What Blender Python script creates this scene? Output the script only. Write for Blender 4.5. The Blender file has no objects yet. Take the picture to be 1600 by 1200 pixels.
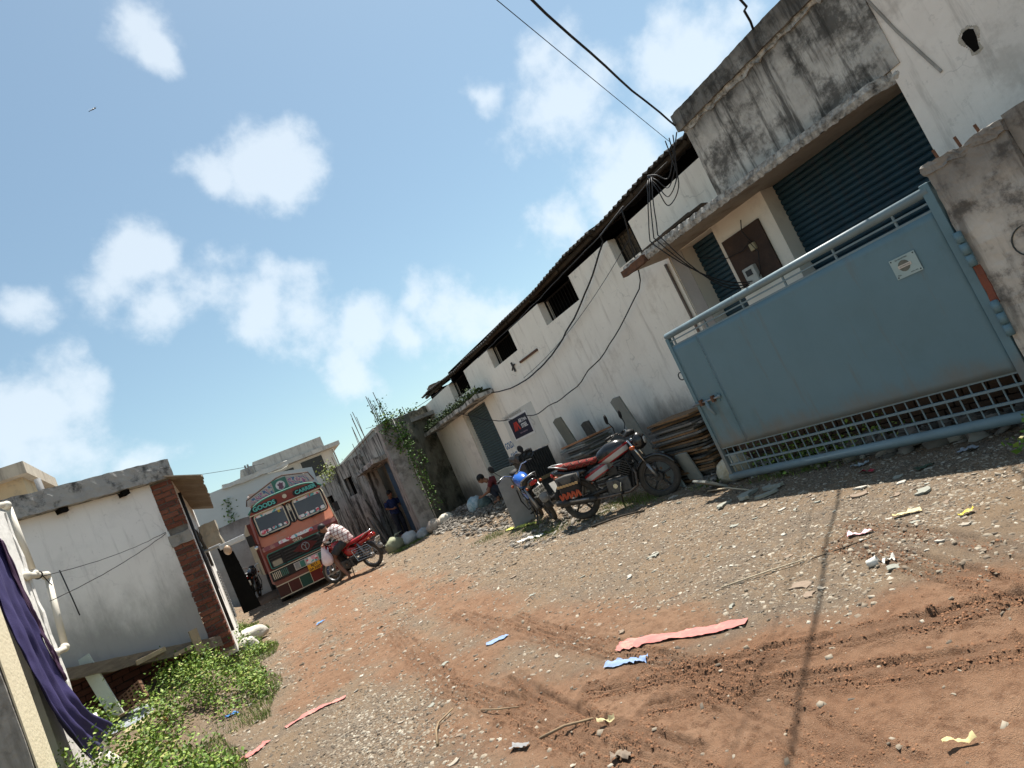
import bpy, bmesh, math, random
import numpy as np
from mathutils import Vector, Matrix, noise as mnoise
R = math.radians
random.seed(7); rng = np.random.default_rng(11)
scn = bpy.context.scene
COL = scn.collection

# ------------------------------------------------------------ camera
cam_d = bpy.data.cameras.new('camera'); cam = bpy.data.objects.new('camera', cam_d); COL.objects.link(cam)
cam_d.sensor_width = 36; cam_d.lens = 22.5; cam_d.clip_start = .05; cam_d.clip_end = 3000
cam.matrix_world = Matrix(((.8294, .3294, -.4512, 0), (-.3781, -.2636, -.8875, 0), (-.4113, .9066, -.0941, 1.58), (0, 0, 0, 1)))
scn.camera = cam

# ------------------------------------------------------------ sun, sky, exposure
SUN = Vector((.33, .25, 1)).normalized()
sun_d = bpy.data.lights.new('sun', 'SUN'); sun_d.energy = 4.9; sun_d.angle = R(.53); sun_d.color = (1, .95, .87)
sun = bpy.data.objects.new('sun', sun_d); COL.objects.link(sun); sun.location = (6, 2, 20)
sun.rotation_euler = (-SUN).to_track_quat('-Z', 'Y').to_euler()
W = bpy.data.worlds.new('World'); scn.world = W; W.use_nodes = True
nt = W.node_tree; nt.nodes.clear()
def wn(t, **k):
    n = nt.nodes.new(t)
    for a, b in k.items(): setattr(n, a, b)
    return n
def wl(a, b): nt.links.new(a, b)
sky = wn('ShaderNodeTexSky'); sky.sky_type = 'NISHITA'; sky.sun_disc = False
sky.sun_elevation = math.asin(SUN.z); sky.sun_rotation = math.atan2(SUN.x, SUN.y)
sky.air_density = 1.15; sky.dust_density = .7; sky.ozone_density = .6; sky.altitude = 200
bg1 = wn('ShaderNodeBackground'); bg1.inputs[1].default_value = .074; tint = wn('ShaderNodeMix', data_type='RGBA', blend_type='MULTIPLY'); tint.inputs[0].default_value = 1; wl(sky.outputs[0], tint.inputs[6]); tint.inputs[7].default_value = (.88, .985, .9, 1); wl(tint.outputs[2], bg1.inputs[0])
tc = wn('ShaderNodeTexCoord')
def wmath(op, a, b=None, c=None, clamp=False):
    n = wn('ShaderNodeMath', operation=op, use_clamp=clamp)
    for i, q in enumerate((a, b, c)):
        if q is None: continue
        if isinstance(q, (int, float)): n.inputs[i].default_value = q
        else: wl(q, n.inputs[i])
    return n.outputs[0]
nz = wn('ShaderNodeTexNoise'); nz.inputs['Scale'].default_value = 10; nz.inputs['Detail'].default_value = 8; nz.inputs['Roughness'].default_value = .58
wl(tc.outputs['Generated'], nz.inputs['Vector'])
nw = wn('ShaderNodeTexNoise'); nw.inputs['Scale'].default_value = 11; nw.inputs['Detail'].default_value = 3
wl(tc.outputs['Generated'], nw.inputs['Vector'])
wp = wn('ShaderNodeVectorMath', operation='MULTIPLY_ADD'); wl(nw.outputs['Color'], wp.inputs[0]); wp.inputs[1].default_value = (.055, .055, .055)
off = wn('ShaderNodeVectorMath', operation='SUBTRACT'); wl(tc.outputs['Generated'], off.inputs[0]); off.inputs[1].default_value = (.0275, .0275, .0275)
wl(off.outputs[0], wp.inputs[2])
# cumulus clumps: direction and angular radius; the rest of the dome carries the same kind of cloud from noise
CLOUDS = [(.2204, .8322, .5087, .075), (.1871, .8452, .5006, .06), (.2529, .8358, .4872, .062), (.1508, .849, .5064, .035), (.0164, .8972, .4413, .062), (.0508, .8971, .4388, .04), (-.0253, .9107, .4122, .055), (.0951, .9249, .3681, .07), (.1495, .9259, .347, .085), (.2117, .9261, .3124, .075), (.2782, .9185, .2811, .055), (.0272, .9301, .3663, .06), (.3886, .8929, .2275, .07), (.4323, .8768, .2106, .062), (.3388, .913, .227, .05), (.4762, .8604, .1814, .06), (-.1063, .9053, .4113, .038), (.1208, .7458, .6552, .042), (.1312, .7597, .6369, .03), (.5088, .7151, .4793, .032), (.598, .6781, .4274, .085), (.6416, .6422, .4195, .06), (.747, .5461, .3791, .095), (.7123, .5905, .3794, .075), (.6802, .6629, .3127, .095), (.6394, .7127, .2886, .075), (.5799, .7663, .2768, .062), (.7124, .6197, .3294, .065), (-.1549, .9501, .2708, .095), (-.1786, .9387, .2948, .075), (-.1201, .9674, .2229, .062), (-.0707, .9805, .1834, .06), (.2483, .9486, .1963, .05)]
fld = None
for cx, cy, cz, r in CLOUDS:
    d = wn('ShaderNodeVectorMath', operation='DISTANCE'); wl(wp.outputs[0], d.inputs[0]); d.inputs[1].default_value = (cx, cy, cz)
    v = wmath('MULTIPLY_ADD', d.outputs['Value'], -1 / (r * .92), 1.0)
    fld = v if fld is None else wmath('SMOOTH_MAX', fld, v, .25)
# other parts of the dome
n2 = wn('ShaderNodeTexNoise'); n2.inputs['Scale'].default_value = 3.1; n2.inputs['Detail'].default_value = 5
wl(tc.outputs['Generated'], n2.inputs['Vector'])
dv = wn('ShaderNodeVectorMath', operation='DOT_PRODUCT'); wl(tc.outputs['Generated'], dv.inputs[0]); dv.inputs[1].default_value = (.4512, .8875, .0941)
outside = wmath('MULTIPLY_ADD', dv.outputs['Value'], -6, 3.6, clamp=True)
oth = wmath('MULTIPLY_ADD', n2.outputs['Fac'], 5.0, -2.75)
oth = wmath('MULTIPLY_ADD', outside, 1.0, wmath('ADD', oth, -1.0))
fld = wmath('MAXIMUM', fld, oth)
fb = wmath('MULTIPLY_ADD', nz.outputs['Fac'], 3.4, -1.78)
den = wmath('ADD', fld, fb)
mr = wn('ShaderNodeMapRange', interpolation_type='SMOOTHSTEP'); wl(den, mr.inputs['Value'])
mr.inputs['From Min'].default_value = -.25; mr.inputs['From Max'].default_value = .75; mr.inputs['To Min'].default_value = .07; mr.inputs['To Max'].default_value = .66
bg2 = wn('ShaderNodeBackground'); bg2.inputs[0].default_value = (.80, .87, .93, 1); bg2.inputs[1].default_value = .6
mx = wn('ShaderNodeMixShader'); wl(mr.outputs[0], mx.inputs[0]); wl(bg1.outputs[0], mx.inputs[1]); wl(bg2.outputs[0], mx.inputs[2])
wo = wn('ShaderNodeOutputWorld'); wl(mx.outputs[0], wo.inputs[0])
vs = scn.view_settings; vs.view_transform = 'Standard'; vs.look = 'None'; vs.exposure = 1.02; vs.gamma = 1
vs.use_curve_mapping = False
W.cycles.sampling_method = "MANUAL"; W.cycles.sample_map_resolution = 512
scn.cycles.max_bounces = 5; scn.cycles.diffuse_bounces = 3; scn.cycles.glossy_bounces = 3; scn.cycles.transparent_max_bounces = 6

# ------------------------------------------------------------ materials
MATS = {}
def mat(name, c, c2=None, scale=4, rough=.85, bump=.25, bscale=30, metal=0, streak=None, streak_amt=.6, streak_lo=.5, streak_hi=.68, spec=.3, blotch=None, blotch_amt=.7, blotch_scale=1.2, blotch_lo=.52, detail=6, map_scale=(1, 1, 1), crack=0):
    if name in MATS: return MATS[name]
    m = bpy.data.materials.new(name); m.use_nodes = True; t = m.node_tree; N = t.nodes; L = t.links
    b = N['Principled BSDF']; b.inputs['Roughness'].default_value = rough; b.inputs['Metallic'].default_value = metal
    b.inputs['Specular IOR Level'].default_value = spec
    co = N.new('ShaderNodeTexCoord'); mp = N.new('ShaderNodeMapping'); mp.inputs['Scale'].default_value = map_scale
    L.new(co.outputs['Object'], mp.inputs[0]); V = mp.outputs[0]
    n = N.new('ShaderNodeTexNoise'); n.inputs['Scale'].default_value = scale; n.inputs['Detail'].default_value = detail; n.inputs['Roughness'].default_value = .65
    L.new(V, n.inputs['Vector'])
    if c2 is None: c2 = tuple(x * .75 for x in c)
    r = N.new('ShaderNodeMapRange'); r.inputs['From Min'].default_value = .3; r.inputs['From Max'].default_value = .7; L.new(n.outputs['Fac'], r.inputs['Value'])
    def mixc(f, a, bb):
        x = N.new('ShaderNodeMix'); x.data_type = 'RGBA'
        if isinstance(f, float): x.inputs[0].default_value = f
        else: L.new(f, x.inputs[0])
        for i, q in ((6, a), (7, bb)):
            if isinstance(q, tuple): x.inputs[i].default_value = (*q, 1)
            else: L.new(q, x.inputs[i])
        return x.outputs[2]
    colr = mixc(r.outputs[0], c, c2)
    def masked(vec_scale, nscale, lo, hi, amt, colour, colr, det=5):
        mp2 = N.new('ShaderNodeMapping'); mp2.inputs['Scale'].default_value = vec_scale; L.new(co.outputs['Object'], mp2.inputs[0])
        n_ = N.new('ShaderNodeTexNoise'); n_.inputs['Scale'].default_value = nscale; n_.inputs['Detail'].default_value = det; n_.inputs['Roughness'].default_value = .7
        L.new(mp2.outputs[0], n_.inputs['Vector'])
        q = N.new('ShaderNodeMapRange'); q.interpolation_type = 'SMOOTHSTEP'; q.inputs['From Min'].default_value = lo; q.inputs['From Max'].default_value = hi; q.inputs['To Max'].default_value = amt
        L.new(n_.outputs['Fac'], q.inputs['Value'])
        return mixc(q.outputs[0], colr, colour)
    if blotch: colr = masked((1, 1, 1), blotch_scale, blotch_lo, blotch_lo + .16, blotch_amt, blotch, colr, 8)
    if streak: colr = masked((3.2, 3.2, .35), 2.2, streak_lo, streak_hi, streak_amt, streak, colr)
    if crack:
        wn_ = N.new('ShaderNodeTexNoise'); wn_.inputs['Scale'].default_value = 2.5; wn_.inputs['Detail'].default_value = 6; L.new(co.outputs['Object'], wn_.inputs['Vector'])
        ad = N.new('ShaderNodeVectorMath'); ad.operation = 'MULTIPLY_ADD'; L.new(wn_.outputs['Color'], ad.inputs[0]); ad.inputs[1].default_value = (.7, .7, .7); L.new(co.outputs['Object'], ad.inputs[2])
        vo = N.new('ShaderNodeTexVoronoi'); vo.feature = 'DISTANCE_TO_EDGE'; vo.inputs['Scale'].default_value = .9; L.new(ad.outputs[0], vo.inputs['Vector'])
        cm = N.new('ShaderNodeMapRange'); cm.inputs['From Min'].default_value = .004; cm.inputs['From Max'].default_value = .010; cm.inputs['To Min'].default_value = 1; cm.inputs['To Max'].default_value = 0; L.new(vo.outputs['Distance'], cm.inputs['Value'])
        mk = N.new('ShaderNodeTexNoise'); mk.inputs['Scale'].default_value = 1.1; L.new(co.outputs['Object'], mk.inputs['Vector'])
        mq = N.new('ShaderNodeMapRange'); mq.inputs['From Min'].default_value = .5; mq.inputs['From Max'].default_value = .62; mq.inputs['To Max'].default_value = crack; L.new(mk.outputs['Fac'], mq.inputs['Value'])
        mm = N.new('ShaderNodeMath'); mm.operation = 'MULTIPLY'; L.new(cm.outputs[0], mm.inputs[0]); L.new(mq.outputs[0], mm.inputs[1])
        colr = mixc(mm.outputs[0], colr, tuple(x * .3 for x in c))
        colr = masked((1, 1, 1), 9, .6, .66, .35, tuple(x * .55 for x in c), colr, 8)
    L.new(colr, b.inputs['Base Color'])
    if bump:
        n2 = N.new('ShaderNodeTexNoise'); n2.inputs['Scale'].default_value = bscale; n2.inputs['Detail'].default_value = 5; L.new(V, n2.inputs['Vector'])
        bp = N.new('ShaderNodeBump'); bp.inputs['Strength'].default_value = bump; bp.inputs['Distance'].default_value = .02
        L.new(n2.outputs['Fac'], bp.inputs['Height']); L.new(bp.outputs[0], b.inputs['Normal'])
    m['colour_socket'] = 0
    MATS[name] = m
    return m
def zgrime(m, z0, z1, colour, amt=.8, nscale=3.0, invert=False):
    """dirt that has crept up (or run down) a wall between two heights, broken by noise"""
    t = m.node_tree; N = t.nodes; L = t.links; b = N['Principled BSDF']
    src = b.inputs['Base Color'].links[0].from_socket
    co = N.new('ShaderNodeTexCoord'); sx = N.new('ShaderNodeSeparateXYZ'); L.new(co.outputs['Object'], sx.inputs[0])
    mp = N.new('ShaderNodeMapping'); mp.inputs['Scale'].default_value = (1, 1, .45); L.new(co.outputs['Object'], mp.inputs[0])
    n = N.new('ShaderNodeTexNoise'); n.inputs['Scale'].default_value = nscale; n.inputs['Detail'].default_value = 7; n.inputs['Roughness'].default_value = .7; L.new(mp.outputs[0], n.inputs['Vector'])
    r = N.new('ShaderNodeMapRange'); r.inputs['From Min'].default_value = z0; r.inputs['From Max'].default_value = z1
    r.inputs['To Min'].default_value = .75; r.inputs['To Max'].default_value = -.55
    if invert: r.inputs['To Min'].default_value, r.inputs['To Max'].default_value = -.55, .75
    L.new(sx.outputs[2], r.inputs['Value'])
    a = N.new('ShaderNodeMath'); a.operation = 'ADD'; L.new(r.outputs[0], a.inputs[0]); L.new(n.outputs['Fac'], a.inputs[1])
    q = N.new('ShaderNodeMapRange'); q.interpolation_type = 'SMOOTHSTEP'; q.inputs['From Min'].default_value = .45; q.inputs['From Max'].default_value = 1.0; q.inputs['To Max'].default_value = amt; L.new(a.outputs[0], q.inputs['Value'])
    x = N.new('ShaderNodeMix'); x.data_type = 'RGBA'; L.new(q.outputs[0], x.inputs[0]); L.new(src, x.inputs[6]); x.inputs[7].default_value = (*colour, 1)
    L.new(x.outputs[2], b.inputs['Base Color'])
    return m
def pattern(name, rough, builder, spec=.4, metal=0):
    """material whose colour comes from a small node recipe: builder(N, L, coord) -> colour socket"""
    if name in MATS: return MATS[name]
    m = bpy.data.materials.new(name); m.use_nodes = True; N = m.node_tree.nodes; L = m.node_tree.links; b = N['Principled BSDF']
    b.inputs['Roughness'].default_value = rough; b.inputs['Specular IOR Level'].default_value = spec; b.inputs['Metallic'].default_value = metal
    co = N.new('ShaderNodeTexCoord'); L.new(builder(N, L, co.outputs['Object']), b.inputs['Base Color']); MATS[name] = m
    return m
def ramp(N, L, fac, stops, const=True):
    r = N.new('ShaderNodeValToRGB'); r.color_ramp.interpolation = 'CONSTANT' if const else 'LINEAR'
    e = r.color_ramp.elements
    while len(e) < len(stops): e.new(.5)
    for i, (p, c) in enumerate(stops): e[i].position = p; e[i].color = (*c, 1)
    L.new(fac, r.inputs[0]); return r.outputs[0]

# ------------------------------------------------------------ geometry helpers
def nz3(p, s=1.0): return mnoise.noise(Vector(p) * s)
class MB:
    def __init__(s): s.v = []; s.f = []
    def add(s, vs, fs):
        o = len(s.v); s.v += [tuple(p) for p in vs]; s.f += [tuple(i + o for i in f) for f in fs]; return s
    def box(s, x0, x1, y0, y1, z0, z1, M=None):
        vs = [(x, y, z) for z in (z0, z1) for y in (y0, y1) for x in (x0, x1)]
        if M is not None: vs = [M @ Vector(p) for p in vs]
        return s.add(vs, [(0, 2, 3, 1), (4, 5, 7, 6), (0, 1, 5, 4), (2, 6, 7, 3), (0, 4, 6, 2), (1, 3, 7, 5)])
    def cbox(s, c, d, rot=(0, 0, 0)):
        from mathutils import Euler
        M = Matrix.Translation(c) @ Euler(rot).to_matrix().to_4x4(); h = [q / 2 for q in d]
        return s.box(-h[0], h[0], -h[1], h[1], -h[2], h[2], M)
    def rbox(s, x0, x1, y0, y1, z0, z1, n=(4, 4, 4), amp=.02, sc=3.0, M=None, seed=0):
        """subdivided box whose surface is broken by noise"""
        idx = {}; vs = []; fs = []
        def vid(i, j, k):
            if (i, j, k) not in idx:
                p = Vector((x0 + (x1 - x0) * i / n[0], y0 + (y1 - y0) * j / n[1], z0 + (z1 - z0) * k / n[2]))
                q = p * sc + Vector((seed * 7.3, seed * 3.1, 0)); d = mnoise.noise_vector(q) * amp + mnoise.noise_vector(q * 3.7) * amp * .5
                p = p + d
                if M is not None: p = M @ p
                idx[(i, j, k)] = len(vs); vs.append(p)
            return idx[(i, j, k)]
        a, b, c = n
        for i in range(a):
            for j in range(b):
                fs.append((vid(i, j, 0), vid(i, j + 1, 0), vid(i + 1, j + 1, 0), vid(i + 1, j, 0))); fs.append((vid(i, j, c), vid(i + 1, j, c), vid(i + 1, j + 1, c), vid(i, j + 1, c)))
        for i in range(a):
            for k in range(c):
                fs.append((vid(i, 0, k), vid(i + 1, 0, k), vid(i + 1, 0, k + 1), vid(i, 0, k + 1))); fs.append((vid(i, b, k), vid(i, b, k + 1), vid(i + 1, b, k + 1), vid(i + 1, b, k)))
        for j in range(b):
            for k in range(c):
                fs.append((vid(0, j, k), vid(0, j, k + 1), vid(0, j + 1, k + 1), vid(0, j + 1, k))); fs.append((vid(a, j, k), vid(a, j + 1, k), vid(a, j + 1, k + 1), vid(a, j, k + 1)))
        return s.add(vs, fs)
    def tube(s, pts, r, n=8, cap=True):
        pts = [Vector(p) for p in pts]; m = len(pts); rs = [r] * m if isinstance(r, (int, float)) else r
        vs = []; prev = None
        for i, p in enumerate(pts):
            t = (pts[min(i + 1, m - 1)] - pts[max(i - 1, 0)]).normalized()
            if prev is None:
                a = Vector((0, 0, 1)) if abs(t.z) < .9 else Vector((1, 0, 0)); u = t.cross(a).normalized()
            else:
                u = (prev - t * prev.dot(t))
                u = u.normalized() if u.length > 1e-6 else t.orthogonal().normalized()
            prev = u; w = t.cross(u)
            for k in range(n):
                an = 2 * math.pi * k / n; vs.append(p + (u * math.cos(an) + w * math.sin(an)) * rs[i])
        fs = [(i * n + k, i * n + (k + 1) % n, (i + 1) * n + (k + 1) % n, (i + 1) * n + k) for i in range(m - 1) for k in range(n)]
        if cap: fs += [tuple(range(n - 1, -1, -1)), tuple((m - 1) * n + k for k in range(n))]
        return s.add(vs, fs)
    def ell(s, c, r, nu=12, nv=8, M=None):
        vs = []; fs = []
        r = (r, r, r) if isinstance(r, (int, float)) else r
        for j in range(nv + 1):
            th = math.pi * j / nv
            for i in range(nu):
                ph = 2 * math.pi * i / nu
                q = Vector((r[0] * math.sin(th) * math.cos(ph), r[1] * math.sin(th) * math.sin(ph), r[2] * math.cos(th)))
                if M is not None: q = M @ q
                vs.append(Vector(c) + q)
        for j in range(nv):
            for i in range(nu): fs.append((j * nu + i, (j + 1) * nu + i, (j + 1) * nu + (i + 1) % nu, j * nu + (i + 1) % nu))
        return s.add(vs, fs)
    def torus(s, c, Rr, r, axis='y', nu=28, nv=10, sq=1.0):
        vs = []; fs = []
        for i in range(nu):
            a = 2 * math.pi * i / nu
            for j in range(nv):
                b = 2 * math.pi * j / nv; rad = Rr + r * math.cos(b); h = r * math.sin(b) * sq
                q = {'y': (rad * math.cos(a), h, rad * math.sin(a)), 'x': (h, rad * math.cos(a), rad * math.sin(a)), 'z': (rad * math.cos(a), rad * math.sin(a), h)}[axis]
                vs.append(tuple(c[k] + q[k] for k in range(3)))
        for i in range(nu):
            for j in range(nv): fs.append((i * nv + j, ((i + 1) % nu) * nv + j, ((i + 1) % nu) * nv + (j + 1) % nv, i * nv + (j + 1) % nv))
        return s.add(vs, fs)
    def prism(s, poly, axis, a0, a1):
        n = len(poly)
        def P(u, v, a): return {'x': (a, u, v), 'y': (u, a, v), 'z': (u, v, a)}[axis]
        vs = [P(u, v, a0) for u, v in poly] + [P(u, v, a1) for u, v in poly]
        fs = [tuple(range(n)), tuple(range(2 * n - 1, n - 1, -1))] + [(i, i + n, (i + 1) % n + n, (i + 1) % n) for i in range(n)]
        return s.add(vs, fs)
    def loft(s, secs, n=14, p=2.6):
        """sections (x, y_centre, half_width, z_low, z_high): rounded ring in the yz plane"""
        vs = []; m = len(secs)
        for x, yc, hw, z0, z1 in secs:
            zc = (z0 + z1) / 2; hh = (z1 - z0) / 2
            for k in range(n):
                a = 2 * math.pi * k / n; ca, sa = math.cos(a), math.sin(a)
                vs.append((x, yc + hw * math.copysign(abs(ca) ** (2 / p), ca), zc + hh * math.copysign(abs(sa) ** (2 / p), sa)))
        fs = [(i * n + k, i * n + (k + 1) % n, (i + 1) * n + (k + 1) % n, (i + 1) * n + k) for i in range(m - 1) for k in range(n)]
        fs += [tuple(range(n - 1, -1, -1)), tuple((m - 1) * n + k for k in range(n))]
        return s.add(vs, fs)
    def mesh(s, name, m, smooth=False):
        me = bpy.data.meshes.new(name); me.from_pydata(s.v, [], s.f)
        bm = bmesh.new(); bm.from_mesh(me); bmesh.ops.recalc_face_normals(bm, faces=bm.faces); bm.to_mesh(me); bm.free()
        if m: me.materials.append(m)
        if smooth:
            me.polygons.foreach_set('use_smooth', [True] * len(me.polygons))
        return me
    def build(s, name, m, parent=None, smooth=False, bevel=0, label=None, auto=None):
        if parent is not None and parent.get('world_verts'):
            o = parent.location; s.v = [(p[0] - o[0], p[1] - o[1], p[2] - o[2]) for p in s.v]
        ob = bpy.data.objects.new(name, s.mesh(name, m, smooth)); COL.objects.link(ob)
        if parent is not None: ob.parent = parent
        if parent is not None and parent.get('world_verts'): pass
        if bevel:
            b = ob.modifiers.new('Bevel', 'BEVEL'); b.width = bevel; b.segments = 2; b.limit_method = 'ANGLE'
        if auto and smooth:
            e = ob.modifiers.new('Split', 'EDGE_SPLIT'); e.split_angle = R(auto)
        if label: ob['label'] = label
        return ob
def tag(o, label, cat=None, group=None, kind=None):
    if label: o['label'] = label
    if cat: o['category'] = cat
    if group: o['group'] = group
    if kind: o['kind'] = kind
    return o
def thing(name, label, cat, loc=(0, 0, 0), rot=(0, 0, 0), group=None, world=False, scale=1):
    o = bpy.data.objects.new(name, None); COL.objects.link(o); o.location = loc; o.rotation_euler = rot; o.empty_display_size = .2; o.scale = (scale,) * 3
    tag(o, label, cat, group)
    if world: o['world_verts'] = 1
    return o
def sub(part, name, mb, m, **k):
    """a sub-part whose vertices are given in the same frame as the part's"""
    th = part.parent
    if th is not None and th.get('world_verts'):
        o = th.location; mb.v = [(p[0] - o[0], p[1] - o[1], p[2] - o[2]) for p in mb.v]
    ob = mb.build(name, m, None, **k); ob.parent = part
    return ob
def solo(name, mb, m, label, cat, origin, group=None, kind=None, **k):
    """a thing that is one mesh; origin becomes its base point"""
    mb.v = [(p[0] - origin[0], p[1] - origin[1], p[2] - origin[2]) for p in mb.v]
    ob = mb.build(name, m, None, **k); ob.location = origin
    return tag(ob, label, cat, group, kind)
def text(name, s, size, m, parent, M, extrude=.002, bold=0, sx=1.0, align='CENTER'):
    cu = bpy.data.curves.new(name, 'FONT'); cu.body = s; cu.size = size; cu.extrude = extrude; cu.align_x = align; cu.align_y = 'CENTER'; cu.offset = bold; cu.resolution_u = 3
    tmp = bpy.data.objects.new('tmp', cu); COL.objects.link(tmp); dg = bpy.context.evaluated_depsgraph_get()
    me = bpy.data.meshes.new_from_object(tmp.evaluated_get(dg)); bpy.data.objects.remove(tmp)
    me.transform(M @ Matrix.Diagonal((sx, 1, 1, 1))); me.materials.clear(); me.materials.append(m)
    ob = bpy.data.objects.new(name, me); COL.objects.link(ob); ob.parent = parent
    return ob
def frame_matrix(origin, right, up):
    r = Vector(right).normalized(); u = Vector(up).normalized(); n = r.cross(u)
    return Matrix(((r.x, u.x, n.x, origin[0]), (r.y, u.y, n.y, origin[1]), (r.z, u.z, n.z, origin[2]), (0, 0, 0, 1)))
def sstep(a, b, x):
    t = np.clip((x - a) / (b - a), 0, 1); return t * t * (3 - 2 * t)
# value noise for arrays
_tab = rng.random((256, 256))
def vnoise(x, y):
    xi = np.floor(x).astype(int); yi = np.floor(y).astype(int); fx = x - xi; fy = y - yi
    fx = fx * fx * (3 - 2 * fx); fy = fy * fy * (3 - 2 * fy); g = lambda a, b: _tab[a & 255, b & 255]
    return (g(xi, yi) * (1 - fx) + g(xi + 1, yi) * fx) * (1 - fy) + (g(xi, yi + 1) * (1 - fx) + g(xi + 1, yi + 1) * fx) * fy
def fbm(x, y, o=4):
    s = 0; a = .5
    for i in range(o): s = s + a * vnoise(x * 2 ** i + 17 * i, y * 2 ** i + 31 * i); a *= .5
    return s / (1 - .5 ** o)

# common materials
BLACK = mat('black_rubber', (.018, .018, .019), rough=.7, bump=.1)
DARK = mat('dark_metal', (.03, .031, .033), (.06, .055, .05), 12, rough=.5, bump=.1, metal=.4)
CHROME = mat('chrome', (.62, .62, .62), (.45, .44, .42), 9, rough=.22, bump=.03, metal=1)
STEEL = mat('steel_grey', (.3, .31, .32), (.18, .18, .18), 10, rough=.45, bump=.1, metal=.8)
RUST = mat('rusty_iron', (.16, .075, .04), (.07, .04, .03), 14, rough=.9)
CABLE = mat('cable_black', (.02, .02, .022), rough=.6, bump=0)
SKIN = mat('skin_brown', (.23, .115, .07), (.19, .09, .055), 6, rough=.55, bump=.05)
HAIR = mat('hair_black', (.012, .011, .011), rough=.6, bump=.3, bscale=80)
# ------------------------------------------------------------ ground
def base_z(x, y):
    x = np.asarray(x, float); y = np.asarray(y, float)
    z = .03 * np.log1p(np.exp(np.clip((y - 7.2) * 2, -30, 30))) / 2
    z = np.where(y > 22, z * 0 + .444 + .004 * (y - 22), z)
    z = z + .26 * sstep(4.6, 6.4, x) * sstep(7.6, 12, y)
    z = z + (.12 * sstep(6, 8, y) + .24 * sstep(8, 10.2, y) + .26 * sstep(10, 12, y)) * sstep(-.05, -1.15, x) * (1 - .75 * sstep(20, 30, y))
    z = z + .05 * (fbm(x * .9 + 3, y * .9) - .5)
    return z
def gz(x, y): return float(base_z(np.array([x]), np.array([y]))[0])
TRACKS = [  # (centre line, grooves, spacing, depth)
    ([(1.55, 3.95), (2.01, 3.25), (2.7, 2.26), (2.95, 1.97), (3.5, 1.25)], 4, .055, .028),
    ([(1.62, 3.3), (1.95, 2.8), (2.3, 2.11), (2.52, 1.8), (2.95, 1.2)], 4, .05, .026),
    ([(4.1, 3.8), (3.88, 3.24), (3.44, 2.2), (3.15, 1.5)], 3, .06, .016),
    ([(3.7, 3.6), (3.5, 3.11), (3.14, 2.31), (2.8, 1.6)], 4, .055, .022),
    ([(1.9, 3.2), (1.84, 2.83), (1.73, 2.26), (1.66, 1.8)], 4, .07, .014),
    ([(1.12, 5.7), (1.24, 4.41), (1.25, 3.17), (1.3, 2.4)], 5, .05, .018),
    ([(1.5, 5.0), (1.42, 4.46), (1.39, 3.48), (1.45, 2.7)], 2, .07, .03),
    ([(2.06, 8.2), (2.02, 6.46), (1.98, 4.08), (2.0, 3.4)], 3, .07, .014),
    ([(2.2, 6.5), (2.09, 5.28), (2.01, 3.75), (2.05, 2.9)], 4, .05, .016),
    ([(1.45, 9.0), (1.3, 7.3), (1.15, 5.6)], 4, .06, .012)]
def seg_dist(px, py, a, b):
    ax, ay = a; bx, by = b; dx, dy = bx - ax, by - ay; L = math.hypot(dx, dy)
    t = ((px - ax) * dx + (py - ay) * dy) / L; s = ((px - ax) * dy - (py - ay) * dx) / L
    return np.clip(t, 0, L), t, s, L
def mud_mask(x, y):
    w = (fbm(x * 1.7, y * 1.7) - .5) * 1.1
    m = sstep(-.5, .7, (4.0 - 1.2 * (x - 1.9)) - y + w) * sstep(.4, 1.4, x + w * .7)
    for pts, wid in (([(1.25, 3), (1.3, 6), (1.15, 9), (1.3, 13), (1.7, 18)], .42), ([(2.25, 4), (2.1, 7), (2.4, 11), (2.5, 18)], .4), ([(.35, 8), (.5, 12), (.9, 17)], .35)):
        for a, b in zip(pts, pts[1:]):
            tc_, t, s, L = seg_dist(x, y, a, b); d = np.hypot(s, t - tc_)
            m = np.maximum(m, .8 * (1 - sstep(wid * .2, wid * 2.0, d + w * .8)))
    return np.clip(m, 0, 1)
def ground_z(x, y):
    z = base_z(x, y); m = mud_mask(x, y)
    z = z + .018 * (fbm(x * 7, y * 7, 3) - .5) + .016 * (fbm(x * 21, y * 21, 2) - .5) * (.35 + .65 * m)
    cl = fbm(x * 31 + 5, y * 31, 2); z = z + .012 * sstep(.62, .8, cl) * m * sstep(.45, .6, fbm(x * 1.9, y * 1.9 + 9))
    near = 1 - sstep(9, 12, y)
    for pts, ng, sp, dep in TRACKS:
        s0 = 0
        for i, (a, b) in enumerate(zip(pts, pts[1:])):
            tc_, t, s, L = seg_dist(x, y, a, b)
            inside = (t > -.02) & (t < L + .02) & (np.abs(s) < sp * ng)
            if inside.any():
                u = (t + s0)[inside]; v = s[inside]; q = np.zeros_like(u)
                wob = (vnoise(u * 9, u * 0 + i) - .5) * .02 + (vnoise(u * 55, u * 0 + i) - .5) * .012
                for k in range(ng):
                    o = (k - (ng - 1) / 2) * sp
                    q -= 1.25 * dep * np.exp(-((v - o - wob) / (sp * .17)) ** 2) * (.6 + .6 * vnoise(u * 12 + k * 9, u * 0 + k * 3.3)) * sstep(.18, .5, vnoise(u * 2.3 + k * 5, u * 0 + 7))
                q += dep * .9 * np.exp(-((np.abs(v) - sp * (ng / 2 + .15)) / (sp * .4)) ** 2) * (vnoise(u * 25, v * 30))
                z[inside] += q
            s0 += L
    return z
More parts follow.
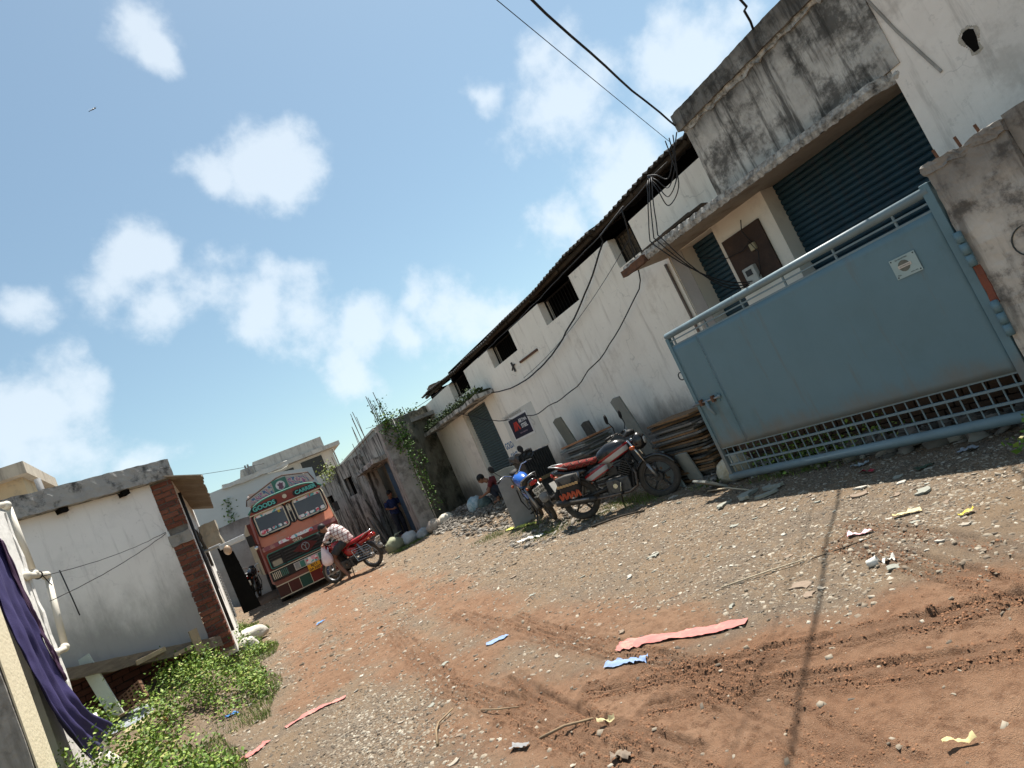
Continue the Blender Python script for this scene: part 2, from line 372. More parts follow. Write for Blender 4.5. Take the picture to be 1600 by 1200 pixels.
def rut_mask(x, y):
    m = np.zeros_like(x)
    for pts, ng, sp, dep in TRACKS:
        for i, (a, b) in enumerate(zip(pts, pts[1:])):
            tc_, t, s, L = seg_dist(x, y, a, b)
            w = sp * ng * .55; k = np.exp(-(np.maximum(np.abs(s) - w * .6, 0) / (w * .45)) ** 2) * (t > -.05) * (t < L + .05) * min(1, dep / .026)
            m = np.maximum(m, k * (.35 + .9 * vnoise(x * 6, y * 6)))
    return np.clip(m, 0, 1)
def axis(parts):
    out = []
    for a, b, n in parts: out += list(np.linspace(a, b, n, endpoint=False))
    return np.array(out + [parts[-1][1]])
xs = axis([(-400, -40, 8), (-40, -8, 16), (-8, -1.2, 50), (-1.2, 4.6, 420), (4.6, 8, 70), (8, 40, 20), (40, 400, 8)])
ys = axis([(-400, -20, 8), (-20, 1.0, 30), (1.0, 5.6, 340), (5.6, 11, 170), (11, 24, 130), (24, 60, 40), (60, 1200, 14)])
GX, GY = np.meshgrid(xs, ys); GZ = ground_z(GX.ravel(), GY.ravel())
nx, ny = len(xs), len(ys)
me = bpy.data.meshes.new('ground')
vv = np.stack([GX.ravel(), GY.ravel(), GZ], 1).astype(np.float32)
ii = (np.arange(ny - 1)[:, None] * nx + np.arange(nx - 1)[None, :]).ravel()
ff = np.stack([ii, ii + 1, ii + nx + 1, ii + nx], 1)
me.vertices.add(len(vv)); me.vertices.foreach_set('co', vv.ravel())
me.loops.add(ff.size); me.loops.foreach_set('vertex_index', ff.ravel().astype(np.int32))
me.polygons.add(len(ff)); me.polygons.foreach_set('loop_start', np.arange(0, ff.size, 4, dtype=np.int32)); me.polygons.foreach_set('loop_total', np.full(len(ff), 4, np.int32))
me.update(); me.validate()
at = me.attributes.new('mud', 'FLOAT', 'POINT'); at.data.foreach_set('value', mud_mask(GX.ravel(), GY.ravel()).astype(np.float32))
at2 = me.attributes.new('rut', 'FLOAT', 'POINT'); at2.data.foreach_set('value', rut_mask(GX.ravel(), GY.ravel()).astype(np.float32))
me.polygons.foreach_set('use_smooth', [True] * len(me.polygons))
def ground_material():
    m = bpy.data.materials.new('dirt_and_gravel'); m.use_nodes = True; N = m.node_tree.nodes; L = m.node_tree.links; b = N['Principled BSDF']
    b.inputs['Roughness'].default_value = .95; b.inputs['Specular IOR Level'].default_value = .15
    co = N.new('ShaderNodeTexCoord'); A = N.new('ShaderNodeAttribute'); A.attribute_name = 'mud'
    def noise(s, d=6, r=.65):
        n = N.new('ShaderNodeTexNoise'); n.inputs['Scale'].default_value = s; n.inputs['Detail'].default_value = d; n.inputs['Roughness'].default_value = r; L.new(co.outputs['Object'], n.inputs['Vector']); return n.outputs['Fac']
    def mix(f, a, c):
        x = N.new('ShaderNodeMix'); x.data_type = 'RGBA'; L.new(f, x.inputs[0])
        for i, q in ((6, a), (7, c)):
            if isinstance(q, tuple): x.inputs[i].default_value = (*q, 1)
            else: L.new(q, x.inputs[i])
        return x.outputs[2]
    def rng_(f, lo, hi):
        q = N.new('ShaderNodeMapRange'); q.interpolation_type = 'SMOOTHSTEP'; q.inputs['From Min'].default_value = lo; q.inputs['From Max'].default_value = hi; L.new(f, q.inputs['Value']); return q.outputs[0]
    grav = mix(rng_(noise(1.3), .38, .62), (.235, .165, .105), (.185, .145, .108))
    grav = mix(rng_(noise(9, 5), .4, .7), grav, (.265, .195, .13))
    mud = mix(rng_(noise(1.1), .35, .65), (.25, .136, .078), (.305, .182, .112))
    mud = mix(rng_(noise(14, 6), .45, .72), mud, (.155, .08, .045)); mud = mix(rng_(noise(3.3, 8, .75), .52, .66), mud, (.2, .108, .062))
    col = mix(rng_(A.outputs['Fac'], 0.0, 1.0), grav, mud)
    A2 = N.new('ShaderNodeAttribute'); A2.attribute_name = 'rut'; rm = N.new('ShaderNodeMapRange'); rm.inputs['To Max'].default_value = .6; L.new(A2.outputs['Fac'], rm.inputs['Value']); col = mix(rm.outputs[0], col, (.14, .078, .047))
    v = N.new('ShaderNodeTexVoronoi'); v.inputs['Scale'].default_value = 55; L.new(co.outputs['Object'], v.inputs['Vector'])
    chip = ramp(N, L, v.outputs['Color'], [(0, (.1, .078, .058)), (.45, (.19, .14, .1)), (.72, (.26, .21, .155)), (.9, (.34, .29, .23))], True)
    th = N.new('ShaderNodeMath'); th.operation = 'LESS_THAN'; L.new(v.outputs['Distance'], th.inputs[0]); th.inputs[1].default_value = .34
    amt = N.new('ShaderNodeMath'); amt.operation = 'MULTIPLY'; L.new(th.outputs[0], amt.inputs[0])
    inv = N.new('ShaderNodeMapRange'); L.new(A.outputs['Fac'], inv.inputs['Value']); inv.inputs['To Min'].default_value = .62; inv.inputs['To Max'].default_value = .08
    L.new(inv.outputs[0], amt.inputs[1]); col = mix(amt.outputs[0], col, chip)
    v2 = N.new('ShaderNodeTexVoronoi'); v2.inputs['Scale'].default_value = 120; L.new(co.outputs['Object'], v2.inputs['Vector'])
    th2 = N.new('ShaderNodeMath'); th2.operation = 'LESS_THAN'; L.new(v2.outputs['Distance'], th2.inputs[0]); th2.inputs[1].default_value = .3
    am2 = N.new('ShaderNodeMath'); am2.operation = 'MULTIPLY'; L.new(th2.outputs[0], am2.inputs[0]); am2.inputs[1].default_value = .28
    col = mix(am2.outputs[0], col, ramp(N, L, v2.outputs['Color'], [(0, (.12, .1, .08)), (.5, (.3, .23, .17)), (.8, (.42, .36, .29))]))
    L.new(col, b.inputs['Base Color'])
    h = N.new('ShaderNodeMath'); h.operation = 'MULTIPLY_ADD'; L.new(noise(45, 6, .7), h.inputs[0]); h.inputs[1].default_value = .7; L.new(noise(160, 3), h.inputs[2])
    bp = N.new('ShaderNodeBump'); bp.inputs['Strength'].default_value = 1.0; bp.inputs['Distance'].default_value = .02; L.new(h.outputs[0], bp.inputs['Height']); L.new(bp.outputs[0], b.inputs['Normal'])
    return m
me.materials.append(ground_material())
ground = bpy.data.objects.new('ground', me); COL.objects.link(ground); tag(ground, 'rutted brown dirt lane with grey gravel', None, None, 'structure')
def gsurf(x, y): return float(ground_z(np.array([x], float), np.array([y], float))[0])

# gravel: tens of thousands of chips, one object
STONE_RAND = None
def island_mat(name, stops, rough=.9):
    m = bpy.data.materials.new(name); m.use_nodes = True; N = m.node_tree.nodes; L = m.node_tree.links; b = N['Principled BSDF']; b.inputs['Roughness'].default_value = rough; b.inputs['Specular IOR Level'].default_value = .2
    g = N.new('ShaderNodeNewGeometry'); L.new(ramp(N, L, g.outputs['Random Per Island'], stops, False), b.inputs['Base Color']); return m
GRAVEL = island_mat('gravel_mixed', [(0, (.09, .075, .06)), (.3, (.17, .135, .1)), (.6, (.22, .18, .135)), (.85, (.28, .24, .185)), (1, (.4, .36, .295))])
def scatter_gravel(n, xr, yr, smin, smax, dens):
    x = rng.uniform(*xr, n); y = yr[0] + (yr[1] - yr[0]) * rng.random(n) ** 1.35
    keep = rng.random(n) < dens(x, y); x = x[keep]; y = y[keep]; n = len(x); z = ground_z(x, y)
    s = smin + (smax - smin) * rng.random(n) ** 2.6; a = rng.uniform(0, 6.28, n)
    base = np.array([(-1, -1, -1), (1, -1, -1), (1, 1, -1), (-1, 1, -1), (-.8, -.8, 1), (.8, -.8, 1), (.8, .8, 1), (-.8, .8, 1)], float)
    P = base[None] * (1 + rng.uniform(-.4, .4, (n, 8, 3))) * np.stack([s, s * rng.uniform(.45, .9, n), s * rng.uniform(.12, .4, n)], 1)[:, None, :]
    tx = rng.uniform(-.35, .35, (n, 1)); P[:, :, 2] += P[:, :, 0] * tx
    ca, sa = np.cos(a)[:, None], np.sin(a)[:, None]; X = P[:, :, 0] * ca - P[:, :, 1] * sa; Y = P[:, :, 0] * sa + P[:, :, 1] * ca
    V = np.stack([X + x[:, None], Y + y[:, None], P[:, :, 2] + z[:, None] + (s * .12)[:, None]], 2).reshape(-1, 3)
    q = np.array([(4, 5, 6, 7), (0, 1, 5, 4), (1, 2, 6, 5), (2, 3, 7, 6), (3, 0, 4, 7)]); Fc = (q[None] + (np.arange(n) * 8)[:, None, None]).reshape(-1, 4)
    return V, Fc
def from_arrays(name, V, Fc, m):
    k = Fc.shape[1]; me = bpy.data.meshes.new(name); me.vertices.add(len(V)); me.vertices.foreach_set('co', V.astype(np.float32).ravel())
    me.loops.add(Fc.size); me.loops.foreach_set('vertex_index', Fc.ravel().astype(np.int32)); me.polygons.add(len(Fc))
    me.polygons.foreach_set('loop_start', np.arange(0, Fc.size, k, dtype=np.int32)); me.polygons.foreach_set('loop_total', np.full(len(Fc), k, np.int32)); me.update(); me.validate(); me.materials.append(m)
    ob = bpy.data.objects.new(name, me); COL.objects.link(ob); return ob
def gdens(x, y):
    m = mud_mask(x, y); patch = np.exp(-(((x - .5) / .5) ** 2 + ((y - 5.8) / .9) ** 2))
    edge = sstep(3.2, 5.2, x)
    return np.clip((1 - m) * (.35 + .5 * fbm(x * 1.2, y * 1.2) + .5 * patch + .25 * edge) + .035, 0, 1) * (x > -.9)
V1, F1 = scatter_gravel(62000, (-.9, 6.4), (1.2, 13), .004, .019, gdens)
V2, F2 = scatter_gravel(9000, (-.6, 6.6), (9, 24), .012, .04, gdens)
V3, F3 = scatter_gravel(700, (-.9, 6.2), (1.4, 11), .012, .026, gdens)
V4, F4 = scatter_gravel(13000, (-.3, 1.15), (3.9, 7.4), .005, .017, lambda x, y: np.exp(-(((x - .45) / .42) ** 2 + ((y - 5.6) / 1.1) ** 2)))
V5, F5 = scatter_gravel(16000, (2.6, 5.4), (2.8, 9.5), .004, .0135, lambda x, y: (1 - mud_mask(x, y)) * .75)
VA = [V1, V2, V3, V4, V5]; FA = [F1, F2, F3, F4, F5]; offs = np.cumsum([0] + [len(q) for q in VA[:-1]])
g_ = from_arrays('gravel', np.concatenate(VA), np.concatenate([f + o for f, o in zip(FA, offs)]), GRAVEL)
# clods thrown up along the ruts and over the damp soil
def clods():
    X = []; Y = []; S = []
    for pts, ng, sp, dep in TRACKS:
        for a, b in zip(pts, pts[1:]):
            L = math.hypot(b[0] - a[0], b[1] - a[1]); n = int(L * ng * 210 * dep / .02); t = rng.random(n); k = rng.integers(0, ng + 1, n)
            o = (k - ng / 2) * sp + rng.normal(0, sp * .22, n); dx, dy = (b[0] - a[0]) / L, (b[1] - a[1]) / L
            keep = vnoise(t * L * 4 + a[0] * 9, k * 3.1 + a[1]) > .38
            X.append((a[0] + (b[0] - a[0]) * t + dy * o)[keep]); Y.append((a[1] + (b[1] - a[1]) * t - dx * o)[keep]); S.append((.002 + .0062 * rng.random(n) ** 2)[keep])
    n = 9000; x = rng.uniform(.6, 4.2, n); y = 1.3 + 6 * rng.random(n) ** 1.2; k = rng.random(n) < mud_mask(x, y) * sstep(.4, .62, fbm(x * 2.2, y * 2.2 + 4))
    X.append(x[k]); Y.append(y[k]); S.append((.0015 + .006 * rng.random(n) ** 3)[k])
    x = np.concatenate(X); y = np.concatenate(Y); s = np.concatenate(S); n = len(x); z = ground_z(x, y)
    base = np.array([(1, 0, 0), (0, 1, 0), (-1, 0, 0), (0, -1, 0), (.3, .3, .9), (-.4, .1, .75), (.1, -.5, .7), (0, 0, -.5)], float)
    P = base[None] * (1 + rng.uniform(-.35, .35, (n, 8, 3))) * s[:, None, None]; P[:, :, 2] *= .75
    V = np.stack([P[:, :, 0] + x[:, None], P[:, :, 1] + y[:, None], P[:, :, 2] + z[:, None] + (s * .25)[:, None]], 2).reshape(-1, 3)
    q = np.array([(0, 1, 4), (1, 5, 4), (1, 2, 5), (2, 6, 5), (2, 3, 6), (3, 0, 6), (0, 4, 6), (4, 5, 6)]); return V, (q[None] + (np.arange(n) * 8)[:, None, None]).reshape(-1, 3)
Vc, Fc_ = clods()
tag(from_arrays('mud_clods', Vc, Fc_, island_mat('mud_clod', [(0, (.11, .056, .032)), (.5, (.17, .085, .046)), (1, (.25, .13, .072))], .97)), 'small brown clods of mud along the tyre ruts', 'mud', None, 'stuff')
tag(g_, 'loose grey and beige gravel chips scattered over the lane', 'gravel', None, 'stuff')
# ------------------------------------------------------------ right hand buildings
def wall_x(mb, x0, x1, y0, y1, z0, z1, holes, depth=None):
    """wall slab between x0 (street face) and x1 with rectangular openings (ya, yb, za, zb), openings lined"""
    yc = sorted({y0, y1} | {h[0] for h in holes} | {h[1] for h in holes}); zc = sorted({z0, z1} | {h[2] for h in holes} | {h[3] for h in holes})
    for ya, yb in zip(yc, yc[1:]):
        n = max(1, int((yb - ya) / 2))
        for za, zb in zip(zc, zc[1:]):
            if any(h[0] - 1e-6 <= ya and yb <= h[1] + 1e-6 and h[2] - 1e-6 <= za and zb <= h[3] + 1e-6 for h in holes): continue
            mb.add([(x0, ya, za), (x0, yb, za), (x0, yb, zb), (x0, ya, zb)], [(0, 1, 2, 3)]); mb.add([(x1, ya, za), (x1, yb, za), (x1, yb, zb), (x1, ya, zb)], [(3, 2, 1, 0)])
    for a, b, c, d in holes:
        for (p, q) in (((a, c), (a, d)), ((b, c), (b, d)), ((a, c), (b, c)), ((a, d), (b, d))):
            mb.add([(x0, *p), (x0, *q), (x1, *q), (x1, *p)], [(0, 1, 2, 3)])
    for (p, q) in (((y0, z0), (y0, z1)), ((y1, z0), (y1, z1)), ((y0, z0), (y1, z0)), ((y0, z1), (y1, z1))):
        mb.add([(x0, *p), (x0, *q), (x1, *q), (x1, *p)], [(0, 1, 2, 3)])
    return mb
PLASTER = mat('lime_plaster', (.85, .8, .715), (.75, .695, .61), 1.1, rough=.92, bump=.18, bscale=14, blotch=(.5, .435, .36), blotch_amt=.6, blotch_scale=.8, blotch_lo=.54, crack=.3, streak=(.36, .31, .26), streak_amt=.42, streak_lo=.51, streak_hi=.72)
zgrime(PLASTER, .25, 1.75, (.13, .115, .10), .82, 2.2); zgrime(PLASTER, 3.3, 4.6, (.3, .25, .2), .45, 1.3, True)
PALE = mat('pale_plaster', (.78, .71, .62), (.7, .63, .54), 1.6, rough=.92, bump=.15, bscale=18, blotch=(.46, .4, .34), blotch_amt=.5, blotch_scale=1.3)
MOULD = mat('mouldy_concrete', (.56, .535, .49), (.33, .31, .28), 3.4, rough=.95, bump=.5, bscale=22, blotch=(.05, .047, .042), blotch_amt=.85, blotch_scale=2.3, blotch_lo=.46, streak=(.035, .033, .03), streak_amt=.85, streak_lo=.45, streak_hi=.64)
STAINED = mat('stained_plaster_front', (.80, .745, .68), (.7, .64, .58), 1.4, rough=.93, bump=.25, bscale=16, crack=.35, blotch=(.5, .45, .4), blotch_amt=.7, blotch_scale=1.5, blotch_lo=.5, streak=(.3, .27, .24), streak_amt=.4)
CONC = mat('grey_concrete', (.36, .34, .31), (.24, .225, .205), 3, rough=.95, bump=.5, bscale=25, blotch=(.09, .08, .07), blotch_amt=.7, blotch_scale=2.1, blotch_lo=.5, streak=(.1, .09, .08), streak_amt=.5)
EDGE = mat('broken_concrete_edge', (.58, .55, .5), (.045, .042, .038), 13, rough=.97, bump=1.0, bscale=26, detail=8)
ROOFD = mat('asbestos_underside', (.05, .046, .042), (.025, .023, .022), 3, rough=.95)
SHUT = mat('blue_green_shutter', (.016, .052, .075), (.011, .034, .05), 3, rough=.55, bump=.1, streak=(.06, .035, .03), streak_amt=.35, spec=.4)
SHUTG = mat('grey_green_shutter', (.07, .10, .105), (.045, .07, .075), 3, rough=.6, bump=.1, spec=.35)
DARKIN = mat('dark_interior', (.012, .011, .010), rough=1, bump=0, spec=.0)  # near-black: shade inside openings, holes and recesses is put into this colour

def shutter(parent, name, x, y0, y1, z0, z1, pitch, m, label=None):
    s = MB().box(x + .03, x + .05, y0, y1, z0, z1).build(name, m, parent, label=label)
    prof = [(0, 0), (-.016, .15), (-.022, .5), (-.016, .85), (0, 1)]
    pm = MB(); vs = []
    h = pitch
    for dx, t in prof: vs += [(dx, 0, t * h * .96), (dx, y1 - y0, t * h * .96)]
    pm.add(vs, [(2 * i, 2 * i + 1, 2 * i + 3, 2 * i + 2) for i in range(4)]); pm.add([(.012, 0, 0), (.012, y1 - y0, 0), (.012, y1 - y0, h * .96), (.012, 0, h * .96)], [(0, 1, 2, 3)])
    me = pm.mesh('slat', m, True); n = int((z1 - z0) / h); o = parent.location
    for i in range(n):
        q = bpy.data.objects.new('slat', me); COL.objects.link(q); q.parent = s; q.location = (x - o[0], y0 - o[1], z1 - (i + 1) * h - o[2])
    return s

WX = 7.0
wh = thing('warehouse', 'long cream plastered warehouse with a row of dark openings under a corrugated roof', 'warehouse', (WX, 12, .3), world=True)
holes = [(16.15, 17.6, 3.61, 4.13), (12.8, 14.28, 3.62, 4.13), (9.78, 11.2, 3.63, 4.13), (7.68, 8.35, 3.61, 4.13), (15.7, 17.4, .3, 3.1)]
wall_x(MB(), WX, WX + .28, 7.24, 20.3, -.1, 4.13, holes).build('wall', PLASTER, wh)
MB().box(WX, WX + .28, 5.57, 7.239, 3.38, 4.13).build('upper_wall', PLASTER, wh)
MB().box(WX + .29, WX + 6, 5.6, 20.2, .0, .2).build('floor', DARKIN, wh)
MB().box(WX + 1.2, WX + 1.3, 5.6, 20.2, .2, 4.9).box(WX + .29, WX + 1.199, 20.1, 20.2, .2, 4.5).build('inner_wall', DARKIN, wh)  # near-black partitions added so the openings stay dark
BARS = mat('window_bars', (.022, .02, .018), rough=.9, spec=.05)
BROKEN = mat('broken_lattice', (.12, .09, .06), (.03, .025, .02), 22, rough=.95)
for i, (a, b, c, d) in enumerate(holes[:4]):
    fr = MB(); 
    for q in (a + .015, b - .015): fr.box(WX + .17, WX + .2, q - .015, q + .015, c, d)
    fr.box(WX + .17, WX + .2, a, b, c, c + .03); fr.box(WX + .17, WX + .2, a, b, d - .03, d)
    w = fr.build('window', BARS, wh)
    n = int((b - a) / .11)
    for k in range(1, n): sub(w, 'bar', MB().tube([(WX + .185, a + (b - a) * k / n, c + .02), (WX + .185, a + (b - a) * k / n, d - .02)], .006, 6), BARS)
    if i == 3: sub(w, 'broken_panel', MB().rbox(WX + .21, WX + .23, a, b, c, d, (1, 8, 8), .01, 6), BROKEN)
# recessed shop opening of the warehouse: back wall, jamb pilaster, shutter, ledge
shutter(wh, 'roller_shutter', WX + .12, 15.7, 17.4, .35, 3.1, .075, SHUTG)
MB().box(WX - .05, WX - .002, 17.42, 18.45, .2, 3.15).build('pilaster', PALE, wh)
MB().rbox(WX - .55, WX, 14.85, 19.9, 3.13, 3.24, (4, 30, 2), .035, 2.5).build('ledge', MOULD, wh)
MB().tube([(WX - .03, 7.33, 3.2), (WX - .03, 7.3, 1.0)], .022, 8).build('drain_pipe', mat('brown_pipe', (.2, .15, .12), rough=.6), wh, smooth=True)
MB().box(WX - .035, WX - .002, 11.95, 12.9, 3.32, 3.37).build('wall_bracket', RUST, wh)
# corrugated roof sheets: each sheet its own piece, eave sagging along the street
sheet_y = np.linspace(5.45, 20.0, 15)
def eave_z(y): return 4.49 - .17 * sstep(5.5, 14, y) + .05 * sstep(15, 20, y) + .02 * math.sin(y * 2.1)
for i, (ya, yb) in enumerate(zip(sheet_y, sheet_y[1:])):
    n = 28; ex = 6.93 + random.uniform(-.05, .05); lift = random.uniform(-.012, .02) + .012 * (i % 2); vs = []; fs = []
    ys_ = np.linspace(ya - .04, yb + .04, n)
    for t, xx in ((0, ex), (1, WX + 4.5)):
        for th in (0, -.012):
            for y in ys_: vs.append((xx, y, float(eave_z(y)) + lift + .028 * math.sin(y * 2 * math.pi / .146) + t * 1.15 + th))
    for k in range(n - 1):
        fs += [(k, k + 1, 2 * n + k + 1, 2 * n + k), (n + k, 3 * n + k, 3 * n + k + 1, n + k + 1), (k, n + k, n + k + 1, k + 1)]
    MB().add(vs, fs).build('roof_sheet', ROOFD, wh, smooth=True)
pu = MB()
for xx, dz in ((7.06, -.03), (7.6, .17)): pu.tube([(xx, 5.6, float(eave_z(5.6)) + dz), (xx, 9, float(eave_z(9)) + dz), (xx, 13, float(eave_z(13)) + dz), (xx, 20, float(eave_z(20)) + dz)], .045, 6)
pu.build('purlin', mat('old_timber', (.06, .045, .032), (.03, .025, .02), 8, rough=.95), wh)
for k in range(11):
    y = 6.0 + k * 1.35
    MB().tube([(6.99, y, float(eave_z(y)) - .06), (7.9, y, float(eave_z(y)) + .19)], .032, 6).build('rafter', MATS['old_timber'], wh)
MB().rbox(7.15, 7.5, 19.4, 19.9, 4.38, 4.6, (5, 6, 4), .04, 3).build('ridge_cap', mat('brown_sheet', (.2, .14, .1), rough=.9), wh)

# faded painted notice panel with poster
FADED = mat('faded_white_paint', (.62, .61, .56), (.56, .54, .49), 3, rough=.9, bump=.1)
pn = thing('painted_notice_panel', 'faded white notice panel with worn lettering painted beside the far shutter', 'notice', (WX, 14.2, 1.4), world=True)
MB().rbox(WX - .006, WX - .001, 13.25, 15.1, 1.38, 2.45, (1, 10, 8), .006, 4).build('panel', FADED, pn)
GREYT = mat('faded_lettering', (.33, .31, .29), rough=.9, bump=0); BLUET = mat('blue_lettering', (.05, .16, .33), rough=.8, bump=0)
def wall_text(name, s, size, m, parent, y, z, x=WX - .012, sx=1.0, bold=0):
    o = parent.location if parent.get('world_verts') else Vector((0, 0, 0))
    return text(name, s, size, m, parent, frame_matrix((x - o[0], y - o[1], z - o[2]), (0, -1, 0), (0, 0, 1)), .001, bold, sx)
wall_text('lettering', 'AKN WAREHOUSE', .13, GREYT, pn, 14.42, 2.37)
wall_text('lettering', 'S', .36, mat('ghost_lettering', (.5, .49, .46), rough=.9, bump=0), pn, 13.55, 2.02)
po = thing('steel_poster', 'dark blue poster with red slanted emblem and white lettering on the notice panel', 'poster', (WX - .008, 14.25, 1.75), world=True)
MB().box(WX - .016, WX - .009, 13.66, 14.86, 1.74, 2.34).build('border', mat('poster_white', (.75, .74, .72), rough=.6, bump=0), po)
MB().box(WX - .02, WX - .0165, 13.72, 14.80, 1.79, 2.29).build('sheet', mat('poster_navy', (.012, .014, .035), rough=.5, bump=0), po)
PW = mat('poster_letters', (.75, .75, .75), rough=.6, bump=0); PRED = mat('poster_red', (.55, .05, .03), rough=.6, bump=0)
em = MB()
for k in range(3):
    y = 14.66 - k * .075
    em.prism([(y, 1.97), (y - .05, 1.97), (y - .16, 2.19), (y - .11, 2.19)], 'x', WX - .023, WX - .0205)
em.prism([(14.34, 1.97), (14.27, 1.97), (14.36, 2.19), (14.43, 2.19)], 'x', WX - .0232, WX - .0207)
em.build('emblem', PRED, po)
wall_text('lettering', 'ARTHA', .14, PW, po, 14.02, 2.165, WX - .0215, 1.0, .004); wall_text('lettering', 'STEEL', .14, PW, po, 14.02, 2.025, WX - .0215, 1.0, .004)
wall_text('lettering', 'INDIA  MARKETING', .05, mat('poster_small', (.35, .25, .3), rough=.6, bump=0), po, 14.2, 1.88, WX - .0215)
wt = wall_text('wall_lettering', 'GOLDA', .24, BLUET, wh, 15.33, 1.72, WX - .004, .75, .004); wt = wall_text('wall_lettering', 'SANTI', .24, BLUET, wh, 15.28, 1.42, WX - .004, .75, .004)
wall_text('wall_lettering', 'CONTACT', .15, BLUET, wh, 13.9, 1.3, WX - .004)

# ---- shop block with parapet, canopy and two shutters
sb = thing('shop_building', 'shop block with mould blackened parapet, broken canopy and blue roller shutters', 'shop building', (6.9, 4, 0), world=True)
SX = 7.3
hs = [(3.2, 5.32, .3, 3.27), (6.28, 6.96, .3, 3.25)]
wall_x(MB(), 7.02, SX + .1, 5.325, 7.235, 0, 3.36, [hs[1]]).build('wall', PALE, sb)
MB().box(SX + .1, SX + .3, -8, 5.56, 0, 5).build('back_wall', STAINED, sb)
MB().box(6.6, SX + .09, -8, 3.2, 0, 4.38).build('front_wall', STAINED, sb)
GREYP = mat('grey_plaster_jamb', (.32, .30, .28), (.26, .245, .23), 3, rough=.93)
MB().box(7.06, SX + .095, 5.328, 5.50, .2, 3.28).build('jamb', GREYP, sb); MB().box(7.012, SX + .095, 6.962, 7.22, .2, 3.25).build('jamb', GREYP, sb)
shutter(sb, 'roller_shutter', SX - .02, 3.205, 5.32, .3, 3.28, .075, SHUT)
shutter(sb, 'roller_shutter', SX - .02, 6.27, 6.955, .3, 3.26, .075, SHUT)
# parapet band above the canopy, with hollowed top course
zgrime(MOULD, 3.5, 4.8, (.03, .028, .025), .7, 3.5, True)
MB().rbox(6.58, 7.25, 3.1, 5.56, 3.34, 4.37, (4, 26, 10), .012, 3).build('parapet', MOULD, sb)
MB().rbox(6.52, 7.0, -1.0, 5.62, 4.40, 4.63, (4, 150, 3), .011, 10, seed=2).build('coping', MOULD, sb)
MB().rbox(6.56, 7.1, 1.5, 5.56, 4.34, 4.43, (3, 90, 2), .035, 12, seed=5).build('broken_course', EDGE, sb)
UNDER = mat('canopy_soffit', (.40, .345, .285), (.33, .28, .225), 2, rough=.95, blotch=(.2, .16, .13), blotch_amt=.6, blotch_scale=2)
cs = MB(); ym = np.linspace(7.25, 3.12, 46)
def cx(y): return 6.16 + (7.05 - y) * .085
vs = []
for y in ym:
    j = .018 * nz3((y * 5, 0, 1)); e = cx(y) + .03 * nz3((y * 7, 1, 0)) + (.35 * max(0, (3.35 - y) / .25) if y < 3.35 else 0); e = min(e, 6.62)
    vs += [(e, y, 3.22 + j), (7.3, y, 3.27), (7.3, y, 3.37), (e + .01, y, 3.335 + j * 1.6)]
m_ = len(ym)
cs.add(vs, [(4 * i + a, 4 * i + b, 4 * i + 4 + b, 4 * i + 4 + a) for i in range(m_ - 1) for a, b in ((0, 1), (2, 3))] + [(0, 1, 2, 3), (4 * m_ - 4, 4 * m_ - 3, 4 * m_ - 2, 4 * m_ - 1)])
cn = cs.build('canopy', UNDER, sb)
ce = MB(); vs = []
for y in np.linspace(7.25, 3.14, 300):
    e = min(cx(y) + (.35 * max(0, (3.35 - y) / .25) if y < 3.35 else 0), 6.62)
    a, b = .03 * nz3((y * 14, 2, 5)) + .02 * nz3((y * 41, 2, 5)), .03 * nz3((y * 19, 7, 5)) + .02 * nz3((y * 37, 7, 1)); vs += [(e - .012 + a * .5, y, 3.215 + b * .5), (e - .03 + b * .6, y, 3.28), (e - .01 + a, y, 3.345 + a * .7), (e + .06, y, 3.35 + b * .5)]
ce.add(vs, [(4 * i + k, 4 * i + k + 1, 4 * i + k + 5, 4 * i + k + 4) for i in range(299) for k in range(3)])
sub(cn, 'broken_edge', ce, EDGE)
# loose timber and brown boards on and under the canopy
MB().box(6.985, 7.015, 5.52, 6.2, 2.28, 2.98).build('meter_board', mat('brown_board', (.07, .04, .028), (.04, .025, .02), 6, rough=.8), sb)
for k, (y0, y1, dz) in enumerate(((5.7, 6.5, 0), (6.0, 7.2, .03))):
    solo('loose_plank', MB().cbox((6.45 + .1 * k, (y0 + y1) / 2, 3.42 + dz), (.12, y1 - y0, .03), (0, .1, .05 - .1 * k)), MATS['old_timber'], ['short dark plank lying on the shop canopy', 'longer dark plank lying at the far end of the shop canopy'][k], 'plank', (6.4, (y0 + y1) / 2, 3.36))
solo('rusty_beam_end', MB().rbox(6.1, 6.2, 6.75, 7.3, 3.2, 3.3, (2, 8, 2), .015, 5), RUST, 'rusty beam lying along the outer tip of the shop canopy', 'beam', (6.15, 7, 3.2))
mbx = thing('electric_meter', 'white electric meter box with wires on the brown board', 'meter', (6.98, 5.93, 2.3), world=True)
MB().box(6.92, 6.998, 5.85, 6.05, 2.22, 2.5).build('case', mat('meter_white', (.5, .5, .47), (.38, .37, .34), 12, rough=.6), mbx, bevel=.012)
MB().box(6.912, 6.919, 5.9, 6.0, 2.38, 2.46).build('dial', mat('meter_glass', (.05, .055, .06), rough=.2, bump=0), mbx)
MB().cbox((6.97, 5.75, 2.7), (.05, .09, .1)).build('fuse', mat('fuse_cream', (.4, .34, .22), rough=.7), mbx, bevel=.01)
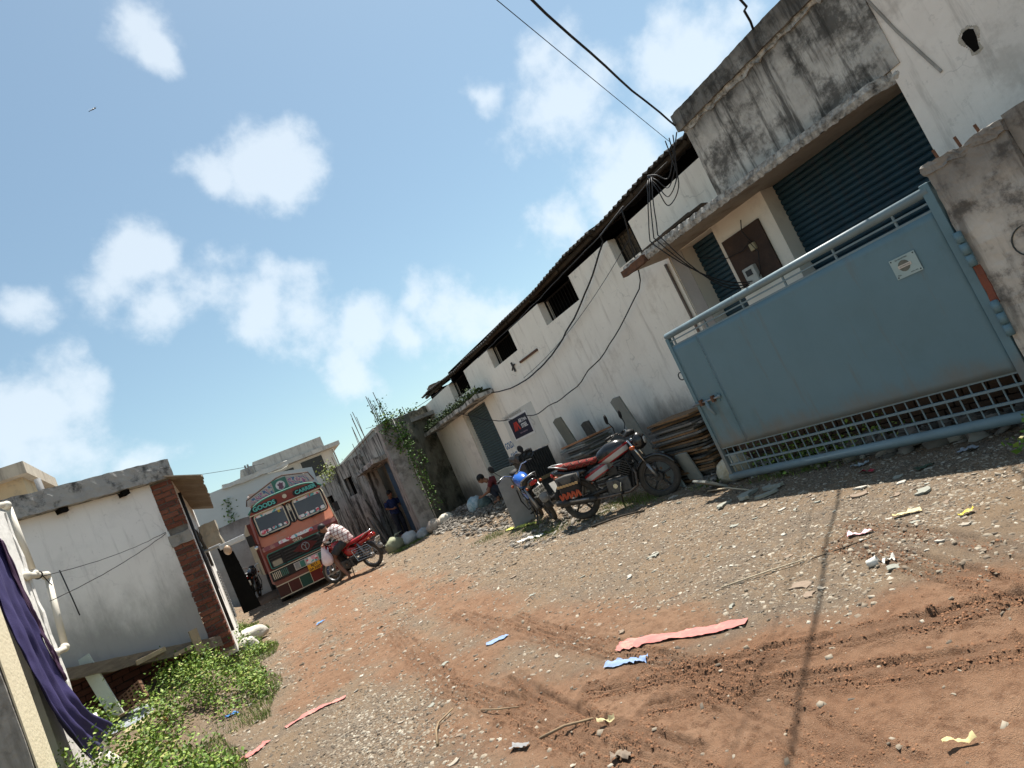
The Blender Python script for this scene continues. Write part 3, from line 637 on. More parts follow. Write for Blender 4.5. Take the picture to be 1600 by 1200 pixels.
# wall damage: hole and conduit channel on the front wall
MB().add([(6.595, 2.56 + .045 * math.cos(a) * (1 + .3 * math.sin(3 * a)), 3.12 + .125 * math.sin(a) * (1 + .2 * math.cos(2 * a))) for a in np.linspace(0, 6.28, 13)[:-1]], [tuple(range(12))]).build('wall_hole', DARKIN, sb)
hr = MB()
for a in np.linspace(0, 6.28, 44):
    c, s_ = math.cos(a), math.sin(a); hr.ell((6.6, 2.56 + .058 * c * (1 + .3 * math.sin(3 * a)), 3.12 + .14 * s_ * (1 + .2 * math.cos(2 * a))), (.005, .012 + .008 * math.sin(a * 5), .014 + .008 * math.sin(a * 7)), 6, 4)
hr.build('hole_rim', mat('chipped_plaster', (.5, .45, .38), (.3, .27, .22), 20, rough=.95, bump=.6), sb)
MB().tube([(6.6, 3.15, 4.3), (6.595, 3.0, 3.6), (6.595, 2.85, 3.05)], .014, 6).build('conduit', CONC, sb)

# ---- iron gate
GATE = mat('blue_grey_paint', (.115, .2, .24), (.1, .175, .207), 1.5, rough=.48, bump=.3, bscale=2.2, spec=.4, blotch=(.08, .14, .155), blotch_amt=.6, blotch_scale=.9, streak=(.14, .125, .105), streak_amt=.32, streak_lo=.56, streak_hi=.72)
GATEL = mat('blue_grey_rail', (.17, .235, .26), (.14, .19, .21), 4, rough=.45, bump=.08, spec=.4, blotch=(.1, .09, .075), blotch_amt=.4, blotch_scale=6, blotch_lo=.58)
zgrime(GATE, .42, .95, (.17, .125, .085), .5, 5.0)
GX0 = 5.6
gt = thing('iron_gate', 'blue grey sheet metal gate with a barred strip along its bottom', 'gate', (GX0, 4.7, .0), world=True)
y0, y1 = 2.93, 6.44
MB().tube([(GX0, y1, 2.09), (GX0, y0 - .05, 2.1)], .042, 14).build('top_rail', GATEL, gt, smooth=True)
MB().tube([(GX0, y1 + .03, .13), (GX0, y0 - .05, .15)], .048, 14).build('bottom_rail', GATEL, gt, smooth=True)
MB().box(GX0 - .03, GX0 + .03, y1 - .035, y1 + .02, .16, 2.06).build('end_stile', GATE, gt, bevel=.006)
MB().box(GX0 - .035, GX0 + .04, y0 - .08, y0 - .005, .1, 2.16).build('hinge_stile', GATE, gt, bevel=.006)
MB().box(GX0 - .018, GX0 + .018, y0, y1 - .04, 1.925, 1.95).build('panel_rail', GATEL, gt)
MB().box(GX0 - .015, GX0 + .02, y0, y1 - .04, 2.0, 2.015).build('mid_rail', GATEL, gt)
for k in range(6):
    y = y0 + .3 + k * .62; MB().box(GX0 - .008, GX0 + .008, y - .009, y + .009, 1.95, 2.06).build('rail_post', GATEL, gt)
def panel(ya, yb):
    mb = MB(); n, m2 = max(4, int((yb - ya) / .06)), 22; vs = []
    for j in range(m2 + 1):
        for i in range(n + 1):
            y = ya + (yb - ya) * i / n; z = .515 + (1.93 - .515) * j / m2; e = min(i, n - i, j, m2 - j) > 0
            vs.append((GX0 - .022 + (.012 * nz3((y * 1.1, z * 1.3, 0)) + .003 * nz3((y * 4, z * 4, 2)) if e else 0), y, z))
    mb.add(vs, [(j * (n + 1) + i, j * (n + 1) + i + 1, (j + 1) * (n + 1) + i + 1, (j + 1) * (n + 1) + i) for j in range(m2) for i in range(n)])
    o = mb.build('panel', GATE, gt, smooth=True); s_ = o.modifiers.new('thick', 'SOLIDIFY'); s_.thickness = .004; return o
panel(y0, 5.93); panel(5.935, y1 - .036)
for z in (.41, .28): MB().box(GX0 - .012, GX0 + .012, y0, y1 - .04, z - .011, z + .011).build('cross_bar', GATEL, gt)
MB().box(GX0 - .014, GX0 + .014, y0, y1 - .04, .498, .514).build('lower_rail', GATEL, gt)
nb = 30
for k in range(nb):
    y = y0 + .06 + (y1 - y0 - .14) * k / (nb - 1)
    MB().box(GX0 + .0125, GX0 + .021, y - .006, y + .006, .15, .5).build('bar', GATEL, gt)
for z in (1.55, .95):
    h = MB().box(GX0 - .06, GX0 + .01, y0 - .13, y0 - .081, z - .15, z + .15).build('hinge', GATE, gt, bevel=.01)
    for dz in (-.1, 0, .1): sub(h, 'knuckle', MB().tube([(GX0 - .07, y0 - .115, z + dz - .045), (GX0 - .07, y0 - .115, z + dz + .045)], .03, 10), GATE, smooth=True)
la = MB().box(GX0 - .034, GX0 - .026, 6.02, 6.37, 1.08, 1.19).build('latch', GATE, gt)
sub(la, 'bolt', MB().tube([(GX0 - .05, 6.5, 1.14), (GX0 - .05, 6.0, 1.14)], .014, 8), STEEL, smooth=True)
sub(la, 'handle', MB().tube([(GX0 - .055, 6.23, 1.14), (GX0 - .07, 6.22, 1.05), (GX0 - .06, 6.17, .94)], [.02, .024, .012], 8), GATEL, smooth=True)
sub(la, 'knob', MB().ell((GX0 - .05, 5.99, 1.145), .024, 8, 6), GATEL, smooth=True)
sub(la, 'guide', MB().box(GX0 - .075, GX0 - .0345, 6.3, 6.34, 1.1, 1.18).box(GX0 - .075, GX0 - .0345, 6.08, 6.12, 1.1, 1.18), RUST)
MB().torus((GX0 - .01, 6.5, 1.55), .05, .008, 'x', 16, 6).build('chain_ring', DARK, gt)
# small plate riveted to the gate
SP = mat('plate_pale_blue', (.33, .42, .42), (.28, .37, .37), 5, rough=.4, bump=.05); INK = mat('dark_ink', (.04, .05, .05), rough=.6, bump=0)
spy, spz = 3.3, 1.63
sp = MB().box(GX0 - .0345, GX0 - .0295, spy - .115, spy + .115, spz - .09, spz + .09).build('sign_plate', SP, gt)
def gtext(s, size, y, z, m=INK, bold=0):
    o = text('lettering', s, size, m, sp, frame_matrix((GX0 - .0355 - gt.location.x, y - gt.location.y, z - gt.location.z), (0, -1, 0), (0, 0, 1)), .0004, bold); return o
disc = MB().tube([(GX0 - .037, spy + .01, spz + .005), (GX0 - .0346, spy + .01, spz + .005)], .05, 24); sub(sp, 'disc', disc, mat('seal_dark', (.09, .1, .085), (.16, .16, .13), 30, rough=.6))
sub(sp, 'band', MB().box(GX0 - .0395, GX0 - .0371, spy - .055, spy + .062, spz - .008, spz + .018), mat('seal_band', (.6, .55, .48), rough=.6, bump=0))
o_ = gtext('SAI INDUSTRIES', .016, spy + .01, spz + .07); o_ = text('lettering', 'SRI VINAYAKA', .0145, INK, sp, frame_matrix((GX0 - .0402 - gt.location.x, spy + .002 - gt.location.y, spz + .004 - gt.location.z), (0, -1, 0), (0, 0, 1)), .0004)
gtext('No.', .022, spy + .08, spz - .06); gtext('REGD. UNIT', .012, spy - .05, spz - .07)
for a, b in ((.1, .075), (-.1, .075), (.1, -.075), (-.1, -.075)): sub(sp, 'rivet', MB().ell((GX0 - .035, spy + a, spz + b), (.004, .007, .007), 8, 4), INK)

# ---- gate pillars
PIL = mat('weathered_pillar', (.56, .52, .46), (.4, .365, .32), 3.2, rough=.96, bump=.6, bscale=17, blotch=(.06, .054, .048), blotch_amt=.85, blotch_scale=3.1, blotch_lo=.49, streak=(.09, .08, .07), streak_amt=.55, streak_lo=.5)
zgrime(PIL, .9, 2.5, (.06, .055, .05), .6, 3.4, True)
gp = thing('gate_pillar', 'weathered concrete gate pillar with a broken top and rusty red gap by the hinges', 'pillar', (5.6, 2.55, 0), world=True)
MB().rbox(5.57, 6.1, 2.25, 2.83, -.1, 2.24, (8, 10, 40), .012, 6, seed=3).build('shaft', PIL, gp)
MB().rbox(5.56, 6.11, 2.24, 2.85, 2.2, 2.28, (14, 18, 3), .028, 9, seed=4).build('cap', PIL, gp)
MB().rbox(5.56, 5.62, 2.79, 2.845, 1.08, 1.4, (2, 2, 8), .012, 8).build('brick_patch', mat('red_brick_patch', (.24, .075, .045), (.16, .06, .04), 9, rough=.95), gp)
for y in (2.72, 2.55, 2.4): MB().tube([(5.62, y, 2.25), (5.62, y + .01, 2.36)], .012, 6).build('rebar_stub', RUST, gp)
MB().torus((5.566, 2.42, 1.42), .12, .006, 'x', 22, 5).build('scratched_ring', INK, gp)
gp2 = thing('boundary_wall', 'black streaked boundary wall continuing from the gate pillar', 'wall', (5.6, 0, 0), world=True)
MB().rbox(5.62, 5.92, -4, 2.24, -.1, 2.32, (3, 60, 20), .015, 5, seed=9).build('wall', PIL, gp2)
# ------------------------------------------------------------ old compound wall with doorway, beyond the warehouse
OLD = mat('black_streaked_wall', (.46, .435, .39), (.3, .285, .255), 2, rough=.97, bump=.6, bscale=14, blotch=(.07, .065, .06), blotch_amt=.7, blotch_scale=1.2, blotch_lo=.5, streak=(.025, .024, .022), streak_amt=.9, streak_lo=.46, streak_hi=.6)
zgrime(OLD, 1.5, 4.6, (.03, .028, .026), .7, 2, True)
cw = thing('old_compound_wall', 'black streaked old concrete wall with a doorway and rusty rebar on top', 'wall', (5.2, 22, .4), world=True)
def wx2(x0, x1, y0, y1, z0, z1, holes): return wall_x(MB(), x0, x1, y0, y1, z0, z1, holes)
wx2(5.1, 5.35, 19.36, 23.49, .2, 3.86, [(20.3, 23.1, .2, 2.95)]).build('wall', OLD, cw)
def skew(mb):  # the far stretch swings out toward the lane
    c, s = math.cos(R(24)), math.sin(R(24)); mb.v = [(5.1 + (x - 5.1) * c - (y - 23.4) * s, 23.4 + (x - 5.1) * s + (y - 23.4) * c, z) for x, y, z in mb.v]; return mb
skew(wx2(5.1, 5.3, 23.5, 25.4, .2, 3.75, [(24.5, 25.0, 2.5, 3.2)])).build('wall', OLD, cw)
skew(wx2(5.1, 5.3, 25.41, 29.5, .2, 3.35, [(26.1, 26.6, 2.3, 2.9)])).build('wall', OLD, cw)
skew(MB().box(5.31, 5.36, 23.6, 29.4, .2, 3.3)).build('dark_backing', DARKIN, cw)
MB().rbox(4.92, 5.42, 18.95, 19.35, .2, 3.95, (4, 4, 26), .025, 3, seed=1).build('corner_column', CONC, cw)
MB().rbox(4.9, 5.12, 23.15, 23.5, .2, 3.6, (2, 3, 20), .02, 3, seed=8).build('pilaster', OLD, cw)
for yy in (24.1, 25.3, 27.4): skew(MB().box(5.02, 5.098, yy, yy + .2, .2, 3.5)).build('pilaster', OLD, cw)
MB().rbox(4.6, 5.12, 20.0, 23.4, 2.98, 3.12, (4, 16, 2), .035, 3, seed=6).build('door_canopy', MOULD, cw)
# side wall facing the lane end, running back to the warehouse
sw = MB(); n = 26; vs = []
for k in range(20):
    for i in range(n):
        t = i / (n - 1); x = 5.42 + t * 1.6; y = 19.15 + t * 1.15; top = 3.95 + .18 * t + .06 * nz3((t * 6, 0, 3)); z = .1 + (top - .1) * k / 19
        d = .05 * nz3((x * 2, y * 2, z * 2)) + .03 * nz3((x * 7, 1, z * 7)); vs.append((x + .55 * d, y - .8 * d, z))
sw.add(vs, [(k * n + i, k * n + i + 1, (k + 1) * n + i + 1, (k + 1) * n + i) for k in range(19) for i in range(n - 1)])
s_ = sw.build('side_wall', mat('mossy_black_wall', (.2, .19, .15), (.1, .095, .07), 2.5, rough=.98, bump=.8, bscale=9, blotch=(.025, .026, .018), blotch_amt=.85, blotch_scale=1.6, blotch_lo=.45, streak=(.33, .31, .27), streak_amt=.5, streak_lo=.57, streak_hi=.72), cw)
so = s_.modifiers.new('thick', 'SOLIDIFY'); so.thickness = .22; so.offset = -1
# rooms behind the doorway
MB().box(5.62, 5.7, 19.4, 24.5, .2, 3.7).build('room_wall', mat('cream_room', (.3, .25, .17), (.2, .17, .12), 2, rough=.95), cw)
MB().box(5.36, 7.5, 19.7, 24.6, 3.72, 3.84).build('roof_slab', CONC, cw)
dr = MB().box(5.3, 5.34, 20.32, 21.65, .25, 2.93).build('door', mat('blue_door', (.05, .1, .16), (.035, .075, .12), 2, rough=.7), cw)
for k in range(9): sub(dr, 'door_slat', MB().box(5.288, 5.299, 20.34, 21.63, .3 + k * .29, .32 + k * .29), MATS['blue_door'])
for i, (x, y, z0, h, dx, dy) in enumerate([(5.0, 19.05, 3.9, 1.0, -.03, .02), (5.08, 19.1, 3.9, .95, -.05, .02), (5.25, 19.05, 3.9, 1.05, -.02, .03), (5.33, 19.25, 3.9, .8, .02, 0), (5.18, 19.3, 3.9, .75, -.04, .03), (6.1, 19.75, 4.0, .3, 0, 0),
                                           (5.2, 22.2, 3.8, 1.3, -.05, .05), (5.22, 22.35, 3.8, 1.1, .02, .02), (5.2, 22.8, 3.8, 1.35, 0, .05), (5.25, 23.0, 3.8, 1.2, -.03, 0), (5.2, 23.3, 3.8, .95, -.02, .06), (5.2, 23.6, 3.8, 1.0, .03, 0), (5.2, 24.5, 3.8, .5, 0, 0),
                                           (4.05, 26.0, 3.3, .8, 0, .05), (4.55, 24.9, 3.7, .75, -.04, 0), (4.45, 25.2, 3.7, .5, -.03, 0)]):
    MB().tube([(x, y, z0 - .1), (x + dx * .5, y + dy * .5, z0 + h * .5), (x + dx, y + dy, z0 + h)], .011, 6).build('rebar', RUST, cw)
MB().tube([(5.45, 18.93, .4), (5.44, 18.9, 2.2), (5.42, 18.93, 3.95)], .018, 8).build('vent_pipe', mat('pale_pvc', (.5, .48, .43), rough=.5), cw, smooth=True)
# climbing vine over the corner
LEAF = island_mat('vine_leaves', [(0, (.03, .07, .015)), (.5, (.06, .13, .025)), (.85, (.12, .22, .05)), (1, (.2, .3, .08))], .6)
def leaf_mesh(name, pts, size, m, flat=None, up=.5):
    """many small folded leaves; pts: (x,y,z)"""
    n = len(pts); P = np.array(pts); s = size * rng.uniform(.6, 1.3, n)
    d = rng.normal(size=(n, 3)); d[:, 2] *= .6
    if flat is not None: d = d - np.outer(d @ np.array(flat), np.array(flat)) * .7
    d /= np.linalg.norm(d, axis=1)[:, None]
    w = np.cross(d, rng.normal(size=(n, 3)) + np.array([0, 0, up * 3]) if flat is None else np.array(flat) + .5 * rng.normal(size=(n, 3))); w /= np.linalg.norm(w, axis=1)[:, None] + 1e-9
    nn = np.cross(d, w); A = P; B = P + d * (s * 1.0)[:, None]; C = P + d * (s * .45)[:, None] + w * (s * .36)[:, None] + nn * (s * .1)[:, None]; D = P + d * (s * .45)[:, None] - w * (s * .36)[:, None] + nn * (s * .1)[:, None]
    V = np.stack([A, C, B, D], 1).reshape(-1, 3); base = (np.arange(n) * 4)[:, None]
    F = np.concatenate([base + np.array([[0, 1, 2]]), base + np.array([[0, 2, 3]])], 0)
    return V, F
def foliage(name, pts, size, m, parent=None, flat=None, up=.5):
    V, F = leaf_mesh(name, pts, size, m, flat, up)
    if parent is not None: V = V - np.array(parent.location)[None]
    o = from_arrays(name, V, F, m)
    if parent is not None: o.parent = parent
    return o
vn = thing('climbing_vine', 'green climbing vine hanging over the corner column of the old wall', 'vine', (5.4, 19, .5), world=True)
st = MB(); pts = []
for k in range(9):
    x = 5.0 + .075 * k; z0 = 4.0; path = []; L = random.uniform(.8, 1.9) if k < 5 else random.uniform(1.8, 3.0)
    for j in range(10): path.append((x + .1 * math.sin(j * .9 + k) + j * .012, 18.88 + .06 * max(0, (x - 5.4) * 10) * .1 + .02 * math.sin(j), z0 - L * j / 9))
    st.tube(path, .006, 4)
    for p in path:
        for _ in range(13 if k > 3 else 5): pts.append((p[0] + random.gauss(0, .06), p[1] + random.gauss(-.03, .05), p[2] + random.gauss(0, .1)))
for k in range(5):
    x = 4.95 + .1 * k; st.tube([(x, 19.1, 3.9), (x + .03, 19.08, 4.3), (x + .1, 19.05, 4.75 - .1 * k)], .006, 4)
    for _ in range(18): t = random.random(); pts.append((x + .1 * t + random.gauss(0, .07), 19.08 + random.gauss(0, .07), 3.95 + .75 * t + random.gauss(0, .06)))
for _ in range(90): pts.append((random.uniform(4.95, 6.4), 19.0 + random.gauss(.1, .14), 3.98 + abs(random.gauss(0, .09))))
st.build('stem', mat('vine_stem', (.1, .09, .05), rough=.9), vn); foliage('foliage', pts, .085, LEAF, vn)
tw = thing('wall_weed', 'yellowish weed sprouting from the top of the far wall behind the truck', 'weed', (4.2, 25.6, 3.3), world=True)
MB().tube([(4.25, 25.6, 3.4), (4.2, 25.6, 3.7), (4.1, 25.7, 4.0)], .01, 5).build('stem', MATS['vine_stem'], tw)
foliage('foliage', [(4.2 + random.gauss(0, .2), 25.6 + random.gauss(0, .4), 3.7 + random.gauss(0, .22)) for _ in range(300)], .1, island_mat('weed_yellow', [(0, (.1, .14, .03)), (1, (.3, .34, .1))], .6), tw)
lw = thing('ledge_weeds', 'small ferns and moss growing along the ledge over the grey shutter', 'weeds', (6.7, 17, 3.2), world=True)
MB().rbox(6.5, 6.95, 14.9, 19.6, 3.22, 3.3, (4, 30, 1), .04, 4).build('soil', mat('moss_soil', (.04, .045, .02), (.02, .022, .012), 6, rough=1), lw)
foliage('foliage', [(random.uniform(6.42, 6.75), random.uniform(14.9, 19.7), 3.28 + abs(random.gauss(0, .09))) for _ in range(1100)], .08, island_mat('moss_leaves', [(0, (.015, .03, .01)), (1, (.06, .09, .03))], .8), lw)

# ------------------------------------------------------------ far buildings
FARP = mat('pale_blue_grey_plaster', (.52, .54, .53), (.46, .48, .47), 1, rough=.95, bump=.1)
fb_ = thing('pale_gable_building', 'plain pale grey building wall rising behind the truck', 'building', (0, 30, .3), world=True)
MB().prism([(-9, 0), (4.3, 0), (4.3, 4.62), (1.9, 5.2), (-9, 5.1)], 'y', 30, 36).build('wall', FARP, fb_)
MB().rbox(.6, 3.4, 29.9, 30.5, 5.1, 5.3, (10, 3, 2), .06, 2).build('coping', mat('white_coping', (.6, .58, .53), rough=.9), fb_)
foliage('wall_creeper', [(.55 + .12 * math.sin(z * 3) + random.gauss(0, .1), 29.93, z) for z in np.linspace(2.9, 4.7, 130)], .12, LEAF, fb_)
rw = thing('rough_grey_wall', 'rough grey rendered wall with a dark mouldy top left of the truck', 'wall', (0, 26, .3), world=True)
ROUGHW = mat('rough_grey_render', (.36, .35, .33), (.28, .27, .255), 2, rough=.97, bump=.4, blotch=(.16, .15, .14), blotch_amt=.6, blotch_scale=1.5); zgrime(ROUGHW, 1.9, 3.6, (.06, .056, .05), .85, 1.5, True)
MB().rbox(-4, 2.6, 26.4, 26.7, 0, 3.42, (30, 1, 12), .03, 2).build('wall', ROUGHW, rw)
fh = thing('flat_roofed_house', 'distant flat roofed house with grey parapet and two dark windows', 'house', (5, 40, 1), world=True)
FH = mat('house_cream', (.55, .51, .46), (.48, .45, .4), 1, rough=.9); FPAR = mat('stained_parapet', (.45, .44, .41), (.3, .29, .27), 1.5, rough=.95, streak=(.15, .14, .13), streak_amt=.5)
MB().box(2.9, 7.2, 40, 46, .5, 6.25).build('wall', FH, fh); MB().box(2.6, 7.7, 39.5, 46.5, 6.26, 6.5).build('roof_slab', FPAR, fh); MB().box(2.75, 6.8, 39.6, 46, 6.51, 7.12).build('parapet', FPAR, fh)
MB().box(2.0, 2.74, 39.7, 45, 5.9, 6.95).build('side_parapet', FPAR, fh)
for a, b, c, d in ((3.8, 4.75, 5.1, 6.02), (5.2, 6.5, 5.0, 6.1)):
    w = MB().box(a, b, 39.96, 39.995, c, d).build('window', mat('dark_pane', (.03, .03, .028), rough=.3, bump=0), fh)
    sub(w, 'frame', MB().box(a - .05, a, 39.93, 39.99, c, d).box(b, b + .05, 39.93, 39.99, c, d), FH)
for x in (2.3, 2.45): MB().tube([(x, 39.6, 5.9), (x, 39.6, 7.1)], .05, 8).build('roof_pipe', mat('grey_pipe', (.2, .2, .2), rough=.7), fh)
MB().tube([(7.25, 39.9, 1), (7.25, 39.9, 6.2)], .05, 8).build('drain_pipe', mat('white_pipe', (.7, .7, .68), rough=.5), fh)
fw = thing('grey_boundary_wall', 'grey boundary wall with a pale top edge running behind the old compound wall', 'wall', (6.4, 34, .4), world=True)
MB().box(6.3, 6.5, 25, 44, .3, 4.55).build('wall', CONC, fw); MB().box(6.25, 6.55, 25, 44, 4.56, 4.64).build('coping', FH, fw)  # coping coloured pale to carry the wall's sunlit top line

# ------------------------------------------------------------ left house
WHITEW = mat('white_wash', (.84, .82, .78), (.78, .76, .72), 1.2, rough=.93, bump=.15, bscale=16, crack=.25, blotch=(.6, .59, .56), blotch_amt=.45, blotch_scale=.9, streak=(.42, .41, .39), streak_amt=.35, streak_lo=.52)
zgrime(WHITEW, .3, 2.9, (.25, .248, .235), .85, 1.4)
SLAB = mat('mouldy_slab', (.38, .37, .345), (.27, .26, .245), 3, rough=.97, bump=.5, bscale=20, blotch=(.035, .034, .032), blotch_amt=.92, blotch_scale=3.4, blotch_lo=.49)
lh = thing('whitewashed_house', 'small whitewashed house with a mouldy concrete roof slab and bare brick corner', 'house', (-1.2, 11.3, .5), world=True)
C0 = Vector((-.70, 11.3, 0)); Dw = Vector((-.845, -.535, 0)).normalized(); Nw = Vector((Dw.y, -Dw.x, 0)); Nw = -Nw if Nw.y > 0 else Nw
def hw(s, o, z): p = C0 + Dw * s + Nw * o; return (p.x, p.y, z)
def hbox(mb, s0, s1, o0, o1, za, zb, n=None, amp=.0, sc=3, slope=(0, 0), seed=0):
    M = Matrix(((Dw.x, Nw.x, 0, C0.x), (Dw.y, Nw.y, 0, C0.y), (0, 0, 1, 0), (0, 0, 0, 1)))
    if n is None: return mb.box(s0, s1, o0, o1, za, zb, M)
    return mb.rbox(s0, s1, o0, o1, za, zb, n, amp, sc, M, seed)
wl_ = [(0, .78), (2.3, 1.42), (4.2, 1.42), (4.2, 3.40), (0, 3.40)]
MB().add([hw(a, 0, b) for a, b in wl_] + [hw(a, -.25, b) for a, b in wl_], [(0, 1, 2, 3, 4), (9, 8, 7, 6, 5)] + [(i, (i + 1) % 5, 5 + (i + 1) % 5, 5 + i) for i in range(5)]).build('wall', WHITEW, lh)
hbox(MB(), -.32, 4.4, -.35, .16, 3.405, 3.70, (90, 6, 5), .012, 9).build('roof_slab', SLAB, lh)
sl2 = MB().prism([(-.62, 11.62), (-.42, 11.38), (-.42, 17.5), (-4.5, 17.5), (-4.5, 9.2)], 'z', 3.42, 3.68).build('roof_deck', SLAB, lh)
for s_, dd in ((.42, 0), (1.25, .01), (2.05, 0)):
    sp_ = hbox(MB(), s_ - .05, s_ + .06, .0, .14, 3.335, 3.40, (3, 3, 2), .02, 7).build('water_spout', DARKIN, lh)  # spouts and the shade under them drawn as near-black blobs
# side wall along the lane, with pipes and a sheet roof over it
MB().box(-.62, -.405, 11.56, 17.2, .5, 3.40).build('side_wall', mat('bright_whitewash', (.78, .76, .71), (.72, .69, .63), 2, rough=.9, bump=.1), lh)
MB().tube([(-.385, 11.9, .8), (-.385, 11.88, 3.2)], .028, 8).build('conduit', BLACK, lh, smooth=True)
MB().tube([(-.38, 12.2, 2.55), (-.37, 12.9, 2.5), (-.37, 13.6, 2.25), (-.37, 14.0, 1.95)], .025, 8).build('cable_bend', BLACK, lh, smooth=True)
MB().box(-.402, -.385, 13.0, 13.12, 1.5, 2.3).build('wall_slot', DARKIN, lh)
shs = MB(); nn_ = 60; vs = []
for xx, zz in ((-.6, 3.47), (.02, 3.24)):
    for y in np.linspace(11.25, 16.6, nn_): vs.append((xx + .03 * nz3((y * 3, xx, 0)), y, zz + .025 * math.sin(y * 2 * math.pi / .17) + .03 * nz3((y, 0, 0))))
shs.add(vs, [(i, i + 1, nn_ + i + 1, nn_ + i) for i in range(nn_ - 1)])
so = shs.build('sheet_roof', mat('brown_cement_sheet', (.2, .165, .125), (.13, .105, .08), 5, rough=.95), lh); mm = so.modifiers.new('t', 'SOLIDIFY'); mm.thickness = .02
for k in range(16): MB().box(-.40, -.36, 16.2, 16.9, .75 + k * .07, .795 + k * .07).build('shutter_slat', STEEL, lh)
# exposed brick corner, brick by brick
BR = [mat('brick_a', (.235, .082, .05), (.15, .055, .038), 14, rough=.97, bump=.7), mat('brick_b', (.18, .07, .05), (.1, .045, .035), 14, rough=.97, bump=.7), mat('brick_c', (.29, .11, .065), (.19, .075, .05), 14, rough=.97, bump=.7)]
MORT = mat('brick_mortar', (.2, .18, .155), (.12, .105, .09), 12, rough=1, bump=.8)
col = MB().rbox(-.685, -.425, 11.32, 11.56, .6, 3.40, (3, 3, 34), .012, 8).build('brick_corner', MORT, lh)
bms = []
for k in range(6):
    b = MB().rbox(-.5, .5, -.5, .5, -.5, .5, (3, 2, 2), .09, 1.7, seed=k + 20); bms.append(b.mesh('brick', BR[k % 3]))
zz = .64; c_ = 0
def brick_at(mesh, parent, loc, size, rz=0):
    o = bpy.data.objects.new('brick', mesh); COL.objects.link(o); o.parent = parent; o.location = loc; o.scale = size; o.rotation_euler = (random.uniform(-.03, .03), random.uniform(-.04, .04), rz)
    return o
L0 = lh.location
while zz < 3.36:
    if 2.36 < zz < 2.56: zz += .085; continue
    for (xa, xb) in (((-.70, -.47), (-.455, -.41)) if c_ % 2 else ((-.70, -.585), (-.57, -.41))):
        brick_at(random.choice(bms), col, ((xa + xb) / 2 - L0.x, 11.4 - L0.y + random.uniform(-.012, .012), zz + .034 - L0.z), (xb - xa, .2, .066))
    zz += .083; c_ += 1
MB().rbox(-.72, -.42, 11.27, 11.55, 2.36, 2.54, (4, 3, 3), .03, 6).build('mortar_band', CONC, lh)
# roof room, pipe, sloping ledge plank, cellar bricks
TAN = mat('tan_plaster', (.5, .38, .24), (.42, .32, .2), 2, rough=.93, blotch=(.22, .19, .15), blotch_amt=.8, blotch_scale=1.6)
MB().box(-6, -2.86, 15, 17, 3.69, 5.0).build('roof_room', TAN, lh)
MB().box(-6.2, -2.72, 14.75, 17.2, 5.0, 5.24).build('roof_room_slab', mat('streaky_slab', (.46, .4, .32), (.34, .29, .23), 4, rough=.95, streak=(.2, .17, .14), streak_amt=.7), lh)
MB().tube([(-2.55, 14.6, 3.6), (-2.58, 14.6, 4.78)], .055, 10).build('roof_pipe', MATS['grey_pipe'], lh, smooth=True)
wood = mat('grey_rotten_wood', (.22, .18, .14), (.12, .1, .08), 6, rough=.97, bump=.7, map_scale=(1, 1, 5))
vs = []; n = 30
for i in range(n):
    t = i / (n - 1); s_ = -.05 + 2.35 * t; zt = .86 + .66 * t ** 1.0 + .012 * nz3((t * 20, 0, 0)); th = .15 + .03 * nz3((t * 9, 4, 0))
    for o, z in ((.22, zt), (-.05, zt + .02), (-.05, zt - th), (.22, zt - th)): vs.append(hw(s_, o + .02 * nz3((t * 14, o, 2)), z))
solo('ledge_plank', MB().add(vs, [(4 * i + k, 4 * i + (k + 1) % 4, 4 * i + 4 + (k + 1) % 4, 4 * i + 4 + k) for i in range(n - 1) for k in range(4)] + [(0, 1, 2, 3), (4 * n - 4, 4 * n - 3, 4 * n - 2, 4 * n - 1)]), wood, 'long rotten grey plank lying along the foot of the whitewashed wall', 'plank', hw(1, .1, 1.1))
for i, (s_, o, dz, L, w, rz) in enumerate([(.32, .26, 0, .12, .36, .0), (.95, .26, -.06, .4, .06, .1), (.55, .27, -.09, .25, .05, .2)]):
    p = hw(s_, o, .86 + .28 * s_ + dz); solo('wood_scrap', MB().cbox(p, (L, .03, w), (0, 0, math.atan2(Dw.y, Dw.x))), mat('pale_scrap', (.36, .29, .2), (.28, .22, .15), 8, rough=.95), ['upright board scrap nailed across the right end of the rotten plank', 'thin pale lath on the rotten plank', 'short pale lath near the right end of the rotten plank'][i], 'wood scrap', p)
MORTD = mat('dark_mortar', (.05, .042, .035), rough=1)
cel = hbox(MB(), -.2, 3.2, -.7, -.62, .0, 1.7).build('cellar_wall', MORTD, lh)
bdark = MB().rbox(-.5, .5, -.5, .5, -.5, .5, (3, 2, 2), .06, 1.7, seed=44).mesh('brick', BR[1])
for r_ in range(14):
    for k in range(13):
        s_ = 3.1 - k * .245 - (.12 if r_ % 2 else 0)
        p = Vector(hw(s_, -.60, .2 + r_ * .088)) - lh.location
        if r_ * .088 + .2 > .62 + .29 * max(s_, 0) + .15: continue
        brick_at(bdark, cel, p, (.225, .09, .072), math.atan2(Dw.y, Dw.x))
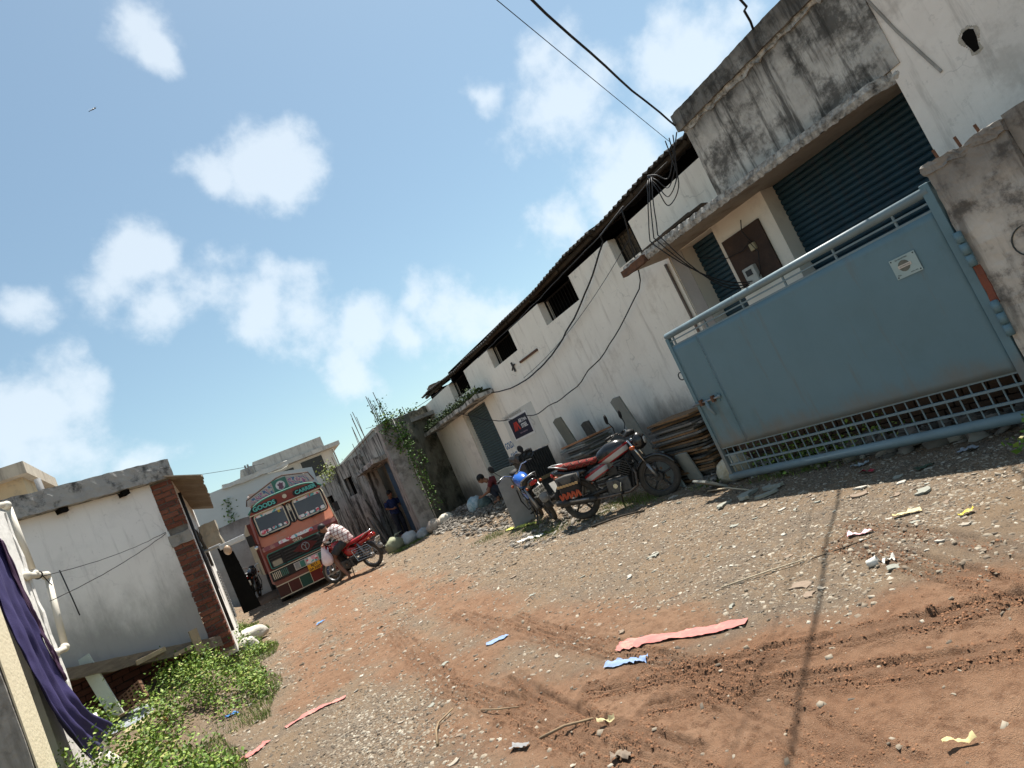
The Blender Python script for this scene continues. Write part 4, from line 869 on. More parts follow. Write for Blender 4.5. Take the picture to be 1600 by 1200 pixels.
# things in the pit
p0 = Vector((-2.12, 10.45, 1.42)); p1 = Vector((-1.95, 10.3, .5))
wd = (p1 - p0).normalized(); sd = Vector((.93, -.3, .17)).normalized(); 
vs = [p0, p0 + sd * .17, p1 + sd * .17, p1]; nn = wd.cross(sd).normalized() * .025
solo('white_board', MB().add([*vs, *[v + nn for v in vs]], [(0, 1, 2, 3), (7, 6, 5, 4), (0, 4, 5, 1), (1, 5, 6, 2), (2, 6, 7, 3), (3, 7, 4, 0)]), mat('pale_green_white_board', (.55, .58, .5), (.48, .5, .43), 4, rough=.8), 'pale white board leaning in the hole below the whitewashed house', 'board', (-1.95, 10.3, .5))
hb = MB().cbox((0, 0, 0), (.3, .05, .24)); 
hc = thing('clay_jali_block', 'perforated brown clay block leaning in the hole beside the white board', 'clay block', (-1.66, 10.35, .58), (R(-20), R(-18), R(-20)))
CLAY = mat('brown_clay', (.24, .13, .075), (.17, .09, .055), 9, rough=.95)
fr = MB(); 
for i in range(6): fr.box(-.16 + .06 * i, -.14 + .06 * i, -.03, .03, 0, .25)
for j in range(6): fr.box(-.16, .16, -.028, .028, .0 + .046 * j, .018 + .046 * j)
fr.build('lattice', CLAY, hc); MB().box(-.16, .16, .031, .04, 0, .25).build('back', MORTD, hc)
solo('marble_slab', MB().rbox(-.36, .36, -.16, .16, -.05, .05, (10, 5, 3), .02, 5, Matrix.Translation((-1.86, 10.1, .46)) @ Matrix.Rotation(R(-20), 4, 'Z') @ Matrix.Rotation(R(24), 4, 'X')), mat('grey_marble', (.36, .4, .43), (.2, .22, .24), 5, rough=.5, blotch=(.6, .62, .63), blotch_amt=.7, blotch_scale=4), 'broken grey and white stone slab lying in front of the hole', 'slab', (-1.86, 10.1, .42))
for i, (p, d, rt, lab) in enumerate([((-1.95, 10.2, .56), (1.0, .1, .03), (0, R(-6), R(-25)), 'brown timber lying behind the broken stone slab'), ((-1.78, 9.75, .4), (.6, .2, .03), (.2, R(-8), R(-15)), 'yellowish plank lying below the broken stone slab'), ((-1.72, 9.0, .34), (.4, .15, .025), (.3, -.1, .4), 'small brown plank beside the white pipe in the weeds')]):
    solo('timber', MB().cbox(p, d, rt), mat('tan_timber%d' % i, [(.26, .18, .12), (.42, .35, .2), (.34, .24, .16)][i], rough=.95, scale=8), lab, 'timber', p)
solo('grey_pipe_piece', MB().tube([(-2.6, 10.75, 1.3), (-2.1, 10.6, 1.25)], .045, 10), MATS['grey_pipe'], 'grey pipe poking into the dark hole beside the white board', 'pipe', (-2.35, 10.7, 1.25), smooth=True)

# ------------------------------------------------------------ near left wall, pipes, cloth, pillar
NW = mat('peeling_whitewash', (.74, .72, .68), (.62, .6, .56), 3, rough=.93, bump=.4, bscale=14, blotch=(.34, .32, .29), blotch_amt=.7, blotch_scale=3, blotch_lo=.57)
nl = thing('peeling_white_wall', 'peeling whitewashed wall end with plastic pipes at the left edge', 'wall', (-2.1, 8.3, .3), world=True)
wall_x(MB(), -1.96, -2.3, 7.9, 9.0, .0, 3.3, [(7.95, 8.42, 2.62, 3.12)]).build('wall', NW, nl)
MB().rbox(-2.3, -1.95, 8.88, 9.0, .1, 3.28, (3, 2, 24), .02, 4, seed=7).build('broken_edge', NW, nl)
MB().box(-2.36, -2.31, 7.2, 9.0, 0, 3.2).build('window_dark', DARKIN, nl); MB().box(-2.3, -1.97, 7.26, 7.9, 2.9, 3.3).build('lintel', NW, nl)  # near-black sheet; its colour stands for the shadow in the recess
PVC = mat('cream_pvc', (.66, .62, .53), (.58, .54, .46), 5, rough=.45, bump=.05)
wp_ = thing('plastic_water_pipe', 'cream plastic water pipe with elbows on the peeling white wall', 'pipe', (-1.93, 9.1, .3), world=True)
def pv(pts, name='pipe', r=.036): return MB().tube(pts, r, 12).build(name, PVC, wp_, smooth=True)
pv([(-2.3, 8.75, 3.42), (-1.97, 9.02, 3.40)]); pv([(-1.95, 9.1, 3.36), (-1.94, 9.1, 2.6)])
pv([(-1.94, 8.78, 2.52), (-1.94, 9.52, 2.535)]); pv([(-1.93, 9.58, 2.48), (-1.94, 9.3, 1.68)]); pv([(-1.95, 9.25, 1.63), (-1.97, 8.78, 1.62)])
for p in ((-1.955, 9.06, 3.39), (-1.935, 9.56, 2.52), (-1.945, 9.28, 1.64), (-1.94, 9.1, 2.54), (-1.95, 8.82, 1.62), (-1.94, 8.8, 2.52)): MB().ell(p, .052, 12, 8).build('elbow', PVC, wp_, smooth=True)
MB().torus((-1.94, 9.25, 2.53), .042, .008, 'y', 14, 6).build('wire_tie', BLACK, wp_); MB().tube([(-1.9, 9.25, 2.5), (-1.86, 9.3, 2.36)], .006, 5).build('wire_tail', BLACK, wp_)
pg = thing('ground_drain_pipe', 'white plastic drain pipe rising from the weeds below the purple cloth', 'pipe', (-1.75, 8.6, .2), world=True)
MB().tube([(-1.83, 8.9, .85), (-1.8, 8.8, .42)], .032, 10).build('riser', PVC, pg, smooth=True); MB().tube([(-1.84, 8.75, .42), (-1.62, 8.25, .3)], .06, 12).build('elbow_pipe', PVC, pg, smooth=True)
# cloth: folded purple sheet hanging over a rope along the wall, its hem trailing to the right
CLOTH = mat('purple_cloth', (.05, .04, .135), (.035, .028, .095), 2, rough=.7, bump=.25, bscale=120, spec=.3)
def cloth_strip(left, right, folds, depth, name, m, parent, seed=0, nu=36, nv=60):
    def cr(P, t):
        k = t * (len(P) - 1); i = min(int(k), len(P) - 2); f = k - i; a, b = Vector(P[i]), Vector(P[i + 1]); p, q = Vector(P[max(i - 1, 0)]), Vector(P[min(i + 2, len(P) - 1)])
        return .5 * ((2 * a) + (-p + b) * f + (2 * p - 5 * a + 4 * b - q) * f * f + (-p + 3 * a - 3 * b + q) * f ** 3)
    vs = []
    for j in range(nv + 1):
        t = j / nv; a, b = cr(left, t), cr(right, t)
        for i in range(nu + 1):
            u = i / nu; p = a.lerp(b, u); ph = u * folds * 6.28 + 1.2 * math.sin(t * 2 + seed) + 2.2 * nz3((u * 2.2, t * 1.6, seed + 3))
            vs.append(p + Vector((1, -.35, .1)) * (depth * math.sin(ph) * (.5 + .5 * t) * (.6 + .9 * abs(nz3((u * 3, t * 2, seed + 7)))) + .02 * nz3((u * 5, t * 7, seed)) + .008 * nz3((u * 14, t * 18, seed))))
    o = MB().add(vs, [(j * (nu + 1) + i, j * (nu + 1) + i + 1, (j + 1) * (nu + 1) + i + 1, (j + 1) * (nu + 1) + i) for j in range(nv) for i in range(nu)]).build(name, m, parent, smooth=True)
    s_ = o.modifiers.new('t', 'SOLIDIFY'); s_.thickness = .006; return o
pc = thing('purple_cloth', 'long purple cloth hung in folds down the white wall', 'cloth', (-1.9, 8, .6), world=True)
cloth_strip([(-1.93, 7.55, 2.95), (-1.9, 7.45, 2.15), (-1.85, 7.5, 1.5), (-1.82, 7.7, .9), (-1.78, 8.05, .48)], [(-1.93, 8.2, 2.95), (-1.9, 8.22, 2.3), (-1.87, 8.3, 1.55), (-1.8, 8.45, 1.0), (-1.72, 8.95, .66)], 3.2, .035, 'main_fold', CLOTH, pc)
cloth_strip([(-1.9, 8.1, 2.9), (-1.87, 8.15, 2.2), (-1.84, 8.2, 1.7), (-1.83, 8.3, 1.32)], [(-1.92, 8.3, 2.9), (-1.9, 8.36, 2.2), (-1.88, 8.42, 1.75), (-1.87, 8.5, 1.38)], 1.5, .02, 'overlap_fold', mat('maroon_purple_cloth', (.07, .032, .07), (.05, .024, .055), 2, rough=.75, bump=.25, bscale=120), pc, 3)
cp = thing('concrete_door_pillar', 'cracked concrete pillar with a cream side in the lower left corner', 'pillar', (-2.1, 6.9, .2), world=True)
MB().rbox(-2.6, -1.86, 6.75, 7.25, -.1, 2.6, (6, 4, 20), .006, 3).build('shaft', CONC, cp)
MB().box(-1.855, -1.842, 6.78, 7.22, -.1, 2.6).build('painted_side', mat('cream_paint', (.7, .62, .45), (.62, .54, .38), 4, rough=.85), cp)  # lane-facing side given a lighter cream colour than the grey shaft
# lamp bracket, black sheet and round shade beyond the house
lp = thing('tube_street_light', 'silver tube light fitting with a round lamp sticking out beside the house', 'street light', (-.3, 13, 2.1), world=True)
MB().tube([(-.4, 13.0, 2.2), (-.1, 13.0, 2.2)], .03, 8).build('arm', STEEL, lp); MB().cbox((.08, 13, 2.16), (.45, .12, .09), (0, R(-2), 0)).build('housing', mat('silver_housing', (.6, .6, .6), (.45, .45, .45), 6, rough=.4, metal=.5), lp, bevel=.01)
MB().box(-.14, .3, 12.95, 12.97, 2.11, 2.13).build('reflector', mat('white_reflector', (.7, .7, .68), rough=.4), lp)
MB().ell((-.03, 12.95, 2.06), (.07, .07, .09), 14, 10).build('lamp', mat('amber_lamp', (.5, .36, .25), rough=.3, bump=0), lp, smooth=True)
MB().rbox(-.36, -.06, 14.2, 14.6, 2.25, 2.75, (4, 3, 5), .05, 4).build('sack_hood', mat('dirty_sacking', (.42, .37, .28), (.3, .26, .2), 6, rough=.95), lp)
solo('black_sheet_panel', MB().add([(-.22, 16, 2.3), (.06, 15.9, 2.1), (.17, 15.9, .75), (-.2, 16, .75), (-.22, 16.06, 2.3), (.06, 15.96, 2.1), (.17, 15.96, .75), (-.2, 16.06, .75)], [(0, 1, 2, 3), (7, 6, 5, 4), (0, 4, 5, 1), (1, 5, 6, 2), (2, 6, 7, 3), (3, 7, 4, 0)]), mat('black_plastic', (.008, .008, .008), rough=1, spec=.0, bump=0), 'tall black sheet standing between the white house and the truck', 'sheet', (0, 16, .7))  # plain black panel filling the dark area beside the house
# ------------------------------------------------------------ truck
TG = .30
tk = thing('painted_goods_truck', 'orange painted goods truck with decorated header board facing the lane', 'truck', (1.76, 19.0, TG))
ORANGE = mat('orange_cab_paint', (.6, .2, .1), (.52, .16, .08), 3, rough=.5, bump=.05, spec=.5, streak=(.4, .12, .07), streak_amt=.4, blotch=(.46, .26, .17), blotch_amt=.7, blotch_scale=2.5)
MAROON = mat('maroon_cab_paint', (.22, .035, .02), (.16, .028, .018), 3, rough=.5, bump=.05, spec=.4, blotch=(.24, .11, .07), blotch_amt=.5, blotch_scale=3)
GREENP = mat('green_trim', (.05, .2, .15), (.06, .15, .12), 5, rough=.65); CREAM = mat('cream_trim', (.62, .56, .42), (.5, .42, .3), 6, rough=.6)
TEAL = mat('teal_letter', (.13, .5, .44), rough=.5, bump=0); BLK = mat('black_paint', (.015, .013, .013), rough=.5, bump=.05)
hw_ = 1.06
# cab: side profile (y, z) lofted in x with shoulders rounded; front slopes back above the belt
prof = [(0.0, .62), (-.02, 1.52), (.0, 1.62), (.05, 1.68), (.20, 2.56), (.30, 2.72), (.55, 2.78), (1.6, 2.78), (1.7, 2.7), (1.7, .62)]
def cab_ring(x, k, top):  # k pulls the outline in towards the shoulders
    return [(x, y + (.05 * k if y < .6 else 0), min(z, top) if z > 1.7 else z) for y, z in prof]
secs = [(-hw_, 1.0, 2.45), (-hw_ + .02, .5, 2.58), (-hw_ + .09, .15, 2.7), (-hw_ + .2, 0, 2.76), (0, -.3, 2.8), (hw_ - .2, 0, 2.76), (hw_ - .09, .15, 2.7), (hw_ - .02, .5, 2.58), (hw_, 1.0, 2.45)]
m = len(prof); vs = []
for x, k, top in secs:
    for p in cab_ring(x, k, top):
        t = max(0, (p[2] - 1.62) / 1.1); vs.append((p[0] * (1 - .05 * t), p[1], p[2]))
nsx = len(secs)
fs = [(i * m + j, i * m + (j + 1) % m, (i + 1) * m + (j + 1) % m, (i + 1) * m + j) for i in range(nsx - 1) for j in range(m)] + [tuple(range(m)), tuple((nsx - 1) * m + j for j in range(m))]
cab = MB().add(vs, fs).build('cab', ORANGE, tk, smooth=True, auto=32)
cab.data.materials.append(MAROON)
for p_ in cab.data.polygons:
    if p_.center.z < 1.6 or abs(p_.center.x) > 1.0: p_.material_index = 1
def fy(z):  # y of the sloping front at height z
    return -.02 + .02 * 0 if z < 1.52 else (.05 + (z - 1.68) * (.15 / .88) if z > 1.68 else -.01 + (z - 1.52) * .375)
def fM(x, z, off=.0):  # frame on the sloping front
    a = math.atan2(.15, .88); return Matrix.Translation((x, fy(z) - off - .012, z)) @ Matrix.Rotation(-a, 4, 'X') @ Matrix.Rotation(R(90), 4, 'X')
def rrect(w, h, r, n=4):
    out = []
    for cx_, cy_, a0 in ((w / 2 - r, h / 2 - r, 0), (-w / 2 + r, h / 2 - r, 90), (-w / 2 + r, -h / 2 + r, 180), (w / 2 - r, -h / 2 + r, 270)):
        for i in range(n + 1): a = R(a0 + 90 * i / n); out.append((cx_ + r * math.cos(a), cy_ + r * math.sin(a)))
    return out
def plate(name, w, h, r, t, M, m_, parent, z0=0.0, sk=0):
    mb = MB().prism([(u + sk * v, v) for u, v in rrect(w, h, r)], 'z', z0, z0 + t); mb.v = [tuple(M @ Vector(p)) for p in mb.v]
    ob = mb.build(name, m_, None); ob.parent = parent; return ob
def ringp(name, w, h, r, bw, t, M, m_, parent, z0=0.0):
    a = rrect(w, h, r); b = rrect(w - 2 * bw, h - 2 * bw, max(r - bw, .005)); n = len(a)
    vs = [(*p, z0) for p in a] + [(*p, z0) for p in b] + [(*p, z0 + t) for p in a] + [(*p, z0 + t) for p in b]
    fs = [(i, (i + 1) % n, n + (i + 1) % n, n + i) for i in range(n)] + [(2 * n + i, 2 * n + (i + 1) % n, 3 * n + (i + 1) % n, 3 * n + i) for i in range(n)] + [(i, (i + 1) % n, 2 * n + (i + 1) % n, 2 * n + i) for i in range(n)] + [(n + i, n + (i + 1) % n, 3 * n + (i + 1) % n, 3 * n + i) for i in range(n)]
    mb = MB().add([tuple(M @ Vector(p)) for p in vs], fs); ob = mb.build(name, m_, None); ob.parent = parent; return ob
GLASS = mat('dark_windscreen', (.06, .062, .06), (.05, .05, .05), 2, rough=.12, bump=0, spec=.6)
def sticker(N, L, co):
    v = N.new('ShaderNodeTexVoronoi'); v.inputs['Scale'].default_value = 16; L.new(co, v.inputs['Vector'])
    return ramp(N, L, v.outputs['Color'], [(0, (.6, .08, .1)), (.25, (.7, .68, .64)), (.5, (.12, .4, .42)), (.62, (.75, .7, .66)), (.8, (.7, .35, .4)), (.92, (.1, .25, .4))])
STICK = pattern('sticker_band', .6, sticker)
for sx in (-1, 1):
    M = fM(sx * .53, 2.25)
    w = plate('windscreen', .80, .60, .09, .012, M, GLASS, cab)
    ringp('rubber_seal', .90, .70, .12, .035, .022, M, BLK, cab); ringp('white_border', .82, .62, .09, .03, .02, M, CREAM, cab, .004)
    plate('sticker_strip', .74, .075, .02, .004, M @ Matrix.Translation((0, .245, .013)), STICK, cab)
    for k in range(5):
        plate('dash_ornament', random.uniform(.09, .16), random.uniform(.06, .13), .03, .004, M @ Matrix.Translation((-.3 + .15 * k, -.225 + random.uniform(-.02, .02), .0135 + .0006 * k)), STICK, cab)
    MB().tube([tuple(M @ Vector((-.1 * sx, -.36, .03))), tuple(M @ Vector((.12 * sx, -.33, .05))), tuple(M @ Vector((.2 * sx, -.3, .03)))], .012, 6).build('wiper', BLK, tk)
plate('yellow_tag', .07, .07, .01, .003, fM(-.27, 2.42) @ Matrix.Translation((0, 0, .014)), mat('yellow_tag', (.6, .45, .06), rough=.6, bump=0), cab)
ringp('vent_ring', .17, .60, .08, .022, .02, fM(0, 2.25), BLK, cab); plate('vent_slot', .12, .54, .055, .008, fM(0, 2.25), CREAM, cab, .001); plate('vent_dark', .07, .3, .03, .004, fM(-.002, 2.13), BLK, cab, .010)
for k, ch in enumerate('T1N'): text('lettering', ch, .09, BLK, cab, fM(0, 2.46 - k * .085) @ Matrix.Translation((0, 0, .0125)), .001, .004)
# visor band with GOODS CARRIER
MB().prism([(-.98, 2.585), (.98, 2.585), (1.0, 2.62), (.9, 2.78), (.6, 2.86), (0, 2.89), (-.6, 2.86), (-.9, 2.78), (-1.0, 2.62)], 'y', .1, .32).build('visor', MAROON, tk)
MB().tube([(-1.02, .12, 2.57), (0, .085, 2.575), (1.02, .12, 2.57)], .018, 8).build('visor_trim', CREAM, tk)
arc = [(x, .12, 2.89 - .27 * (abs(x) / 1.03) ** 4) for x in np.linspace(-1.03, 1.03, 21)]
MB().tube(arc, .03, 8).build('visor_rim', GREENP, tk, smooth=True)
for sx, s in ((-1, 'GOODS'), (1, 'CARRIER')):
    mb = MB().prism([(u + sx * .58, v + 2.70) for u, v in rrect(.72, .165, .08)], 'y', .085, .1); lb = mb.build('letter_board', BLK, tk)
    text('lettering', s, .17 if s == 'GOODS' else .15, TEAL, lb, frame_matrix((sx * .58, .08, 2.70), (1, 0, 0), (0, 0, 1)), .003, .006)
MB().tube([(0, .08, 2.74), (0, .1, 2.74)], .06, 14).build('visor_badge', CREAM, tk)
# peaked header board
def paint(N, L, co):
    w = N.new('ShaderNodeTexWave'); w.inputs['Scale'].default_value = 2.2; w.inputs['Distortion'].default_value = 9; w.inputs['Detail'].default_value = 3; w.inputs['Detail Scale'].default_value = 2.5
    mp = N.new('ShaderNodeMapping'); mp.inputs['Rotation'].default_value = (0, R(35), 0); L.new(co, mp.inputs[0]); L.new(mp.outputs[0], w.inputs['Vector'])
    return ramp(N, L, w.outputs['Color'], [(0, (.05, .13, .25)), (.16, (.45, .4, .36)), (.38, (.02, .22, .16)), (.46, (.5, .45, .42)), (.66, (.4, .13, .06)), (.74, (.5, .47, .44)), (.9, (.28, .1, .22))])
PAINT = pattern('painted_header', .6, paint)
hbd = MB().prism([(-.96, 2.86), (-.9, 3.02), (.0, 3.30), (.16, 3.31), (.82, 3.12), (.9, 2.86)], 'y', .3, .36).build('header_board', mat('header_base', (.45, .42, .38), rough=.7), tk)
MB().prism([(-.86, 2.9), (-.84, 3.0), (-.2, 3.2), (-.2, 2.93)], 'y', .29, .299).build('painted_panel', PAINT, hbd)
MB().prism([(.26, 2.93), (.26, 3.22), (.76, 3.08), (.8, 2.9)], 'y', .29, .299).build('painted_panel', PAINT, hbd)
MB().box(-.17, .23, .285, .298, 2.9, 3.27).build('green_panel', GREENP, hbd)
MB().prism([(.03 + .13 * math.cos(a), 3.08 + .13 * math.sin(a)) for a in np.linspace(0, 6.28, 19)[:-1]], 'y', .28, .2845).build('roundel', mat('roundel_white', (.7, .68, .68), rough=.6, bump=0), hbd)
MB().prism([(.03, 3.17), (.07, 3.13), (.12, 3.14), (.09, 3.06), (.1, 2.99), (.03, 2.96), (-.04, 3.0), (-.02, 3.07), (-.06, 3.13), (-.01, 3.13)], 'y', .275, .2795).build('roundel_figure', mat('roundel_dark', (.09, .05, .1), (.2, .1, .12), 30, rough=.6), hbd)
for pts in ([(-.98, .33, 2.88), (-.92, .33, 3.04), (.0, .33, 3.32), (.16, .33, 3.33), (.85, .33, 3.14), (.93, .33, 2.88)],): MB().tube(pts, .022, 6).build('header_rim', mat('brown_trim', (.1, .05, .03), rough=.6), tk)
MB().rbox(-.85, .8, .4, .9, 2.82, 3.16, (10, 3, 3), .08, 3).build('roof_load', mat('pale_bundle', (.55, .42, .36), (.4, .34, .3), 5, rough=.95), tk)
# belt, badges, grille
plate('belt_strip', 2.06, .12, .02, .02, Matrix.Translation((0, -.005, 1.585)) @ Matrix.Rotation(R(72), 4, 'X'), mat('belt_paint', (.3, .09, .09), rough=.5, streak=(.5, .3, .2)), cab)
plate('garland_strip', .95, .09, .03, .012, Matrix.Translation((-.12, -.035, 1.6)) @ Matrix.Rotation(R(76), 4, 'X'), STICK, cab, .012)
MB().box(-1.0, 1.0, -.045, -.021, 1.44, 1.53).build('nose_panel', MAROON, tk); text('lettering', 'TATA', .10, CREAM, tk, frame_matrix((-.12, -.05, 1.488), (1, 0, 0), (0, 0, 1)), .002, .005); text('lettering', '1613 TC', .07, mat('dull_badge', (.35, .16, .08), rough=.6, bump=0), tk, frame_matrix((.78, -.05, 1.485), (1, 0, 0), (0, 0, 1)), .002, .003)
gr = MB().box(-.99, .99, -.035, -.022, 1.03, 1.435).build('grille', BLK, tk)
for z in (1.1, 1.18, 1.26, 1.34): sub(gr, 'grille_slat', MB().box(-.56, .56, -.07, -.036, z - .02, z + .012), DARK)
for sx in (-1, 1):
    sub(gr, 'grille_post', MB().box(sx * .6 - .035, sx * .6 + .035, -.08, -.036, 1.03, 1.43), BLK)
    for z in (1.36, 1.29): sub(gr, 'side_slat', MB().box(sx * .8 - .15, sx * .8 + .15, -.065, -.036, z - .015, z + .012), DARK)
    hl = plate('headlamp', .26, .16, .04, .03, Matrix.Translation((sx * .8, -.04, 1.14)) @ Matrix.Rotation(R(90), 4, 'X'), mat('headlamp_glass', (.3, .27, .2), (.2, .18, .14), 12, rough=.15, bump=.1, spec=.6), tk); ringp('bezel', .30, .2, .05, .025, .04, Matrix.Translation((sx * .8, -.04, 1.14)) @ Matrix.Rotation(R(90), 4, 'X'), DARK, hl)
ringp('grille_rim', 2.0, .43, .06, .025, .05, Matrix.Translation((0, -.03, 1.232)) @ Matrix.Rotation(R(90), 4, 'X'), GREENP, gr)
MB().prism([(-.34, 1.23), (0, 1.4), (.34, 1.23), (0, 1.06)], 'y', -.088, -.071).build('emblem_diamond', mat('dark_red', (.1, .015, .012), rough=.5), tk)
em = MB().torus((0, -.1, 1.235), .1, .012, 'y', 24, 8).build('emblem_ring', STEEL, tk, smooth=True)
sub(em, 'emblem_bar', MB().tube([(0, -.1, 1.14), (0, -.1, 1.24), (-.03, -.1, 1.29), (-.075, -.1, 1.3)], .012, 6).tube([(0, -.1, 1.24), (.03, -.1, 1.29), (.075, -.1, 1.3)], .012, 6), STEEL)
# bumper with decorated plate, number plate, painted valance
MB().rbox(-1.08, 1.08, -.16, -.04, .70, .98, (12, 2, 3), .006, 3).build('bumper', BLK, tk)
MB().box(-1.09, 1.09, -.172, -.161, .965, .985).build('bumper_trim', CREAM, tk)
dp = MB().box(-.46, .50, -.178, -.161, .735, .935).build('bumper_plate', mat('bumper_white', (.5, .48, .44), (.4, .38, .35), 8, rough=.6), tk)
for x, w_, mm_ in ((-.24, .13, GREENP), (.27, .13, GREENP), (.02, .3, STICK), (-.38, .12, STEEL), (.42, .12, STEEL)): sub(dp, 'plate_patch', MB().box(x - w_ / 2, x + w_ / 2, -.185, -.179, .75, .92), mm_)
lvr = MB().box(-1.05, -.62, -.172, -.161, .74, .94).build('louvre', DARK, tk)
for k in range(9): sub(lvr, 'louvre_bar', MB().box(-1.03 + k * .045, -1.012 + k * .045, -.185, -.173, .75, .93), CREAM if k < 5 else GREENP)
npl = MB().box(-.16, .18, -.215, -.19, .54, .735).build('number_plate', mat('plate_yellow', (.72, .36, .02), rough=.5, bump=0), tk)
text('lettering', 'RJ11', .10, BLK, npl, frame_matrix((.02, -.217, .685), (1, 0, 0), (0, 0, 1)), .001, .003); text('lettering', 'GA 3327', .085, BLK, npl, frame_matrix((.01, -.217, .59), (1, 0, 0), (0, 0, 1)), .001, .003)
MB().box(-1.05, 1.05, -.14, -.05, .56, .69).build('lower_beam', mat('brown_beam', (.2, .07, .045), (.14, .05, .04), 5, rough=.6), tk); MB().box(-1.05, 1.05, -.152, -.141, .55, .575).build('beam_trim', CREAM, tk)
vp = [(.06, .02, .015), (.09, .02, .015), (.02, .07, .05), (.17, .025, .02), (.025, .05, .13), (.17, .03, .02), (.09, .02, .015)]
for k, c in enumerate(vp):
    x0 = -1.05 + k * .3; MB().box(x0 + .006, x0 + .294, -.12, -.1, .25, .545).build('valance_panel', mat('valance_%d' % k, c, rough=.6, scale=8), tk); MB().box(x0 + .2945, x0 + .3055, -.121, -.1, .25, .545).build('valance_strip', CREAM, tk)
MB().box(-1.06, 1.06, -.126, -.09, .225, .248).build('valance_edge', CREAM, tk)
# side trim, mirrors, wheels, cargo body
for sx in (-1, 1):
    MB().tube([(sx * 1.03, .0, .75), (sx * 1.05, .02, 1.5), (sx * 1.0, .16, 2.45), (sx * .95, .24, 2.66)], .02, 6).build('corner_trim', CREAM if sx > 0 else MAROON, tk)
mr_ = MB().tube([(-1.02, .1, 1.75), (-1.2, -.05, 1.85), (-1.22, -.05, 2.1)], .012, 6).build('mirror_arm', BLK, tk); sub(mr_, 'mirror', MB().cbox((-1.22, -.07, 1.95), (.16, .04, .3)), BLK)
mr_ = MB().tube([(1.02, .1, 1.75), (1.16, -.05, 1.85)], .012, 6).build('mirror_arm', BLK, tk); sub(mr_, 'mirror', MB().cbox((1.16, -.07, 1.9), (.14, .04, .26)), BLK)
sub(mr_, 'side_lamp', MB().ell((-1.14, -.05, 1.72), .06, 10, 8), CHROME, smooth=True)
for sx in (-1, 1):
    for y in (.95, 5.0):
        t = MB().torus((sx * .9, y, .5 - .02), .37, .13, 'x', 26, 10).build('wheel', BLACK, tk, smooth=True); sub(t, 'rim', MB().tube([(sx * .8, y, .48), (sx * 1.0, y, .48)], .26, 18), STEEL)
cb = MB().box(-1.12, 1.12, 1.85, 6.6, .95, 2.5).build('cargo_body', mat('cargo_red', (.16, .04, .03), (.1, .03, .025), 3, rough=.7), tk)
for k in range(9):
    for sx in (-1, 1): sub(cb, 'body_rib', MB().box(sx * 1.125 - .02, sx * 1.125 + .02, 1.9 + k * .55, 1.98 + k * .55, .95, 2.52), CREAM)
MB().box(-.45, .45, .2, 6.4, .62, .9).build('chassis', BLK, tk)

# ------------------------------------------------------------ motorcycles
def tank_mat(name, base, stripe, second, lo=.62):
    def b(N, L, co):
        s = N.new('ShaderNodeSeparateXYZ'); L.new(co, s.inputs[0]); a = N.new('ShaderNodeMath'); a.operation = 'MULTIPLY_ADD'; L.new(s.outputs[0], a.inputs[0]); a.inputs[1].default_value = -.32; L.new(s.outputs[2], a.inputs[2])
        mr = N.new('ShaderNodeMapRange'); mr.inputs['From Min'].default_value = lo; mr.inputs['From Max'].default_value = lo + .38; L.new(a.outputs[0], mr.inputs['Value'])
        return ramp(N, L, mr.outputs[0], [(0, base), (.12, second), (.17, stripe), (.36, second), (.45, base)])
    return pattern(name, .22, b, .6)
def zigzag(N, L, co):
    s = N.new('ShaderNodeSeparateXYZ'); L.new(co, s.inputs[0])
    def M(op, a, b): 
        n = N.new('ShaderNodeMath'); n.operation = op
        for i, q in enumerate((a, b)):
            if isinstance(q, (int, float)): n.inputs[i].default_value = q
            else: L.new(q, n.inputs[i])
        return n.outputs[0]
    t = M('PINGPONG', s.outputs[0], .055); u = M('ADD', M('MULTIPLY', s.outputs[2], 1.2), t); w = M('FRACT', M('MULTIPLY', u, 11), 0)
    return ramp(N, L, w, [(0, (.15, .025, .022)), (.36, (.02, .015, .015)), (.56, (.2, .075, .055)), (.7, (.15, .025, .022))])
